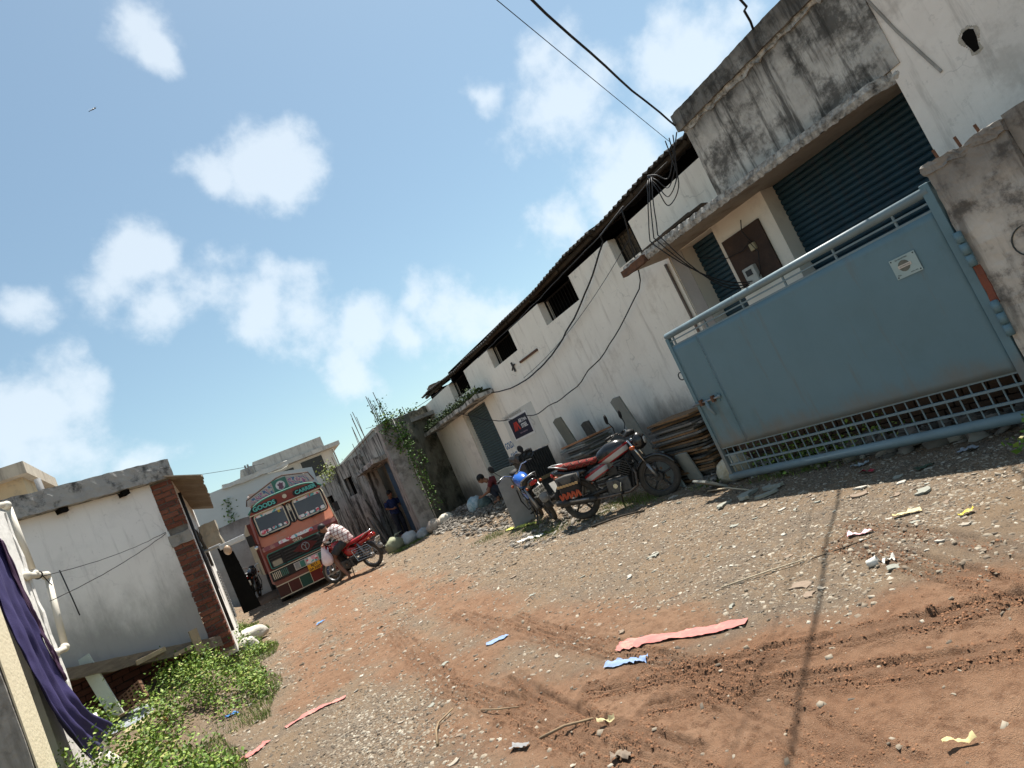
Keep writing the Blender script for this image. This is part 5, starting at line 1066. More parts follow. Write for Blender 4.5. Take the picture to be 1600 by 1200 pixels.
def motorcycle(name, label, loc, rz, body, stripe, second, tank=None, lean=0, seat_m=None, bags=False, alloy=True, scale=1.04, plate_s=None, steer=0, group='motorcycles', crash=False, pitch=0):
    b = thing(name, label, 'motorcycle', loc, (R(lean), R(pitch), R(rz)), group, scale=scale)
    b.rotation_mode = 'ZYX' if False else 'XYZ'
    BODY = mat(name + '_paint' + str(body), body, tuple(c * .85 for c in body), 3, rough=.22, bump=.02, spec=.6); TANK = tank_mat(name + '_tank' + str(tank or body), tank or body, stripe, second); SIDE = tank_mat(name + '_side' + str(body), body, tuple(q * .8 for q in stripe), second, .56)
    TYRE = mat('dusty_tyre', (.035, .033, .03), (.09, .075, .06), 9, rough=.9, bump=.4, bscale=60); RIM = mat('black_alloy', (.03, .03, .032), (.06, .055, .05), 8, rough=.45, metal=.3) if alloy else STEEL
    def wheel(nm, x):
        t = MB().torus((x, 0, .305), .262, .044, 'y', 36, 12, .9).build(nm, TYRE, b, smooth=True)
        sub(t, 'rim', MB().torus((x, 0, .305), .222, .02, 'y', 36, 8, 1.3), RIM, smooth=True)
        hub = MB().tube([(x, -.055, .305), (x, .055, .305)], .065, 16); sub(t, 'hub', hub, RIM, smooth=True, auto=40)
        k_ = 5 if alloy else 18
        for i in range(k_):
            a = 6.283 * i / k_ + .3; c, s = math.cos(a), math.sin(a)
            sub(t, 'spoke', MB().tube([(x + .05 * c, .0, .305 + .05 * s), (x + .135 * c, 0, .305 + .135 * s), (x + .215 * c, 0, .305 + .215 * s)], [.022, .014, .018] if alloy else .003, 6), RIM if alloy else CHROME, smooth=True)
        return t
    wheel('front_wheel', .64); wheel('rear_wheel', -.62)
    def fender(nm, x, a0, a1, r, w, m_):
        vs = []; n = 16
        for i in range(n + 1):
            a = R(a0 + (a1 - a0) * i / n)
            for q, dz in ((-1, -.028), (-.6, 0), (.6, 0), (1, -.028)): vs.append((x + (r + dz) * math.cos(a), q * w, .305 + (r + dz) * math.sin(a)))
        o = MB().add(vs, [(i * 4 + k, i * 4 + k + 1, i * 4 + 5 + k, i * 4 + 4 + k) for i in range(n) for k in range(3)]).build(nm, m_, b, smooth=True); s = o.modifiers.new('t', 'SOLIDIFY'); s.thickness = .005; return o
    fender('front_fender', .64, 20, 175, .335, .06, BODY); fender('rear_fender', -.62, 35, 190, .345, .065, DARK)
    for s in (-1, 1):
        f = MB().tube([(.64, s * .085, .305), (.555, s * .085, .52)], .026, 10).build('fork_leg', STEEL, b, smooth=True); sub(f, 'stanchion', MB().tube([(.555, s * .085, .52), (.40, s * .085, .93)], .017, 10), CHROME, smooth=True)
        MB().tube([(-.60, s * .125, .33), (-.53, s * .125, .52), (-.46, s * .12, .72)], [.03, .034, .022], 10).build('shock_absorber', STEEL, b, smooth=True)
        MB().tube([(-.62, s * .1, .305), (-.1, s * .09, .36)], .022, 8).build('swing_arm', DARK, b, smooth=True)
        h = MB().tube([(.41, 0, .96), (.40, s * .1, .98), (.34, s * .2, 1.06), (.28, s * .3, 1.05), (.22, s * .36, 1.03)], .012, 8).build('handlebar', CHROME, b, smooth=True)
        sub(h, 'grip', MB().tube([(.275, s * .305, 1.05), (.20, s * .385, 1.025)], .019, 8), BLACK, smooth=True); sub(h, 'lever', MB().tube([(.31, s * .27, 1.05), (.31, s * .35, 1.03), (.27, s * .41, 1.02)], .007, 6), BLACK)
        mi = MB().tube([(.32, s * .24, 1.06), (.34, s * .29, 1.16), (.31, s * .33, 1.25)], .007, 6).build('mirror_stem', BLACK, b); sub(mi, 'mirror', MB().ell((.3, s * .335, 1.30), (.02, .055, .075), 12, 8), BLACK, smooth=True)
        MB().ell((.46, s * .17, .80), (.045, .03, .03), 10, 6).build('indicator', mat('amber_lens', (.45, .1, .03), rough=.25, bump=0), b, smooth=True); MB().ell((-.83, s * .14, .72), (.04, .025, .025), 10, 6).build('indicator', MATS['amber_lens'], b, smooth=True)
        MB().loft([(-.38, s * .13, .01, .56, .66), (-.25, s * .14, .022, .50, .70), (-.08, s * .135, .02, .53, .72), (.0, s * .12, .01, .6, .7)], 10).build('side_panel', SIDE, b, smooth=True)
        MB().tube([(.12, s * .1, .24), (.1, s * .22, .24)], .014, 8).build('footpeg', BLACK, b)
    MB().loft([(.43, 0, .06, .78, .90), (.50, 0, .11, .74, .98), (.56, 0, .115, .74, .99), (.61, 0, .10, .77, .95), (.625, 0, .08, .80, .92)], 16).build('headlamp_cowl', BODY, b, smooth=True)
    MB().loft([(.626, 0, .075, .80, .91), (.64, 0, .05, .82, .89)], 14).build('headlamp_lens', mat('lamp_glass', (.5, .5, .48), rough=.1, bump=0, spec=.7), b, smooth=True)
    MB().loft([(.36, 0, .05, .96, 1.0), (.44, 0, .09, .97, 1.06), (.50, 0, .08, .97, 1.05)], 12).build('instrument', BLACK, b, smooth=True)
    MB().loft([(-.17, 0, .07, .74, .82), (-.1, 0, .105, .70, .90), (.05, 0, .135, .68, .97), (.2, 0, .135, .69, .985), (.3, 0, .105, .74, .96), (.36, 0, .06, .80, .9)], 18).build('fuel_tank', TANK, b, smooth=True)
    MB().tube([(.12, 0, .975), (.12, 0, .995)], .035, 14).build('filler_cap', CHROME, b)
    MB().loft([(-.82, 0, .07, .83, .89), (-.7, 0, .12, .775, .885), (-.45, 0, .135, .75, .86), (-.2, 0, .12, .74, .835), (-.08, 0, .08, .76, .86)], 16).build('seat', seat_m or mat('black_seat', (.02, .02, .021), rough=.6, bump=.2), b, smooth=True)
    MB().loft([(-.93, 0, .04, .78, .82), (-.85, 0, .085, .71, .83), (-.6, 0, .12, .66, .77), (-.35, 0, .12, .64, .74)], 14).build('tail_cowl', BODY, b, smooth=True)
    MB().loft([(-.945, 0, .05, .735, .795), (-.90, 0, .07, .72, .80)], 12).build('tail_lamp', mat('red_lens', (.4, .02, .015), rough=.2, bump=0), b, smooth=True)
    MB().tube([(-.6, .15, .80), (-.8, .14, .88), (-.92, .07, .9), (-.92, -.07, .9), (-.8, -.14, .88), (-.6, -.15, .80)], .012, 8).build('grab_rail', CHROME if crash else STEEL, b, smooth=True)
    # engine
    en = MB().rbox(-.12, .24, -.12, .12, .24, .46, (5, 3, 4), .012, 7).build('engine', mat('engine_dark', (.05, .05, .05), (.12, .115, .11), 14, rough=.5, metal=.5), b, bevel=.02)
    for s in (-1, 1): sub(en, 'cover', MB().tube([(.03, s * .11, .35), (.03, s * .155, .35)], .095, 18), MATS['engine_dark'], smooth=True, auto=40); sub(en, 'cap', MB().tube([(.03, s * .156, .36), (.03, s * .165, .36)], .035, 12), CHROME)
    for k in range(7): sub(en, 'cooling_fin', MB().cbox((.17 + .018 * k, 0, .47 + .028 * k), (.17, .2, .012), (0, R(32), 0)), DARK)
    sub(en, 'cylinder', MB().tube([(.15, 0, .44), (.29, 0, .68)], .06, 12), DARK); sub(en, 'carburettor', MB().cbox((.02, 0, .56), (.14, .1, .1)), DARK)
    ex = MB().tube([(.3, -.06, .56), (.36, -.09, .45), (.33, -.12, .28), (.2, -.14, .23), (-.2, -.16, .25), (-.34, -.17, .27)], .019, 10).build('exhaust_pipe', mat('burnt_steel', (.2, .16, .13), (.1, .08, .07), 9, rough=.45, metal=.8), b, smooth=True)
    sub(ex, 'muffler', MB().tube([(-.30, -.17, .265), (-.36, -.17, .275), (-.8, -.18, .335), (-.93, -.18, .352)], [.028, .046, .05, .04], 14), DARK, smooth=True); sub(ex, 'heat_shield', MB().tube([(-.4, -.205, .3), (-.7, -.215, .345)], .022, 8), STEEL, smooth=True)
    MB().tube([(.38, 0, .88), (.3, 0, .55), (.26, 0, .3), (-.1, 0, .24), (-.3, 0, .4), (-.35, 0, .7), (.34, 0, .84)], .02, 8).build('frame', BLACK, b)
    MB().box(-.55, -.1, .075, .09, .28, .36).build('chain_case', BLACK, b); MB().tube([(-.02, .1, .26), (-.1, .25, .03)], .012, 6).build('side_stand', DARK, b)
    MB().tube([(.05, -.14, .3), (.1, -.2, .28), (.14, -.2, .40)], .01, 6).build('kick_lever', CHROME, b)
    np_ = MB().cbox((-.965, 0, .60), (.008, .2, .16), (0, R(-18), 0)).build('number_plate', mat('plate_white', (.7, .69, .64), rough=.5, bump=0), b)
    if plate_s:
        Mx = Matrix.Translation((-.971, 0, .602)) @ Matrix.Rotation(R(-18), 4, 'Y') @ frame_matrix((0, 0, 0), (0, -1, 0), (0, 0, 1))
        for s, dz in zip(plate_s, (.035, -.035)): text('lettering', s, .062, INK, np_, Mx @ Matrix.Translation((0, dz, 0)), .001, .002)
    MB().loft([(-.99, 0, .07, .38, .5), (-.94, 0, .075, .38, .56), (-.88, 0, .06, .46, .62)], 10).build('mud_flap', mat('grey_plastic', (.25, .25, .25), (.18, .18, .18), 6, rough=.6) if plate_s else BLACK, b, smooth=True)
    if bags:
        for s in (-1, 1):
            g = MB().loft([(-.80, s * .2, .02, .44, .68), (-.77, s * .2, .055, .40, .70), (-.52, s * .2, .06, .40, .71), (-.47, s * .2, .03, .44, .69)], 12, 4).build('saddlebag', mat('bag_black', (.028, .026, .026), rough=.7, bump=.2), b, smooth=True)
            sub(g, 'flap', MB().loft([(-.81, s * .205, .03, .58, .72), (-.64, s * .205, .07, .57, .735), (-.46, s * .205, .03, .58, .72)], 12, 4), mat('bag_grey_flap', (.1, .095, .088), rough=.7), smooth=True)
            for k in range(9): sub(g, 'fringe', MB().cbox((-.79 + .038 * k, s * .27, .43 + .012 * (k % 2)), (.03, .012, .09), (0, R(20 if k % 2 else -15), 0)), mat('orange_fringe', (.45, .1, .04), (.3, .05, .03), 9, rough=.9))
            for k in range(7): sub(g, 'flap_trim', MB().cbox((-.78 + .05 * k, s * .278, .585), (.045, .01, .035), (0, R(12), 0)), mat('straw_trim', (.5, .33, .16), rough=.9))
    if crash: 
        for s in (-1, 1):
            c = MB().tube([(-.28, s * .2, .62), (-.78, s * .2, .62), (-.86, s * .2, .5), (-.8, s * .2, .33), (-.35, s * .2, .33), (-.28, s * .2, .62)], .009, 6).build('side_guard', CHROME, b)
            for k in range(4): sub(c, 'guard_bar', MB().tube([(-.33, s * .2, .39 + .06 * k), (-.8, s * .2, .39 + .06 * k)], .005, 5), CHROME)
    else: MB().tube([(.3, -.16, .72), (.36, -.2, .5), (.3, -.18, .3), (.3, .18, .3), (.36, .2, .5), (.3, .16, .72)], .013, 8).build('crash_bar', BLACK, b)
    return b
b1 = motorcycle('motorcycle', 'black motorcycle with red and white tank stripes and zigzag seat cover', (5.31, 8.65, .045), -52.7, (.012, .012, .013), (.4, .4, .4), (.24, .012, .015), lean=-2, seat_m=pattern('zigzag_seat', .9, zigzag, .1), bags=True, scale=1.07, pitch=4.2)
b2 = motorcycle('motorcycle', 'blue motorcycle seen from behind beside the upright stone slabs', (5.12, 10.95, .16), 74, (.013, .013, .015), (.03, .16, .5), (.02, .08, .3), tank=(.015, .1, .42), lean=-11, alloy=True, scale=1.03, plate_s=('CG 04', 'KR 6839'))
b3 = motorcycle('motorcycle', 'red motorcycle being ridden in front of the orange truck', (2.55, 17.58, gz(2.55, 17.58)), 133.5, (.3, .012, .015), (.36, .02, .02), (.2, .01, .01), lean=-4, alloy=False, scale=1.05, plate_s=('CG 04', 'LA 2218'), crash=True, seat_m=mat('red_seat', (.3, .015, .02), rough=.5))
b4 = motorcycle('motorcycle', 'dark parked motorcycle half hidden behind the black sheet', (.22, 23.0, .62), 80, (.02, .02, .022), (.3, .3, .3), (.2, .02, .02), lean=6, alloy=False, scale=1.0)
solo('dirt_mound', MB().ell((.5, 22.9, .42), (1.2, 1.2, .25), 20, 8), mat('mound_dirt', (.2, .13, .085), (.15, .1, .07), 4, rough=1), 'low dirt mound under the dark parked motorcycle', 'mound', (.6, 22.2, .4))

# ------------------------------------------------------------ people
def flesh(name, shapes, m_, parent, voxel=.014, smooth=6, level=0):
    mb = MB()
    for s in shapes:
        if s[0] == 't': mb.tube(s[1], s[2], 12)
        elif s[0] == 'e': mb.ell(s[1], s[2], 14, 10, s[3] if len(s) > 3 else None)
    o = mb.build(name, m_, parent, smooth=True)
    r_ = o.modifiers.new('Remesh', 'REMESH'); r_.mode = 'VOXEL'; r_.voxel_size = voxel; r_.use_smooth_shade = True
    k = o.modifiers.new('Smooth', 'SMOOTH'); k.factor = .5; k.iterations = smooth
    return o
def head(parent, c, fwd, hair=True, r=.1):
    """one head: skull, jaw, nose, ears; face looks along fwd"""
    f = Vector(fwd).normalized(); up = Vector((0, 0, 1)); s = f.cross(up).normalized(); u = s.cross(f); C = Vector(c)
    M = Matrix((tuple(f), tuple(s), tuple(u))).transposed()
    sh = [('e', C, (r * .95, r * .76, r * 1.1), M), ('e', C + f * r * .3 - u * r * .55, (r * .6, r * .56, r * .62), M), ('e', C + f * r * .98 - u * r * .12, (r * .17, r * .13, r * .24), M)]
    for q in (-1, 1): sh.append(('e', C + s * q * r * .8 - u * r * .1, (r * .16, r * .09, r * .26), M))
    sh.append(('e', C + f * r * .86 - u * r * .52, (r * .08, r * .26, r * .08), M))
    eyes = MB()
    for q in (-1, 1): eyes.ell(C + f * r * .86 + s * q * r * .34 + u * r * .06, (r * .09, r * .13, r * .08), 8, 6, M)
    hr = MB()
    Mh = M; hr.ell(C - f * r * .12 + u * r * .22, (r * 1.0, r * .86, r * 1.0), 16, 12, Mh)
    return sh, eyes, hr
def hand(w, d, side, curl=.5):
    """palm, four fingers of unequal length and a thumb; w wrist point, d direction, side = thumb side"""
    w = Vector(w); d = Vector(d).normalized(); s = Vector(side); s = (s - d * s.dot(d)).normalized(); n = d.cross(s)
    out = [('t', [w - d * .02, w + d * .045, w + d * .085], [.024, .034, .032])]
    for k, L in enumerate((.062, .072, .068, .052)):
        b = w + d * .08 + s * (.027 - .018 * k); out.append(('t', [b, b + d * L * .5 - n * L * .3 * curl, b + d * L * (.8 - .5 * curl) - n * L * curl], [.0095, .009, .0075]))
    b = w + d * .03 + s * .03; out.append(('t', [b, b + d * .025 + s * .02 - n * .01, b + d * .055 + s * .018 - n * .025 * curl], [.012, .011, .009]))
    return out
def plaid(N, L, co):
    s = N.new('ShaderNodeSeparateXYZ'); L.new(co, s.inputs[0])
    def band(o, per, w, ph):
        a = N.new('ShaderNodeMath'); a.operation = 'MULTIPLY_ADD'; L.new(o, a.inputs[0]); a.inputs[1].default_value = 1 / per; a.inputs[2].default_value = ph
        f = N.new('ShaderNodeMath'); f.operation = 'FRACT'; L.new(a.outputs[0], f.inputs[0]); g = N.new('ShaderNodeMath'); g.operation = 'LESS_THAN'; L.new(f.outputs[0], g.inputs[0]); g.inputs[1].default_value = w; return g.outputs[0]
    def add(a, b): n = N.new('ShaderNodeMath'); n.operation = 'ADD'; L.new(a, n.inputs[0]); L.new(b, n.inputs[1]); return n.outputs[0]
    a = add(band(s.outputs[2], .085, .22, 0), band(s.outputs[0], .085, .22, .3)); m_ = N.new('ShaderNodeMath'); m_.operation = 'MULTIPLY'; m_.inputs[1].default_value = .5; L.new(a, m_.inputs[0])
    return ramp(N, L, m_.outputs[0], [(0, (.62, .57, .55)), (.3, (.3, .17, .16)), (.8, (.08, .05, .06))])
PLAID = pattern('plaid_shirt', .9, plaid, .1); SHORTS = mat('grey_shorts', (.05, .055, .06), rough=.9); 
rd = thing('person', 'person in a white plaid shirt and dark shorts bent over the red motorcycle', 'person', b3.location, tuple(b3.rotation_euler), None, scale=1.05)
hsh, eyes, hr = head(rd, (.36, .03, 1.40), (.75, .05, -.66), r=.105)
body = hsh + [('t', [(.20, 0, 1.24), (.28, .01, 1.31), (.34, .02, 1.37)], [.07, .058, .055])]
# bare legs and feet, forearms
body += [('t', [(-.1, .11, .86), (.16, .2, .74), (.25, .23, .60), (.12, .3, .36), (-.06, .37, .11)], [.09, .085, .062, .055, .036]), ('t', [(-.08, .375, .075), (.02, .385, .04), (.15, .39, .03)], [.038, .036, .028]),
         ('t', [(-.1, -.11, .86), (.18, -.16, .72), (.3, -.17, .58), (.18, -.17, .36), (.1, -.17, .3)], [.09, .085, .062, .05, .036]), ('t', [(.08, -.17, .29), (.2, -.18, .26)], [.036, .028]), ('e', (-.12, 0, .9), (.14, .15, .1))]
body += hand((.255, .335, 1.075), (.1, .6, -.5), (1, 0, .1), .9) + hand((.255, -.335, 1.075), (.1, -.6, -.5), (1, 0, .1), .9)
bd = flesh('body', body, SKIN, rd)
eyes.build('eyes', HAIR, rd); hr.build('hair', HAIR, rd, smooth=True)
flesh('shirt', [('t', [(-.17, 0, .86), (-.12, 0, 1.0), (.0, 0, 1.16), (.12, 0, 1.25), (.22, 0, 1.27)], [.15, .165, .175, .165, .09]), ('e', (-.02, 0, 1.12), (.15, .2, .15)), ('e', (.12, 0, 1.22), (.13, .21, .11)),
                ('t', [(.13, .17, 1.23), (.19, .27, 1.13), (.23, .31, 1.10), (.25, .335, 1.085)], [.075, .064, .052, .044]), ('t', [(.13, -.17, 1.23), (.19, -.27, 1.13), (.23, -.31, 1.10), (.25, -.335, 1.085)], [.075, .064, .052, .044]), ('e', (-.19, 0, .9), (.12, .17, .1))], PLAID, rd, .016)
flesh('shorts', [('e', (-.13, 0, .88), (.16, .17, .09)), ('t', [(-.1, .1, .88), (.08, .17, .80), (.19, .21, .715)], [.11, .108, .1]), ('t', [(-.1, -.1, .88), (.08, -.14, .80), (.2, -.165, .71)], [.11, .108, .1])], SHORTS, rd, .016)
sn = MB().loft([(-.13, .385, .045, .0, .02), (.0, .385, .05, .0, .02), (.17, .39, .04, .0, .018)], 10).build('sandal', mat('sandal_brown', (.2, .08, .05), rough=.8), rd)
MB().loft([(.05, -.175, .045, .225, .243), (.24, -.18, .04, .225, .243)], 10).build('sandal', MATS['sandal_brown'], rd)
# carrier bag on the handlebar
bgm = mat('pink_white_plastic', (.66, .52, .56), (.74, .66, .69), 5, rough=.4, bump=.3, bscale=10, spec=.5)
bg_ = thing('carrier_bag', 'pale pink plastic carrier bag hanging from the red motorcycle handlebar', 'bag', b3.location, tuple(b3.rotation_euler), None, scale=1.05)
mb = MB(); ring = 18; vs = []
for z, r_ in ((1.02, .02), (.96, .05), (.88, .09), (.76, .135), (.64, .15), (.56, .125), (.53, .05)):
    for i in range(ring): a = 6.283 * i / ring; q = r_ * (1 + .16 * math.sin(5 * a + z * 9) * (1 if z > .6 else .5)); vs.append((.30 + q * math.cos(a) * .9, .40 + q * math.sin(a) * .8, z))
mb.add(vs, [(j * ring + i, j * ring + (i + 1) % ring, (j + 1) * ring + (i + 1) % ring, (j + 1) * ring + i) for j in range(6) for i in range(ring)] + [tuple(6 * ring + i for i in range(ring))]).build('sack', bgm, bg_, smooth=True)
for s in (-1, 1): MB().tube([(.30 + .05 * s, .4, .93), (.27 + .02 * s, .37, 1.02), (.255, .345, 1.075)], .012, 6).build('handle', bgm, bg_)
# squatting man
RED = mat('dark_red_shirt', (.13, .022, .022), (.09, .016, .018), 5, rough=.9)
sq = thing('person', 'person in a dark red shirt squatting by the grey shutter', 'person', (6.32, 15.75, gz(6.32, 15.75)), (0, 0, R(-24.6)))
hsh, eyes, hr = head(sq, (-.27, 0, .73), (-.85, 0, -.5), r=.105)
flesh('body', hsh + [('t', [(-.12, 0, .6), (-.2, 0, .66), (-.25, 0, .7)], [.07, .058, .055])] + sum([[('t', [(.2, s * .1, .18), (-.16, s * .16, .46), (-.2, s * .16, .42), (-.03, s * .15, .08)], [.085, .075, .06, .04]), ('t', [(-.02, s * .15, .04), (-.2, s * .16, .03)], [.04, .03]), ('t', [(-.1, s * .2, .55), (-.2, s * .24, .35), (-.4, s * .1, .3)], [.05, .042, .028])] + hand((-.4, s * .1, .3), (-1, -s * .3, -.1), (0, 0, 1), .7) for s in (-1, 1)], []), SKIN, sq)
eyes.build('eyes', HAIR, sq); hr.build('hair', HAIR, sq, smooth=True)
flesh('shirt', [('t', [(.2, 0, .16), (.14, 0, .36), (.02, 0, .54), (-.1, 0, .6)], [.15, .165, .165, .1]), ('e', (-.03, 0, .54), (.12, .2, .1)), ('t', [(-.05, .18, .56), (-.14, .23, .44)], [.075, .06]), ('t', [(-.05, -.18, .56), (-.14, -.23, .44)], [.075, .06])], RED, sq, .016)
flesh('trousers', [('e', (.2, 0, .14), (.15, .17, .12))] + [('t', [(.2, s * .1, .18), (-.16, s * .16, .47), (-.19, s * .16, .43), (-.05, s * .15, .14)], [.1, .09, .075, .055]) for s in (-1, 1)], mat('dark_trousers', (.03, .035, .05), rough=.9), sq, .016)
# standing man in the doorway
BLUE = pattern('striped_blue_shirt', .9, lambda N, L, co: (lambda s: (L.new(co, s.inputs[0]), ramp(N, L, (lambda f, a: (L.new(s.outputs[2], a.inputs[0]), setattr(a, 'operation', 'MULTIPLY'), a.inputs[1].__setattr__('default_value', 22), setattr(f, 'operation', 'FRACT'), L.new(a.outputs[0], f.inputs[0]), f.outputs[0])[-1])(N.new('ShaderNodeMath'), N.new('ShaderNodeMath')), [(0, (.018, .03, .09)), (.7, (.045, .06, .14))]))[-1])(N.new('ShaderNodeSeparateXYZ')), .1)
mn = thing('person', 'person in a blue striped shirt standing in the doorway of the old wall', 'person', (5.08, 21.85, gz(4.93, 21.85)), (0, 0, R(-80)))
hsh, eyes, hr = head(mn, (.12, 0, 1.5), (.9, .1, -.35), r=.108)
legs = sum([[('t', [(-.02, s * .09, .84), (.03, s * .1, .46), (-.02, s * .1, .1)], [.085, .06, .045]), ('t', [(-.04, s * .1, .05), (.14, s * .12, .035)], [.042, .035]), ('t', [(.02, s * .2, 1.3), (.02, s * .26, 1.06), (.22, s * .12, .98)], [.05, .045, .03])] + hand((.22, s * .12, .98), (1, -s * .5, 0), (0, 0, 1), .6) for s in (-1, 1)], [])
flesh('body', hsh + legs + [('t', [(.02, 0, 1.28), (.06, 0, 1.38), (.1, 0, 1.44)], [.07, .058, .055])], SKIN, mn)
eyes.build('eyes', HAIR, mn); hr.build('hair', HAIR, mn, smooth=True)
flesh('shirt', [('t', [(-.04, 0, .78), (-.04, 0, 1.0), (0, 0, 1.22), (.04, 0, 1.32)], [.165, .165, .17, .09]), ('e', (.0, 0, 1.25), (.12, .21, .1)), ('t', [(.01, .19, 1.27), (.02, .25, 1.1)], [.075, .065]), ('t', [(.01, -.19, 1.27), (.02, -.25, 1.1)], [.075, .065])], BLUE, mn, .016)
flesh('trousers', [('e', (-.03, 0, .82), (.15, .17, .12))] + [('t', [(-.02, s * .09, .82), (.03, s * .1, .46), (-.02, s * .1, .08)], [.11, .085, .07]) for s in (-1, 1)], MATS['dark_trousers'], mn, .016)
# ------------------------------------------------------------ stone slabs
SL = [mat('slab_grey', (.21, .205, .195), (.12, .115, .105), 6, rough=.95, bump=.5), mat('slab_rust', (.25, .14, .065), (.13, .085, .05), 5, rough=.95, bump=.5), mat('slab_dark', (.1, .095, .085), (.05, .047, .042), 6, rough=.95, bump=.5), mat('slab_green_grey', (.25, .26, .235), (.19, .195, .175), 4, rough=.9, bump=.3)]
def slab_mesh(k, L, W_, T, m_, seed):
    random.seed(100 + seed); n = 14; poly = []
    for (ax, ay), (bx, by) in zip(((-1, -1), (1, -1), (1, 1), (-1, 1)), ((1, -1), (1, 1), (-1, 1), (-1, -1))):
        for t in (.04, .35, .68, .96): poly.append((L / 2 * (ax + (bx - ax) * t) * random.uniform(.96, 1.03), W_ / 2 * (ay + (by - ay) * t) * random.uniform(.94, 1.05)))
    return MB().prism(poly, 'z', 0, T).mesh('stone_slab', m_)
meshes = [slab_mesh(k, 1.15, .6, .028, SL[(0, 1, 2, 0, 1, 2, 1, 2)[k]], k) for k in range(8)]
def put(mesh, name, loc, rot, label, cat, group):
    o = bpy.data.objects.new(name, mesh); COL.objects.link(o); o.location = loc; o.rotation_euler = rot; return tag(o, label, cat, group)
z = .02
for k in range(32):
    put(meshes[random.randrange(8)], 'stone_slab', (6.42 + random.uniform(-.06, .06), 7.85 + random.uniform(-.09, .09), z), (random.uniform(-.012, .012), random.uniform(-.012, .012), R(90) + random.uniform(-.1, .1)), 'thin rough stone slab in the tall rust stained stack beside the gate', 'stone slab', 'slabs stacked beside the gate'); z += .0315
random.seed(5)
meshes2 = [slab_mesh(k, .95, .62, .03, SL[(0, 3, 0, 2)[k]], k + 20) for k in range(4)]; top = slab_mesh(0, .95, .62, .03, mat('slab_orange', (.42, .19, .09), (.3, .15, .08), 4, rough=.95), 30)
z = gz(6.2, 10.4) + .02
for k in range(26):
    put(meshes2[random.randrange(4)], 'stone_slab', (6.2 + random.uniform(-.06, .06), 10.35 + random.uniform(-.08, .08), z), (random.uniform(-.015, .015), random.uniform(-.015, .015), R(90) + random.uniform(-.2, .2)), 'grey stone slab in the stack behind the black motorcycle seat', 'stone slab', 'slabs stacked behind the motorcycles'); z += .035
put(top, 'stone_slab', (6.2, 10.35, z), (.01, .02, R(97)), 'orange brown slab on top of the stack behind the motorcycle', 'stone slab', None)
def upright(label, base, w, h, t, yaw, lean, m_, roll=0, group=None, name='stone_slab'):
    o = MB().prism([(-w / 2, 0), (w / 2, 0), (w / 2 * .98, h * .97), (w * .1, h), (-w / 2 * .96, h * .99)], 'y', -t / 2, t / 2).build(name, m_, None, bevel=.004); o.location = base; o.rotation_euler = (R(lean), R(roll), R(yaw)); return tag(o, label, 'stone slab', group)
# upright bundle beside the blue motorcycle
gx, gy = 4.98, 11.75; g0 = gz(gx, gy) - .03
upright('pale grey slab standing at the front of the upright bundle by the blue motorcycle', (gx, gy, g0), .44, 1.0, .03, -34, -4, mat('slab_pale', (.27, .27, .265), (.2, .2, .195), 4, rough=.9, bump=.2))
upright('taller broken slab standing behind the pale front slab', (gx + .05, gy + .06, g0), .46, 1.18, .03, -35, -4, SL[3])
for k in range(4): upright('rust edged slab packed inside the upright bundle', (gx + .08 + .04 * k, gy + .1 + .05 * k, g0), .44, .94 + .04 * (k % 2), .036, -34 - k, -4, SL[1 + k % 2], 0, 'rusty slabs in the upright bundle')
upright('narrow blue grey slab upright right of the bundle', (5.36, 11.9, g0 + .02), .2, .95, .03, 12, -6, mat('slab_blue_grey', (.3, .34, .36), (.24, .27, .29), 4, rough=.85)); upright('thin dark slab edge beside the blue grey slab', (5.58, 11.95, g0 + .04), .12, .6, .04, 20, -4, SL[2])
upright('large olive grey slab leaning on the warehouse wall', (6.72, 11.55, gz(6.7, 11.5)), .62, 1.45, .035, 78, -9, mat('slab_olive', (.2, .195, .155), (.16, .155, .125), 3, rough=.9), 0); upright('small dark slab leaning beside the large olive slab', (6.8, 10.85, gz(6.8, 10.8)), .4, 1.2, .035, 84, -8, SL[2])
upright('tall narrow green grey slab leaning on the wall behind the motorcycle', (6.75, 9.35, gz(6.7, 9.3)), .36, 1.55, .035, 86, -10, SL[3])
upright('square grey slab standing behind the front wheel of the black motorcycle', (6.05, 8.15, .02), .5, .62, .03, 70, -8, mat('slab_teal_grey', (.24, .27, .26), (.2, .22, .21), 3, rough=.85)); upright('brownish slab leaning next to the square grey slab', (6.1, 7.75, .02), .34, .5, .03, 84, -10, SL[3])
# wrapped dark bale on a timber near the shutter
bl = thing('wrapped_bale', 'black plastic wrapped bale of slats standing behind the blue motorcycle', 'bale', (6.1, 12.6, gz(6.1, 12.6)))
MB().box(-.4, .4, -.3, .3, .35, .42).build('pallet', mat('pallet_wood', (.3, .22, .12), rough=.95), bl); MB().box(-.35, .35, -.25, .25, -.05, .349).build('pedestal', SL[2], bl)
for k in range(12): MB().box(-.36 + .06 * k, -.315 + .06 * k, -.28, .28, .421, .95 + .01 * (k % 3)).build('slat', mat('bale_black', (.02, .019, .018), (.05, .045, .04), 8, rough=.6), bl)
MB().rbox(-.42, -.05, -.3, .3, .9, 1.06, (8, 6, 3), .06, 5).build('wrap', mat('black_wrap', (.015, .015, .016), (.04, .04, .04), 9, rough=.3, spec=.5), bl)

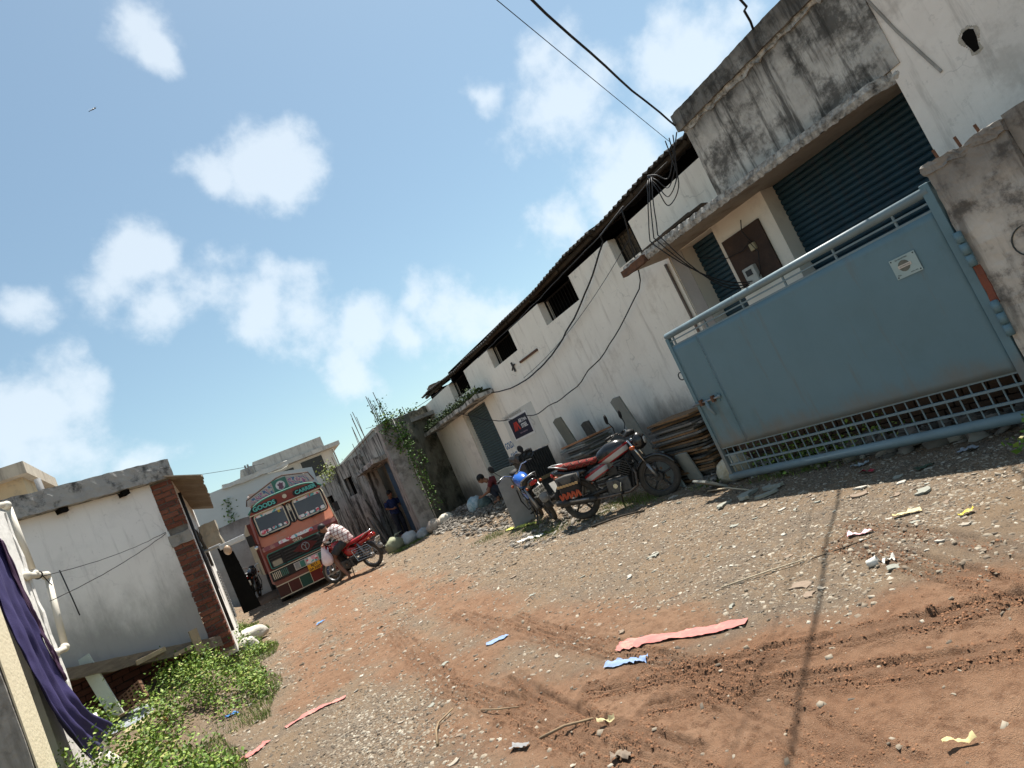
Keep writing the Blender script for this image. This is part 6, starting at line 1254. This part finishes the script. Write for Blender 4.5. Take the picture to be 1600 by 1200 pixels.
# rubble pile under the shutter, sacks, bundle
RUB = island_mat('rubble_grey', [(0, (.09, .08, .068)), (.4, (.16, .142, .12)), (.75, (.23, .205, .175)), (1, (.33, .305, .265))])
def rubble(name, cx_, cy_, rx, ry, n, h, smin, smax, label):
    n_ = n; a = rng.uniform(0, 6.28, n_); r_ = np.sqrt(rng.random(n_)); x = cx_ + rx * r_ * np.cos(a); y = cy_ + ry * r_ * np.sin(a); z = base_z(x, y) + h * (1 - r_ ** 1.5) * rng.random(n_) ** .5
    s = smin + (smax - smin) * rng.random(n_) ** 2; base = np.array([(-1, -1, -1), (1, -1, -1), (1, 1, -1), (-1, 1, -1), (-.8, -.8, 1), (.8, -.8, 1), (.8, .8, 1), (-.8, .8, 1)], float)
    P = base[None] * (1 + rng.uniform(-.4, .4, (n_, 8, 3))) * np.stack([s, s * rng.uniform(.5, 1, n_), s * rng.uniform(.15, .5, n_)], 1)[:, None, :]
    P[:, :, 2] += P[:, :, 0] * rng.uniform(-.6, .6, (n_, 1)); b = rng.uniform(0, 6.28, n_); c, s_ = np.cos(b)[:, None], np.sin(b)[:, None]
    V = np.stack([P[:, :, 0] * c - P[:, :, 1] * s_ + x[:, None], P[:, :, 0] * s_ + P[:, :, 1] * c + y[:, None], P[:, :, 2] + z[:, None]], 2).reshape(-1, 3)
    q = np.array([(4, 5, 6, 7), (0, 1, 5, 4), (1, 2, 6, 5), (2, 3, 7, 6), (3, 0, 4, 7), (3, 2, 1, 0)]); F = (q[None] + (np.arange(n_) * 8)[:, None, None]).reshape(-1, 4)
    return tag(from_arrays(name, V, F, RUB), label, 'rubble', None, 'stuff')
rubble('rubble_heap', 6.0, 17.6, 1.1, 1.6, 2400, .14, .015, .07, 'heap of grey stone rubble in front of the vine covered wall')
rubble('rubble_strip', 5.4, 14.2, .9, 2.4, 900, .06, .012, .06, 'grey stone waste strewn before the far shutter')
rubble('rubble_patch', 6.2, 7.0, .45, .9, 260, .12, .02, .1, 'broken stone at the foot of the slab stack by the gate')
rubble('rubble_patch', 4.9, 10.0, 1.0, 1.2, 330, .03, .012, .06, 'stone chips under the two parked motorcycles')
rubble('rubble_patch', 6.1, 4.6, .4, 1.9, 420, .14, .02, .11, 'broken stone waste behind the bars of the gate')
def sack(label, loc, r_, m_, seed, name='sack', cat='sack', rz=0, tie=False):
    o = MB(); vs = []; nu, nv = 22, 14
    for j in range(nv + 1):
        th = math.pi * j / nv
        for i in range(nu):
            ph = 6.283 * i / nu; d = Vector((math.sin(th) * math.cos(ph), math.sin(th) * math.sin(ph), math.cos(th))); k = 1 + .16 * mnoise.noise(d * 1.8 + Vector((seed, 0, 0))) + .1 * mnoise.noise(d * 5 + Vector((0, seed, 0))); p = Vector((d.x * r_[0], d.y * r_[1], d.z * r_[2])) * k; vs.append((p.x, p.y, max(p.z, -r_[2] * .7) + r_[2] * .66))
    o.add(vs, [(j * nu + i, (j + 1) * nu + i, (j + 1) * nu + (i + 1) % nu, j * nu + (i + 1) % nu) for j in range(nv) for i in range(nu)])
    if tie:
        s = thing(name, label, cat, loc, (0, 0, rz)); o.build('body', m_, s, smooth=True)
        MB().tube([(r_[0] * .3, 0, r_[2] * 1.5), (r_[0] * .45, 0, r_[2] * 1.75)], [.03, .02], 8).build('neck', m_, s, smooth=True)
        for a in (-.6, .7): MB().loft([(r_[0] * .45, a * .02, .012, r_[2] * 1.7, r_[2] * 1.76), (r_[0] * .45 + .12, a * .12, .06, r_[2] * 1.85, r_[2] * 1.9), (r_[0] * .45 + .2, a * .2, .03, r_[2] * 1.9, r_[2] * 1.93)], 8).build('ear', m_, s, smooth=True)
        return s
    ob = o.build(name, m_, None, smooth=True); ob.location = loc; ob.rotation_euler = (0, 0, rz); return tag(ob, label, cat)
GS = mat('olive_sack', (.3, .31, .2), (.22, .23, .15), 7, rough=.8, bump=.4); WS = mat('white_sack', (.55, .56, .55), (.42, .43, .42), 7, rough=.6, bump=.4, bscale=14); CS = mat('cream_sack', (.6, .56, .46), (.48, .44, .36), 6, rough=.7, bump=.4)
def gp3(x, y): return (x, y, gz(x, y) - .03)
sack('olive tied sack nearest the red motorcycle by the doorway', gp3(4.0, 18.9), (.3, .24, .24), GS, 1, rz=.5, tie=True)
sack('white plastic sack right of the olive sack', gp3(4.5, 19.05), (.3, .22, .22), WS, 2, rz=.6); sack('crumpled grey white sack in the middle of the row by the column', gp3(4.85, 18.75), (.22, .2, .17), mat('grey_sack', (.4, .42, .42), (.25, .27, .27), 9, rough=.5, bump=.6), 3)
sack('striped cream sack at the foot of the corner column', gp3(5.2, 18.5), (.27, .22, .2), mat('striped_sack', (.5, .44, .36), (.28, .22, .18), 11, rough=.7, bump=.5), 4); sack('pale cream block shaped sack at the right end of the row', gp3(5.55, 18.35), (.25, .18, .17), CS, 5, rz=-.4)
sack('blue and white knotted plastic bundle left of the squatting person', gp3(5.95, 16.7), (.24, .22, .25), mat('blue_white_bundle', (.5, .56, .58), (.12, .25, .3), 11, rough=.5, bump=.6), 6, 'plastic_bundle', 'bundle'); sack('green grey cloth bundle in front of the squatting person', gp3(6.05, 16.25), (.18, .18, .2), mat('green_bundle', (.12, .18, .17), (.06, .09, .09), 11, rough=.7, bump=.6), 7, 'cloth_bundle', 'bundle')
sack('yellow stained crumpled white sack beside the gate post', (5.95, 6.75, .0), (.24, .26, .2), mat('stained_sack', (.55, .5, .4), (.32, .25, .14), 8, rough=.75, bump=.6), 8)
upright('flat grey stone slab lying against the stained sack', (5.68, 6.85, .02), .5, .3, .03, 70, -55, SL[3]); 
sack('white stone boulder in the weeds beside the white house', (-.2, 14.6, gz(-.2, 14.6)), (.32, .2, .17), mat('pale_boulder', (.55, .52, .46), (.42, .4, .35), 5, rough=.95, bump=.4), 9, 'boulder', 'boulder')
sack('smaller white stone nearest the brick corner', (-.28, 12.9, gz(-.28, 12.9)), (.18, .16, .17), MATS['pale_boulder'], 12, 'boulder', 'boulder')
# boards and planks leaning by the doorway
PLK = mat('grey_plank', (.2, .19, .175), (.12, .115, .105), 5, rough=.95, map_scale=(1, 1, .2))
for i, (y, h, w, lab) in enumerate([(22.6, 1.7, .4, 'tall dark board leaning left of the doorway'), (23.0, 1.35, .35, 'pale grey board leaning in front of the dark board'), (23.4, 1.1, .4, 'short grey board leaning farther left of the doorway'), (23.9, .9, .6, 'wide low board leaning against the streaked wall'), (22.25, 1.3, .1, 'narrow pale post leaning at the doorway edge')]):
    o = MB().box(-w / 2, w / 2, -.02, .02, 0, h).build('board', [DARK, mat('pale_board', (.33, .32, .3), (.25, .245, .23), 4, rough=.9), PLK, SL[2], mat('pale_post', (.3, .28, .25), rough=.9)][i], None, bevel=.004); o.location = (4.72 - .05 * i, y, gz(4.7, y)); o.rotation_euler = (R(-9), 0, R(82)); tag(o, lab, 'board')
# low brick plinth behind the gate
bp = thing('brick_plinth', 'low dark brick plinth behind the gate bars', 'plinth', (6.52, 4.4, 0), world=True)
MB().box(6.48, 6.58, 2.3, 7.05, -.05, .62).build('core', MORTD, bp)
bme = MB().rbox(-.5, .5, -.5, .5, -.5, .5, (2, 3, 2), .05, 1.7, seed=61).mesh('brick', mat('brick_brown_dark', (.13, .075, .05), (.08, .05, .035), 10, rough=1))
for r_ in range(7):
    for k in range(19): brick_at(bme, bp, (6.455 - 6.52, 2.42 + k * .245 + (.12 if r_ % 2 else 0) - 4.4, .04 + r_ * .086), (.09, .228, .072))

# ------------------------------------------------------------ stone chips and litter on the lane
CM = [mat('chip_beige', (.36, .32, .26), (.28, .24, .19), 5, rough=.95), mat('chip_green_grey', (.3, .3, .255), (.23, .23, .195), 5, rough=.95), mat('chip_pale', (.46, .43, .37), (.37, .34, .29), 5, rough=.95), mat('chip_brown', (.26, .2, .15), (.2, .15, .11), 5, rough=.95)]
CH = [slab_mesh(k, 1, random.uniform(.35, .8), random.uniform(.08, .18), CM[k % 4], 50 + k) for k in range(12)]
for me_ in CH:
    for v_ in me_.vertices: v_.co.x *= random.uniform(.75, 1.1) if abs(v_.co.x) > .3 else 1; v_.co.y += .12 * math.sin(v_.co.x * 5 + len(me_.name))
random.seed(21); cnt = 0; tries = 0
while cnt < 280 and tries < 6000:
    tries += 1; y = 1.7 + 11 * random.random() ** 1.3; x = random.uniform(-.6, 6.0)
    w = .25 + .75 * float(sstep(2.6, 5, np.array([x]))[0]); mm_ = float(mud_mask(np.array([x]), np.array([y]))[0])
    if random.random() > w * (1 - .9 * mm_): continue
    if x > 5.2 and 2.8 < y < 6.6: continue
    s = random.uniform(.03, .07) if random.random() < .88 else random.uniform(.07, .14)
    o = put(random.choice(CH), 'stone_chip', (x, y, gsurf(x, y) + .002), (random.gauss(0, .08), random.gauss(0, .08), random.uniform(0, 6.28)), 'flat grey stone chip lying loose on the dirt lane', 'stone chip', 'stone chips on the lane'); o.scale = (s, s, s * random.uniform(.6, 1.1)); cnt += 1
for x, y, s, rz in ((5.05, 5.75, .34, .4), (5.2, 5.5, .3, 1.3), (5.0, 5.4, .26, 2.2), (4.85, 5.95, .22, .2)): 
    o = put(CH[1], 'stone_chip', (x, y, gsurf(x, y) + .004), (.04, .05, rz), 'larger grey slab fragment in the shade below the gate corner', 'stone chip', 'slab fragments below the gate'); o.scale = (s, s, s * .6)
def ribbon(name, label, cat, pts, w, m_, seed=0, crumple=.02, sub_=14):
    P = [Vector((x, y, 0)) for x, y in pts]; vs = []; n = sub_ * (len(P) - 1); cols = 7
    for i in range(n + 1):
        t = i / n * (len(P) - 1); k = min(int(t), len(P) - 2); f = t - k; p = P[k].lerp(P[k + 1], f); d = (P[k + 1] - P[k]).normalized(); s = Vector((-d.y, d.x, 0)); ww = w * (.75 + .4 * (nz3((t * 1.1, seed, 0)) + .5))
        for c in range(cols):
            u = (c / (cols - 1) - .5); q = p + s * (u * ww + .012 * nz3((t * 1.3, seed, 9)) + .004 * nz3((t * 7, u * 3, seed))); z_ = gsurf(q.x, q.y) + .008 + crumple * abs(nz3((q.x * 13, q.y * 13, seed + .5))) + crumple * .8 * abs(nz3((q.x * 31, q.y * 31, seed)));
            vs.append((q.x, q.y, z_))
    mb = MB().add(vs, [(i * cols + c, i * cols + c + 1, (i + 1) * cols + c + 1, (i + 1) * cols + c) for i in range(n) for c in range(cols - 1)])
    return solo(name, mb, m_, label, cat, (P[0].x, P[0].y, gz(P[0].x, P[0].y)), smooth=True)
PINK = mat('faded_pink_cloth', (.46, .14, .13), (.42, .2, .17), 7, rough=.9, bump=.3, bscale=60, blotch=(.5, .33, .24), blotch_amt=.6, blotch_scale=6); BLUER = mat('blue_rag', (.16, .24, .42), (.25, .32, .45), 12, rough=.9, bump=.3)
ribbon('pink_cloth_strip', 'long faded pink cloth strip lying by the tyre ruts', 'cloth', [(2.05, 4.22), (2.2, 3.98), (2.36, 3.68), (2.54, 3.4)], .12, PINK, 1, .014)
ribbon('pink_cloth_strip', 'narrow pink cloth strip lying toward the weeds', 'cloth', [(-.12, 7.3), (.1, 7.33), (.28, 7.28), (.48, 7.2)], .085, PINK, 2, .015); ribbon('pink_cloth_scrap', 'pink cloth scrap at the bottom edge near the weeds', 'cloth', [(-.55, 6.95), (-.4, 7.05), (-.3, 7.15)], .1, PINK, 3, .02)
ribbon('blue_rag', 'flattened blue rag lying beside the long pink cloth', 'rag', [(1.84, 4.08), (1.93, 3.95), (2.01, 3.82)], .08, BLUER, 4, .014); ribbon('blue_rag', 'small blue rag in the middle of the lane', 'rag', [(1.72, 6.12), (1.82, 6.08), (1.92, 6.02)], .08, BLUER, 5, .01)
BRB = mat('bright_blue_plastic', (.05, .2, .55), (.08, .28, .6), 8, rough=.5); YEL = mat('yellow_wrapper', (.7, .58, .05), (.6, .5, .08), 9, rough=.5); PAPER = mat('white_paper', (.66, .65, .6), (.55, .53, .48), 9, rough=.8); PINKW = mat('pink_wrapper', (.6, .25, .32), (.7, .5, .52), 14, rough=.5)
for args in [('blue_wrapper', 'bright blue plastic scrap far down the lane', [(.85, 12.6), (1.0, 12.8)], .08, BRB, 6), ('blue_wrapper', 'bright blue plastic scrap at the edge of the weeds', [(-.66, 8.7), (-.55, 8.78)], .07, BRB, 7), ('yellow_wrapper', 'bright yellow wrapper near the right edge of the lane', [(3.98, 2.8), (4.05, 2.74)], .05, YEL, 8), ('yellow_packet', 'long flat pale yellow packet on the gravel', [(4.06, 3.32), (4.17, 3.17)], .05, mat('pale_yellow_packet', (.6, .52, .22), (.5, .45, .25), 9, rough=.6), 9), ('pink_wrapper', 'crumpled pink wrapper on the gravel before the gate', [(3.76, 3.5), (3.84, 3.34)], .06, PINKW, 10), ('silver_packet', 'shiny pale packet lying in the shade under the gate', [(5.46, 4.65), (5.53, 4.48)], .08, mat('silver_foil', (.5, .55, .56), (.35, .4, .42), 12, rough=.3, metal=.4), 11), ('white_paper', 'white torn paper scrap by the motorcycles', [(4.15, 10.4), (4.3, 10.2), (4.4, 9.9)], .12, PAPER, 12), ('yellow_sheet', 'bright yellow green sheet strip near the upright slabs', [(4.75, 12.2), (4.85, 11.6), (4.95, 11.2)], .11, mat('yellow_green_sheet', (.6, .6, .12), rough=.6), 13), ('pale_stick', 'pale wood sliver at the bottom right', [(1.84, 1.74), (1.93, 1.68)], .018, mat('pale_sliver', (.6, .5, .25), rough=.8), 14), ('pale_sliver', 'pale bamboo sliver in the rutted mud', [(1.37, 3.45), (1.45, 3.39)], .02, mat('pale_bamboo', (.55, .46, .25), rough=.8), 15), ('brown_leaf', 'dry curled leaf in the mud at the bottom', [(1.22, 3.1), (1.3, 3.02)], .05, mat('dry_leaf', (.22, .17, .13), rough=.9), 16), ('grey_plastic', 'torn grey plastic bit pressed in the mud', [(.99, 3.9), (1.06, 3.8)], .06, mat('grey_rag', (.25, .25, .25), rough=.6), 17), ('red_thread', 'bundle of red threads in the shade under the gate', [(5.28, 4.42), (5.24, 4.25)], .05, mat('red_threads', (.35, .03, .05), rough=.9), 18), ('green_wrapper', 'dark green wrapper in the shade before the gate', [(5.1, 3.75), (5.12, 3.6)], .08, mat('dark_green_wrapper', (.05, .08, .05), rough=.6), 19), ('grey_polythene', 'pale polythene bag in the shade near the pillar', [(5.42, 3.55), (5.42, 3.4)], .1, mat('pale_polythene', (.35, .37, .4), (.2, .21, .23), 12, rough=.3), 20)]:
    ribbon(args[0], args[1], 'litter', args[2], args[3], args[4], args[5], .035, 10)
cb_ = thing('paper_cup', 'crushed white paper cup lying on the gravel', 'cup', (3.29, 2.98, gsurf(3.29, 2.98) + .02), (R(80), 0, R(30))); MB().tube([(0, 0, -.03), (0, 0, .035)], [.022, .03], 12).build('cup', PAPER, cb_, smooth=True); MB().torus((0, 0, .035), .03, .003, 'z', 16, 5).build('rim', PAPER, cb_)
ribbon('paper_piece', 'folded cream paper beside the crushed cup', 'litter', [(3.33, 2.97), (3.4, 2.9)], .045, PAPER, 25, .03)
def stick(label, pts, r_, m_):
    P = [(x, y, gsurf(x, y) + dz) for x, y, dz in pts]; solo('stick', MB().tube(P, [r_ * (1 - .4 * i / len(P)) for i in range(len(P))], 7), m_, label, 'stick', P[0], smooth=True)
ST = mat('dry_stick', (.3, .22, .13), (.2, .14, .09), 9, rough=.95)
stick('long curved stick lying on the gravel at the bottom left', [(.72, 4.6, .012), (.78, 4.8, .03), (.84, 4.93, .02), (.98, 4.98, .03)], .009, ST); stick('forked stick lying across the rutted mud', [(1.14, 3.8, .015), (1.26, 3.66, .03), (1.4, 3.56, .012)], .009, ST); stick('short bent twig above the forked stick', [(1.1, 4.7, .01), (1.16, 4.5, .03), (1.26, 4.36, .02)], .006, ST)
stick('pale straight stick lying on the gravel toward the gate', [(2.95, 4.05, .01), (3.2, 3.78, .02), (3.38, 3.6, .015)], .006, mat('pale_stick', (.5, .42, .3), rough=.9)); stick('thin dark twig right of the pale stick', [(3.4, 3.55, .01), (3.6, 3.42, .03), (3.75, 3.28, .01)], .004, MATS['old_timber']); stick('long pale cane lying below the gate corner', [(5.5, 6.9, .03), (5.4, 6.4, .05), (5.25, 5.9, .02)], .01, MATS['pale_stick']); stick('dark plank strip lying under the black motorcycle', [(4.6, 8.6, .02), (4.9, 8.2, .03), (5.05, 7.8, .02)], .018, MATS['old_timber'])

# ------------------------------------------------------------ weeds and grass
WEED = island_mat('weed_leaves', [(0, (.045, .09, .014)), (.35, (.1, .175, .025)), (.7, (.18, .27, .045)), (.92, (.29, .35, .08)), (1, (.3, .24, .1))], .55)
def weed_points(n):
    out = []; k = 0
    while len(out) < n:
        y = random.uniform(6.2, 16.5); x = random.uniform(-2.0, .25)
        edge = -.28 + .12 * math.sin(y * 2.1) + .1 * math.sin(y * 5) - (.45 if y < 8 else .45 * max(0, (9 - y)) if y < 9 else 0) + (.12 if y > 12 else 0)
        if x > edge: continue
        if y > 11 and x < -.42: continue
        if x < -1.38 and y > 9.25: continue
        if x < -1.5 and y > 8.2: continue
        d = float(fbm(np.array([x * 1.6]), np.array([y * 1.6]))[0])
        if d < .43: continue
        hgt = (.05 + 1.0 * max(0, d - .38) * min(1, (edge - x) * 2.2 + .12)) * (1.0 if y < 11.5 else .6)
        g = gz(x, y); cl = random.randint(5, 20)
        for _ in range(cl): t = random.random() ** .7; out.append((x + random.gauss(0, .05 + .03 * t), y + random.gauss(0, .06), g + hgt * t * 1.9 + random.gauss(0, .015)))
    return out
wd_ = foliage('weeds', weed_points(16000), .04, WEED); tag(wd_, 'thick bright green weeds growing along the left bank', 'weeds', None, 'stuff')
def grass(name, label, n, fx, h, m_):
    V = []; F = []
    for i in range(n):
        x, y = fx(); g = gz(x, y); a = random.uniform(0, 6.28); hh = h * random.uniform(.4, 1.2); w = .004; lx, ly = math.cos(a) * hh * .5, math.sin(a) * hh * .5
        V += [(x - w * math.sin(a), y + w * math.cos(a), g - .01), (x + w * math.sin(a), y - w * math.cos(a), g - .01), (x + lx, y + ly, g + hh)]; F.append((3 * i, 3 * i + 1, 3 * i + 2))
    return tag(from_arrays(name, np.array(V), np.array(F), m_), label, 'grass', None, 'stuff')
GRASS = island_mat('grass_blades', [(0, (.05, .1, .015)), (.6, (.12, .19, .035)), (1, (.26, .28, .08))], .6)
def left_edge():
    y = random.uniform(5.8, 18); e = -.1 + .12 * math.sin(y * 2.1) - (.5 if y < 8 else 0) + (.15 if y > 12 else 0); return (e - abs(random.gauss(0, .28)), y)
grass('verge_grass', 'short grass along the left edge of the lane', 9000, left_edge, .07, GRASS)
SPOTS = [(4.6, 9.9, .35, .5), (4.75, 11.2, .3, .6), (5.6, 8.6, .25, .45), (4.5, 12.4, .3, .5), (4.0, 18.3, .3, .25), (5.35, 9.1, .3, .3), (4.6, 18.6, .5, .2), (5.75, 5.6, .18, .6), (6.0, 7.3, .2, .3)]
def right_edge():
    s = random.choice(SPOTS); return (random.gauss(s[0], s[2] * .6), random.gauss(s[1], s[3] * .6))
grass('motorcycle_grass', 'patches of short grass under the parked motorcycles and slabs', 6500, right_edge, .06, GRASS)
foliage_pts = [(random.gauss(5.95, .12), random.gauss(5.5, .5), abs(random.gauss(.1, .16))) for _ in range(900)] + [(random.gauss(5.2, .12), random.gauss(2.72, .1), abs(random.gauss(.06, .08))) for _ in range(260)]
tag(foliage('gate_weeds', foliage_pts, .05, WEED), 'green weeds growing behind the gate bars and by the pillar foot', 'weeds', None, 'stuff')
tag(foliage('pit_weeds', [(random.gauss(-2.0, .1), random.gauss(9.9, .15), .45 + abs(random.gauss(.12, .16))) for _ in range(500)], .05, WEED), 'green weeds sprouting in the hole by the white board', 'weeds', None, 'stuff')
dl = thing('dry_leaf', 'large dry brown leaf hanging in the weeds', 'leaf', (-1.35, 9.3, .5)); MB().loft([(-.05, 0, .01, .0, .01), (0, 0, .06, -.06, .02), (.08, 0, .05, -.16, -.1), (.1, 0, .01, -.24, -.22)], 8).build('blade', mat('dry_brown_leaf', (.38, .19, .06), (.25, .12, .05), 8, rough=.8), dl, smooth=True)
foliage('wall_moss', [(0, 0, -5)], .01, WEED).hide_render = False
bpy.data.objects.remove(bpy.data.objects['wall_moss'])

# ------------------------------------------------------------ cables
def catenary(a, b, sag, n=24, wob=0, seed=0):
    a, b = Vector(a), Vector(b); out = []
    for i in range(n + 1):
        t = i / n; p = a.lerp(b, t); p.z -= sag * 4 * t * (1 - t)
        if wob: p += Vector((nz3((t * 14, seed, 0)), nz3((t * 14, seed, 5)), nz3((t * 14, seed, 9)))) * wob
        out.append(p)
    return out
def cable(label, pts, r_, name='cable'): return solo(name, MB().tube(pts, r_, 6), CABLE, label, 'cable', tuple(pts[0]), smooth=True)
cable('thick black cable crossing the sky to the parapet corner', catenary((6.62, 5.68, 4.5), (-7, -3.1, 6.3), .35, 40, .05, 1), .012)
cable('thin straight wire running beside the thick sky cable', catenary((6.75, 6.0, 4.47), (-7, -2.6, 6.6), .12, 30), .004)
cable('twisted black cable leaving the parapet at the top of the picture', [(6.54, 4.14, 4.62), (6.42, 4.05, 4.66), (6.3, 3.98, 4.74), (6.24, 3.9, 4.72), (6.1, 3.85, 4.82)] + catenary((5.9, 3.72, 4.84), (-7, -3.6, 6.3), .3, 40, .06, 4), .013)
cable('heavy cable drooping across the warehouse wall to the ledge', [(6.7, 7.3, 4.25), (6.8, 8.2, 4.2)] + catenary((6.88, 8.3, 4.12), (6.86, 14.75, 3.13), .62, 30, .02, 6), .016)
cable('thin wire drooping beside the heavy wall cable', catenary((6.9, 7.6, 3.9), (6.9, 12.9, 2.98), .18, 24), .005)
cable('lowest wavy cable slung along the warehouse wall', catenary((6.55, 7.2, 4.2), (6.85, 7.85, 3.2), .05, 8, .02, 2) + catenary((6.88, 8.0, 3.1), (6.5, 16.6, 3.2), 1.05, 40, .05, 8), .011)
cable('thin wire strung under the eave past the openings', catenary((6.75, 6.2, 4.3), (6.8, 14.5, 4.05), .06, 30, .03, 3), .007)
cable('cable running on from the eave to the old compound wall', catenary((6.75, 17.5, 4.05), (5.3, 22, 4.35), .15, 20), .008)
random.seed(31)
for k, lab in enumerate(('outermost loop of the cable tangle hanging from the parapet corner', 'second loop of the cable tangle under the parapet corner', 'third loop of the cable tangle under the parapet corner', 'innermost loop of the cable tangle near the canopy')):
    pts = [(6.6 - .02 * k, 5.7 + .06 * k, 4.45), (6.55, 5.85 + .05 * k, 4.25 - .12 * k), (6.58, 6.15 + .07 * k, 4.05 - .1 * k), (6.55, 6.3 + .03 * k, 4.2 - .06 * k), (6.6, 6.5, 4.3)]
    q = []
    for i in range(len(pts) - 1):
        P_ = [Vector(pts[max(0, min(len(pts) - 1, i + o))]) for o in (-1, 0, 1, 2)]
        for j in range(7): f = j / 7; q.append(.5 * (2 * P_[1] + (P_[2] - P_[0]) * f + (2 * P_[0] - 5 * P_[1] + 4 * P_[2] - P_[3]) * f * f + (3 * P_[1] - P_[0] - 3 * P_[2] + P_[3]) * f ** 3))
    cable(lab, q, .008)
for k, (lab, y) in enumerate((('left strand of the wire bundle dropping to the canopy', 6.42), ('middle strand of the wire bundle dropping to the canopy', 6.38), ('right strand of the wire bundle dropping to the canopy', 6.34))):
    pts = catenary((6.5, y, 4.2), (6.16, y + .12 - .05 * k, 3.4), -.03, 8, .015, k) + catenary((6.14, y + .05 - .05 * k, 3.3), (6.95, 5.95 + .06 * k, 2.3), .22 + .05 * k, 14, .02, k + 3); cable(lab, pts, .008)
cable('grey wire curling over the brown meter board', [Vector(p) for p in ((6.96, 6.6, 2.95), (6.95, 6.2, 2.75), (6.95, 5.9, 2.72), (6.94, 5.75, 2.78), (6.95, 5.7, 2.6), (6.94, 5.78, 2.4), (6.95, 5.86, 2.3))], .006)
cable('short black wire sticking up from the meter board', [Vector(p) for p in ((6.96, 5.72, 2.72), (6.94, 5.78, 2.95), (6.95, 5.72, 3.08))], .007)
cable('upper clothes wire along the white house wall', catenary(hw(.05, .04, 2.62), (-1.9, 9.25, 2.5), .06, 16, .01), .005); cable('lower clothes wire along the white house wall', catenary(hw(.05, .04, 2.6), (-1.93, 9.3, 2.2), .05, 16, .01), .005)
cable('dark stick like wire hanging from the clothes wires', [Vector(hw(1.55, .12, z)) + Vector((.012 * i, 0, 0)) for i, z in enumerate((2.6, 2.4, 2.2, 1.95))], .008)
cable('far thin wire crossing behind the left house', catenary((-5.5, 22, 6.6), (4, 41, 6.9), .25, 20), .012)
# wall lizard shaped bracket and the dragonfly
wc = thing('wall_clamp', 'dark forked clamp hanging on the warehouse wall below an opening', 'clamp', (6.97, 13.3, 3.35)); MB().tube([(0, 0, .12), (0, -.02, -.12)], .022, 6).build('stem', DARK, wc); MB().tube([(0, .1, -.05), (0, 0, .02), (0, -.12, .04)], .018, 6).build('fork', DARK, wc)
df = thing('dragonfly', 'small dragonfly hovering high in the sky', 'dragonfly', (.14, 3.0, 3.785), (R(20), R(-35), R(35)))
MB().tube([(-.022, 0, 0), (-.01, 0, .001), (.01, 0, .002), (.022, 0, .003)], [.0012, .0014, .0028, .003], 8).build('body', mat('dragonfly_dark', (.02, .02, .03), rough=.4, bump=0), df, smooth=True); MB().ell((.026, 0, .003), .0034, 8, 6).build('head', MATS['dragonfly_dark'], df, smooth=True)
WING = mat('dragonfly_wing', (.35, .4, .42), rough=.3, bump=0)
for s in (-1, 1):
    for x, an in ((.014, 8), (.006, -10)):
        c, s_ = math.cos(R(an)), math.sin(R(an)); MB().add([(x, 0, .004), (x + .004 + .02 * s_, s * .016, .006), (x + .002 + .034 * s_, s * .034, .007), (x - .004 + .03 * s_, s * .03, .007), (x - .004, s * .012, .006)], [(0, 1, 2, 3, 4)]).build('wing', WING, df)
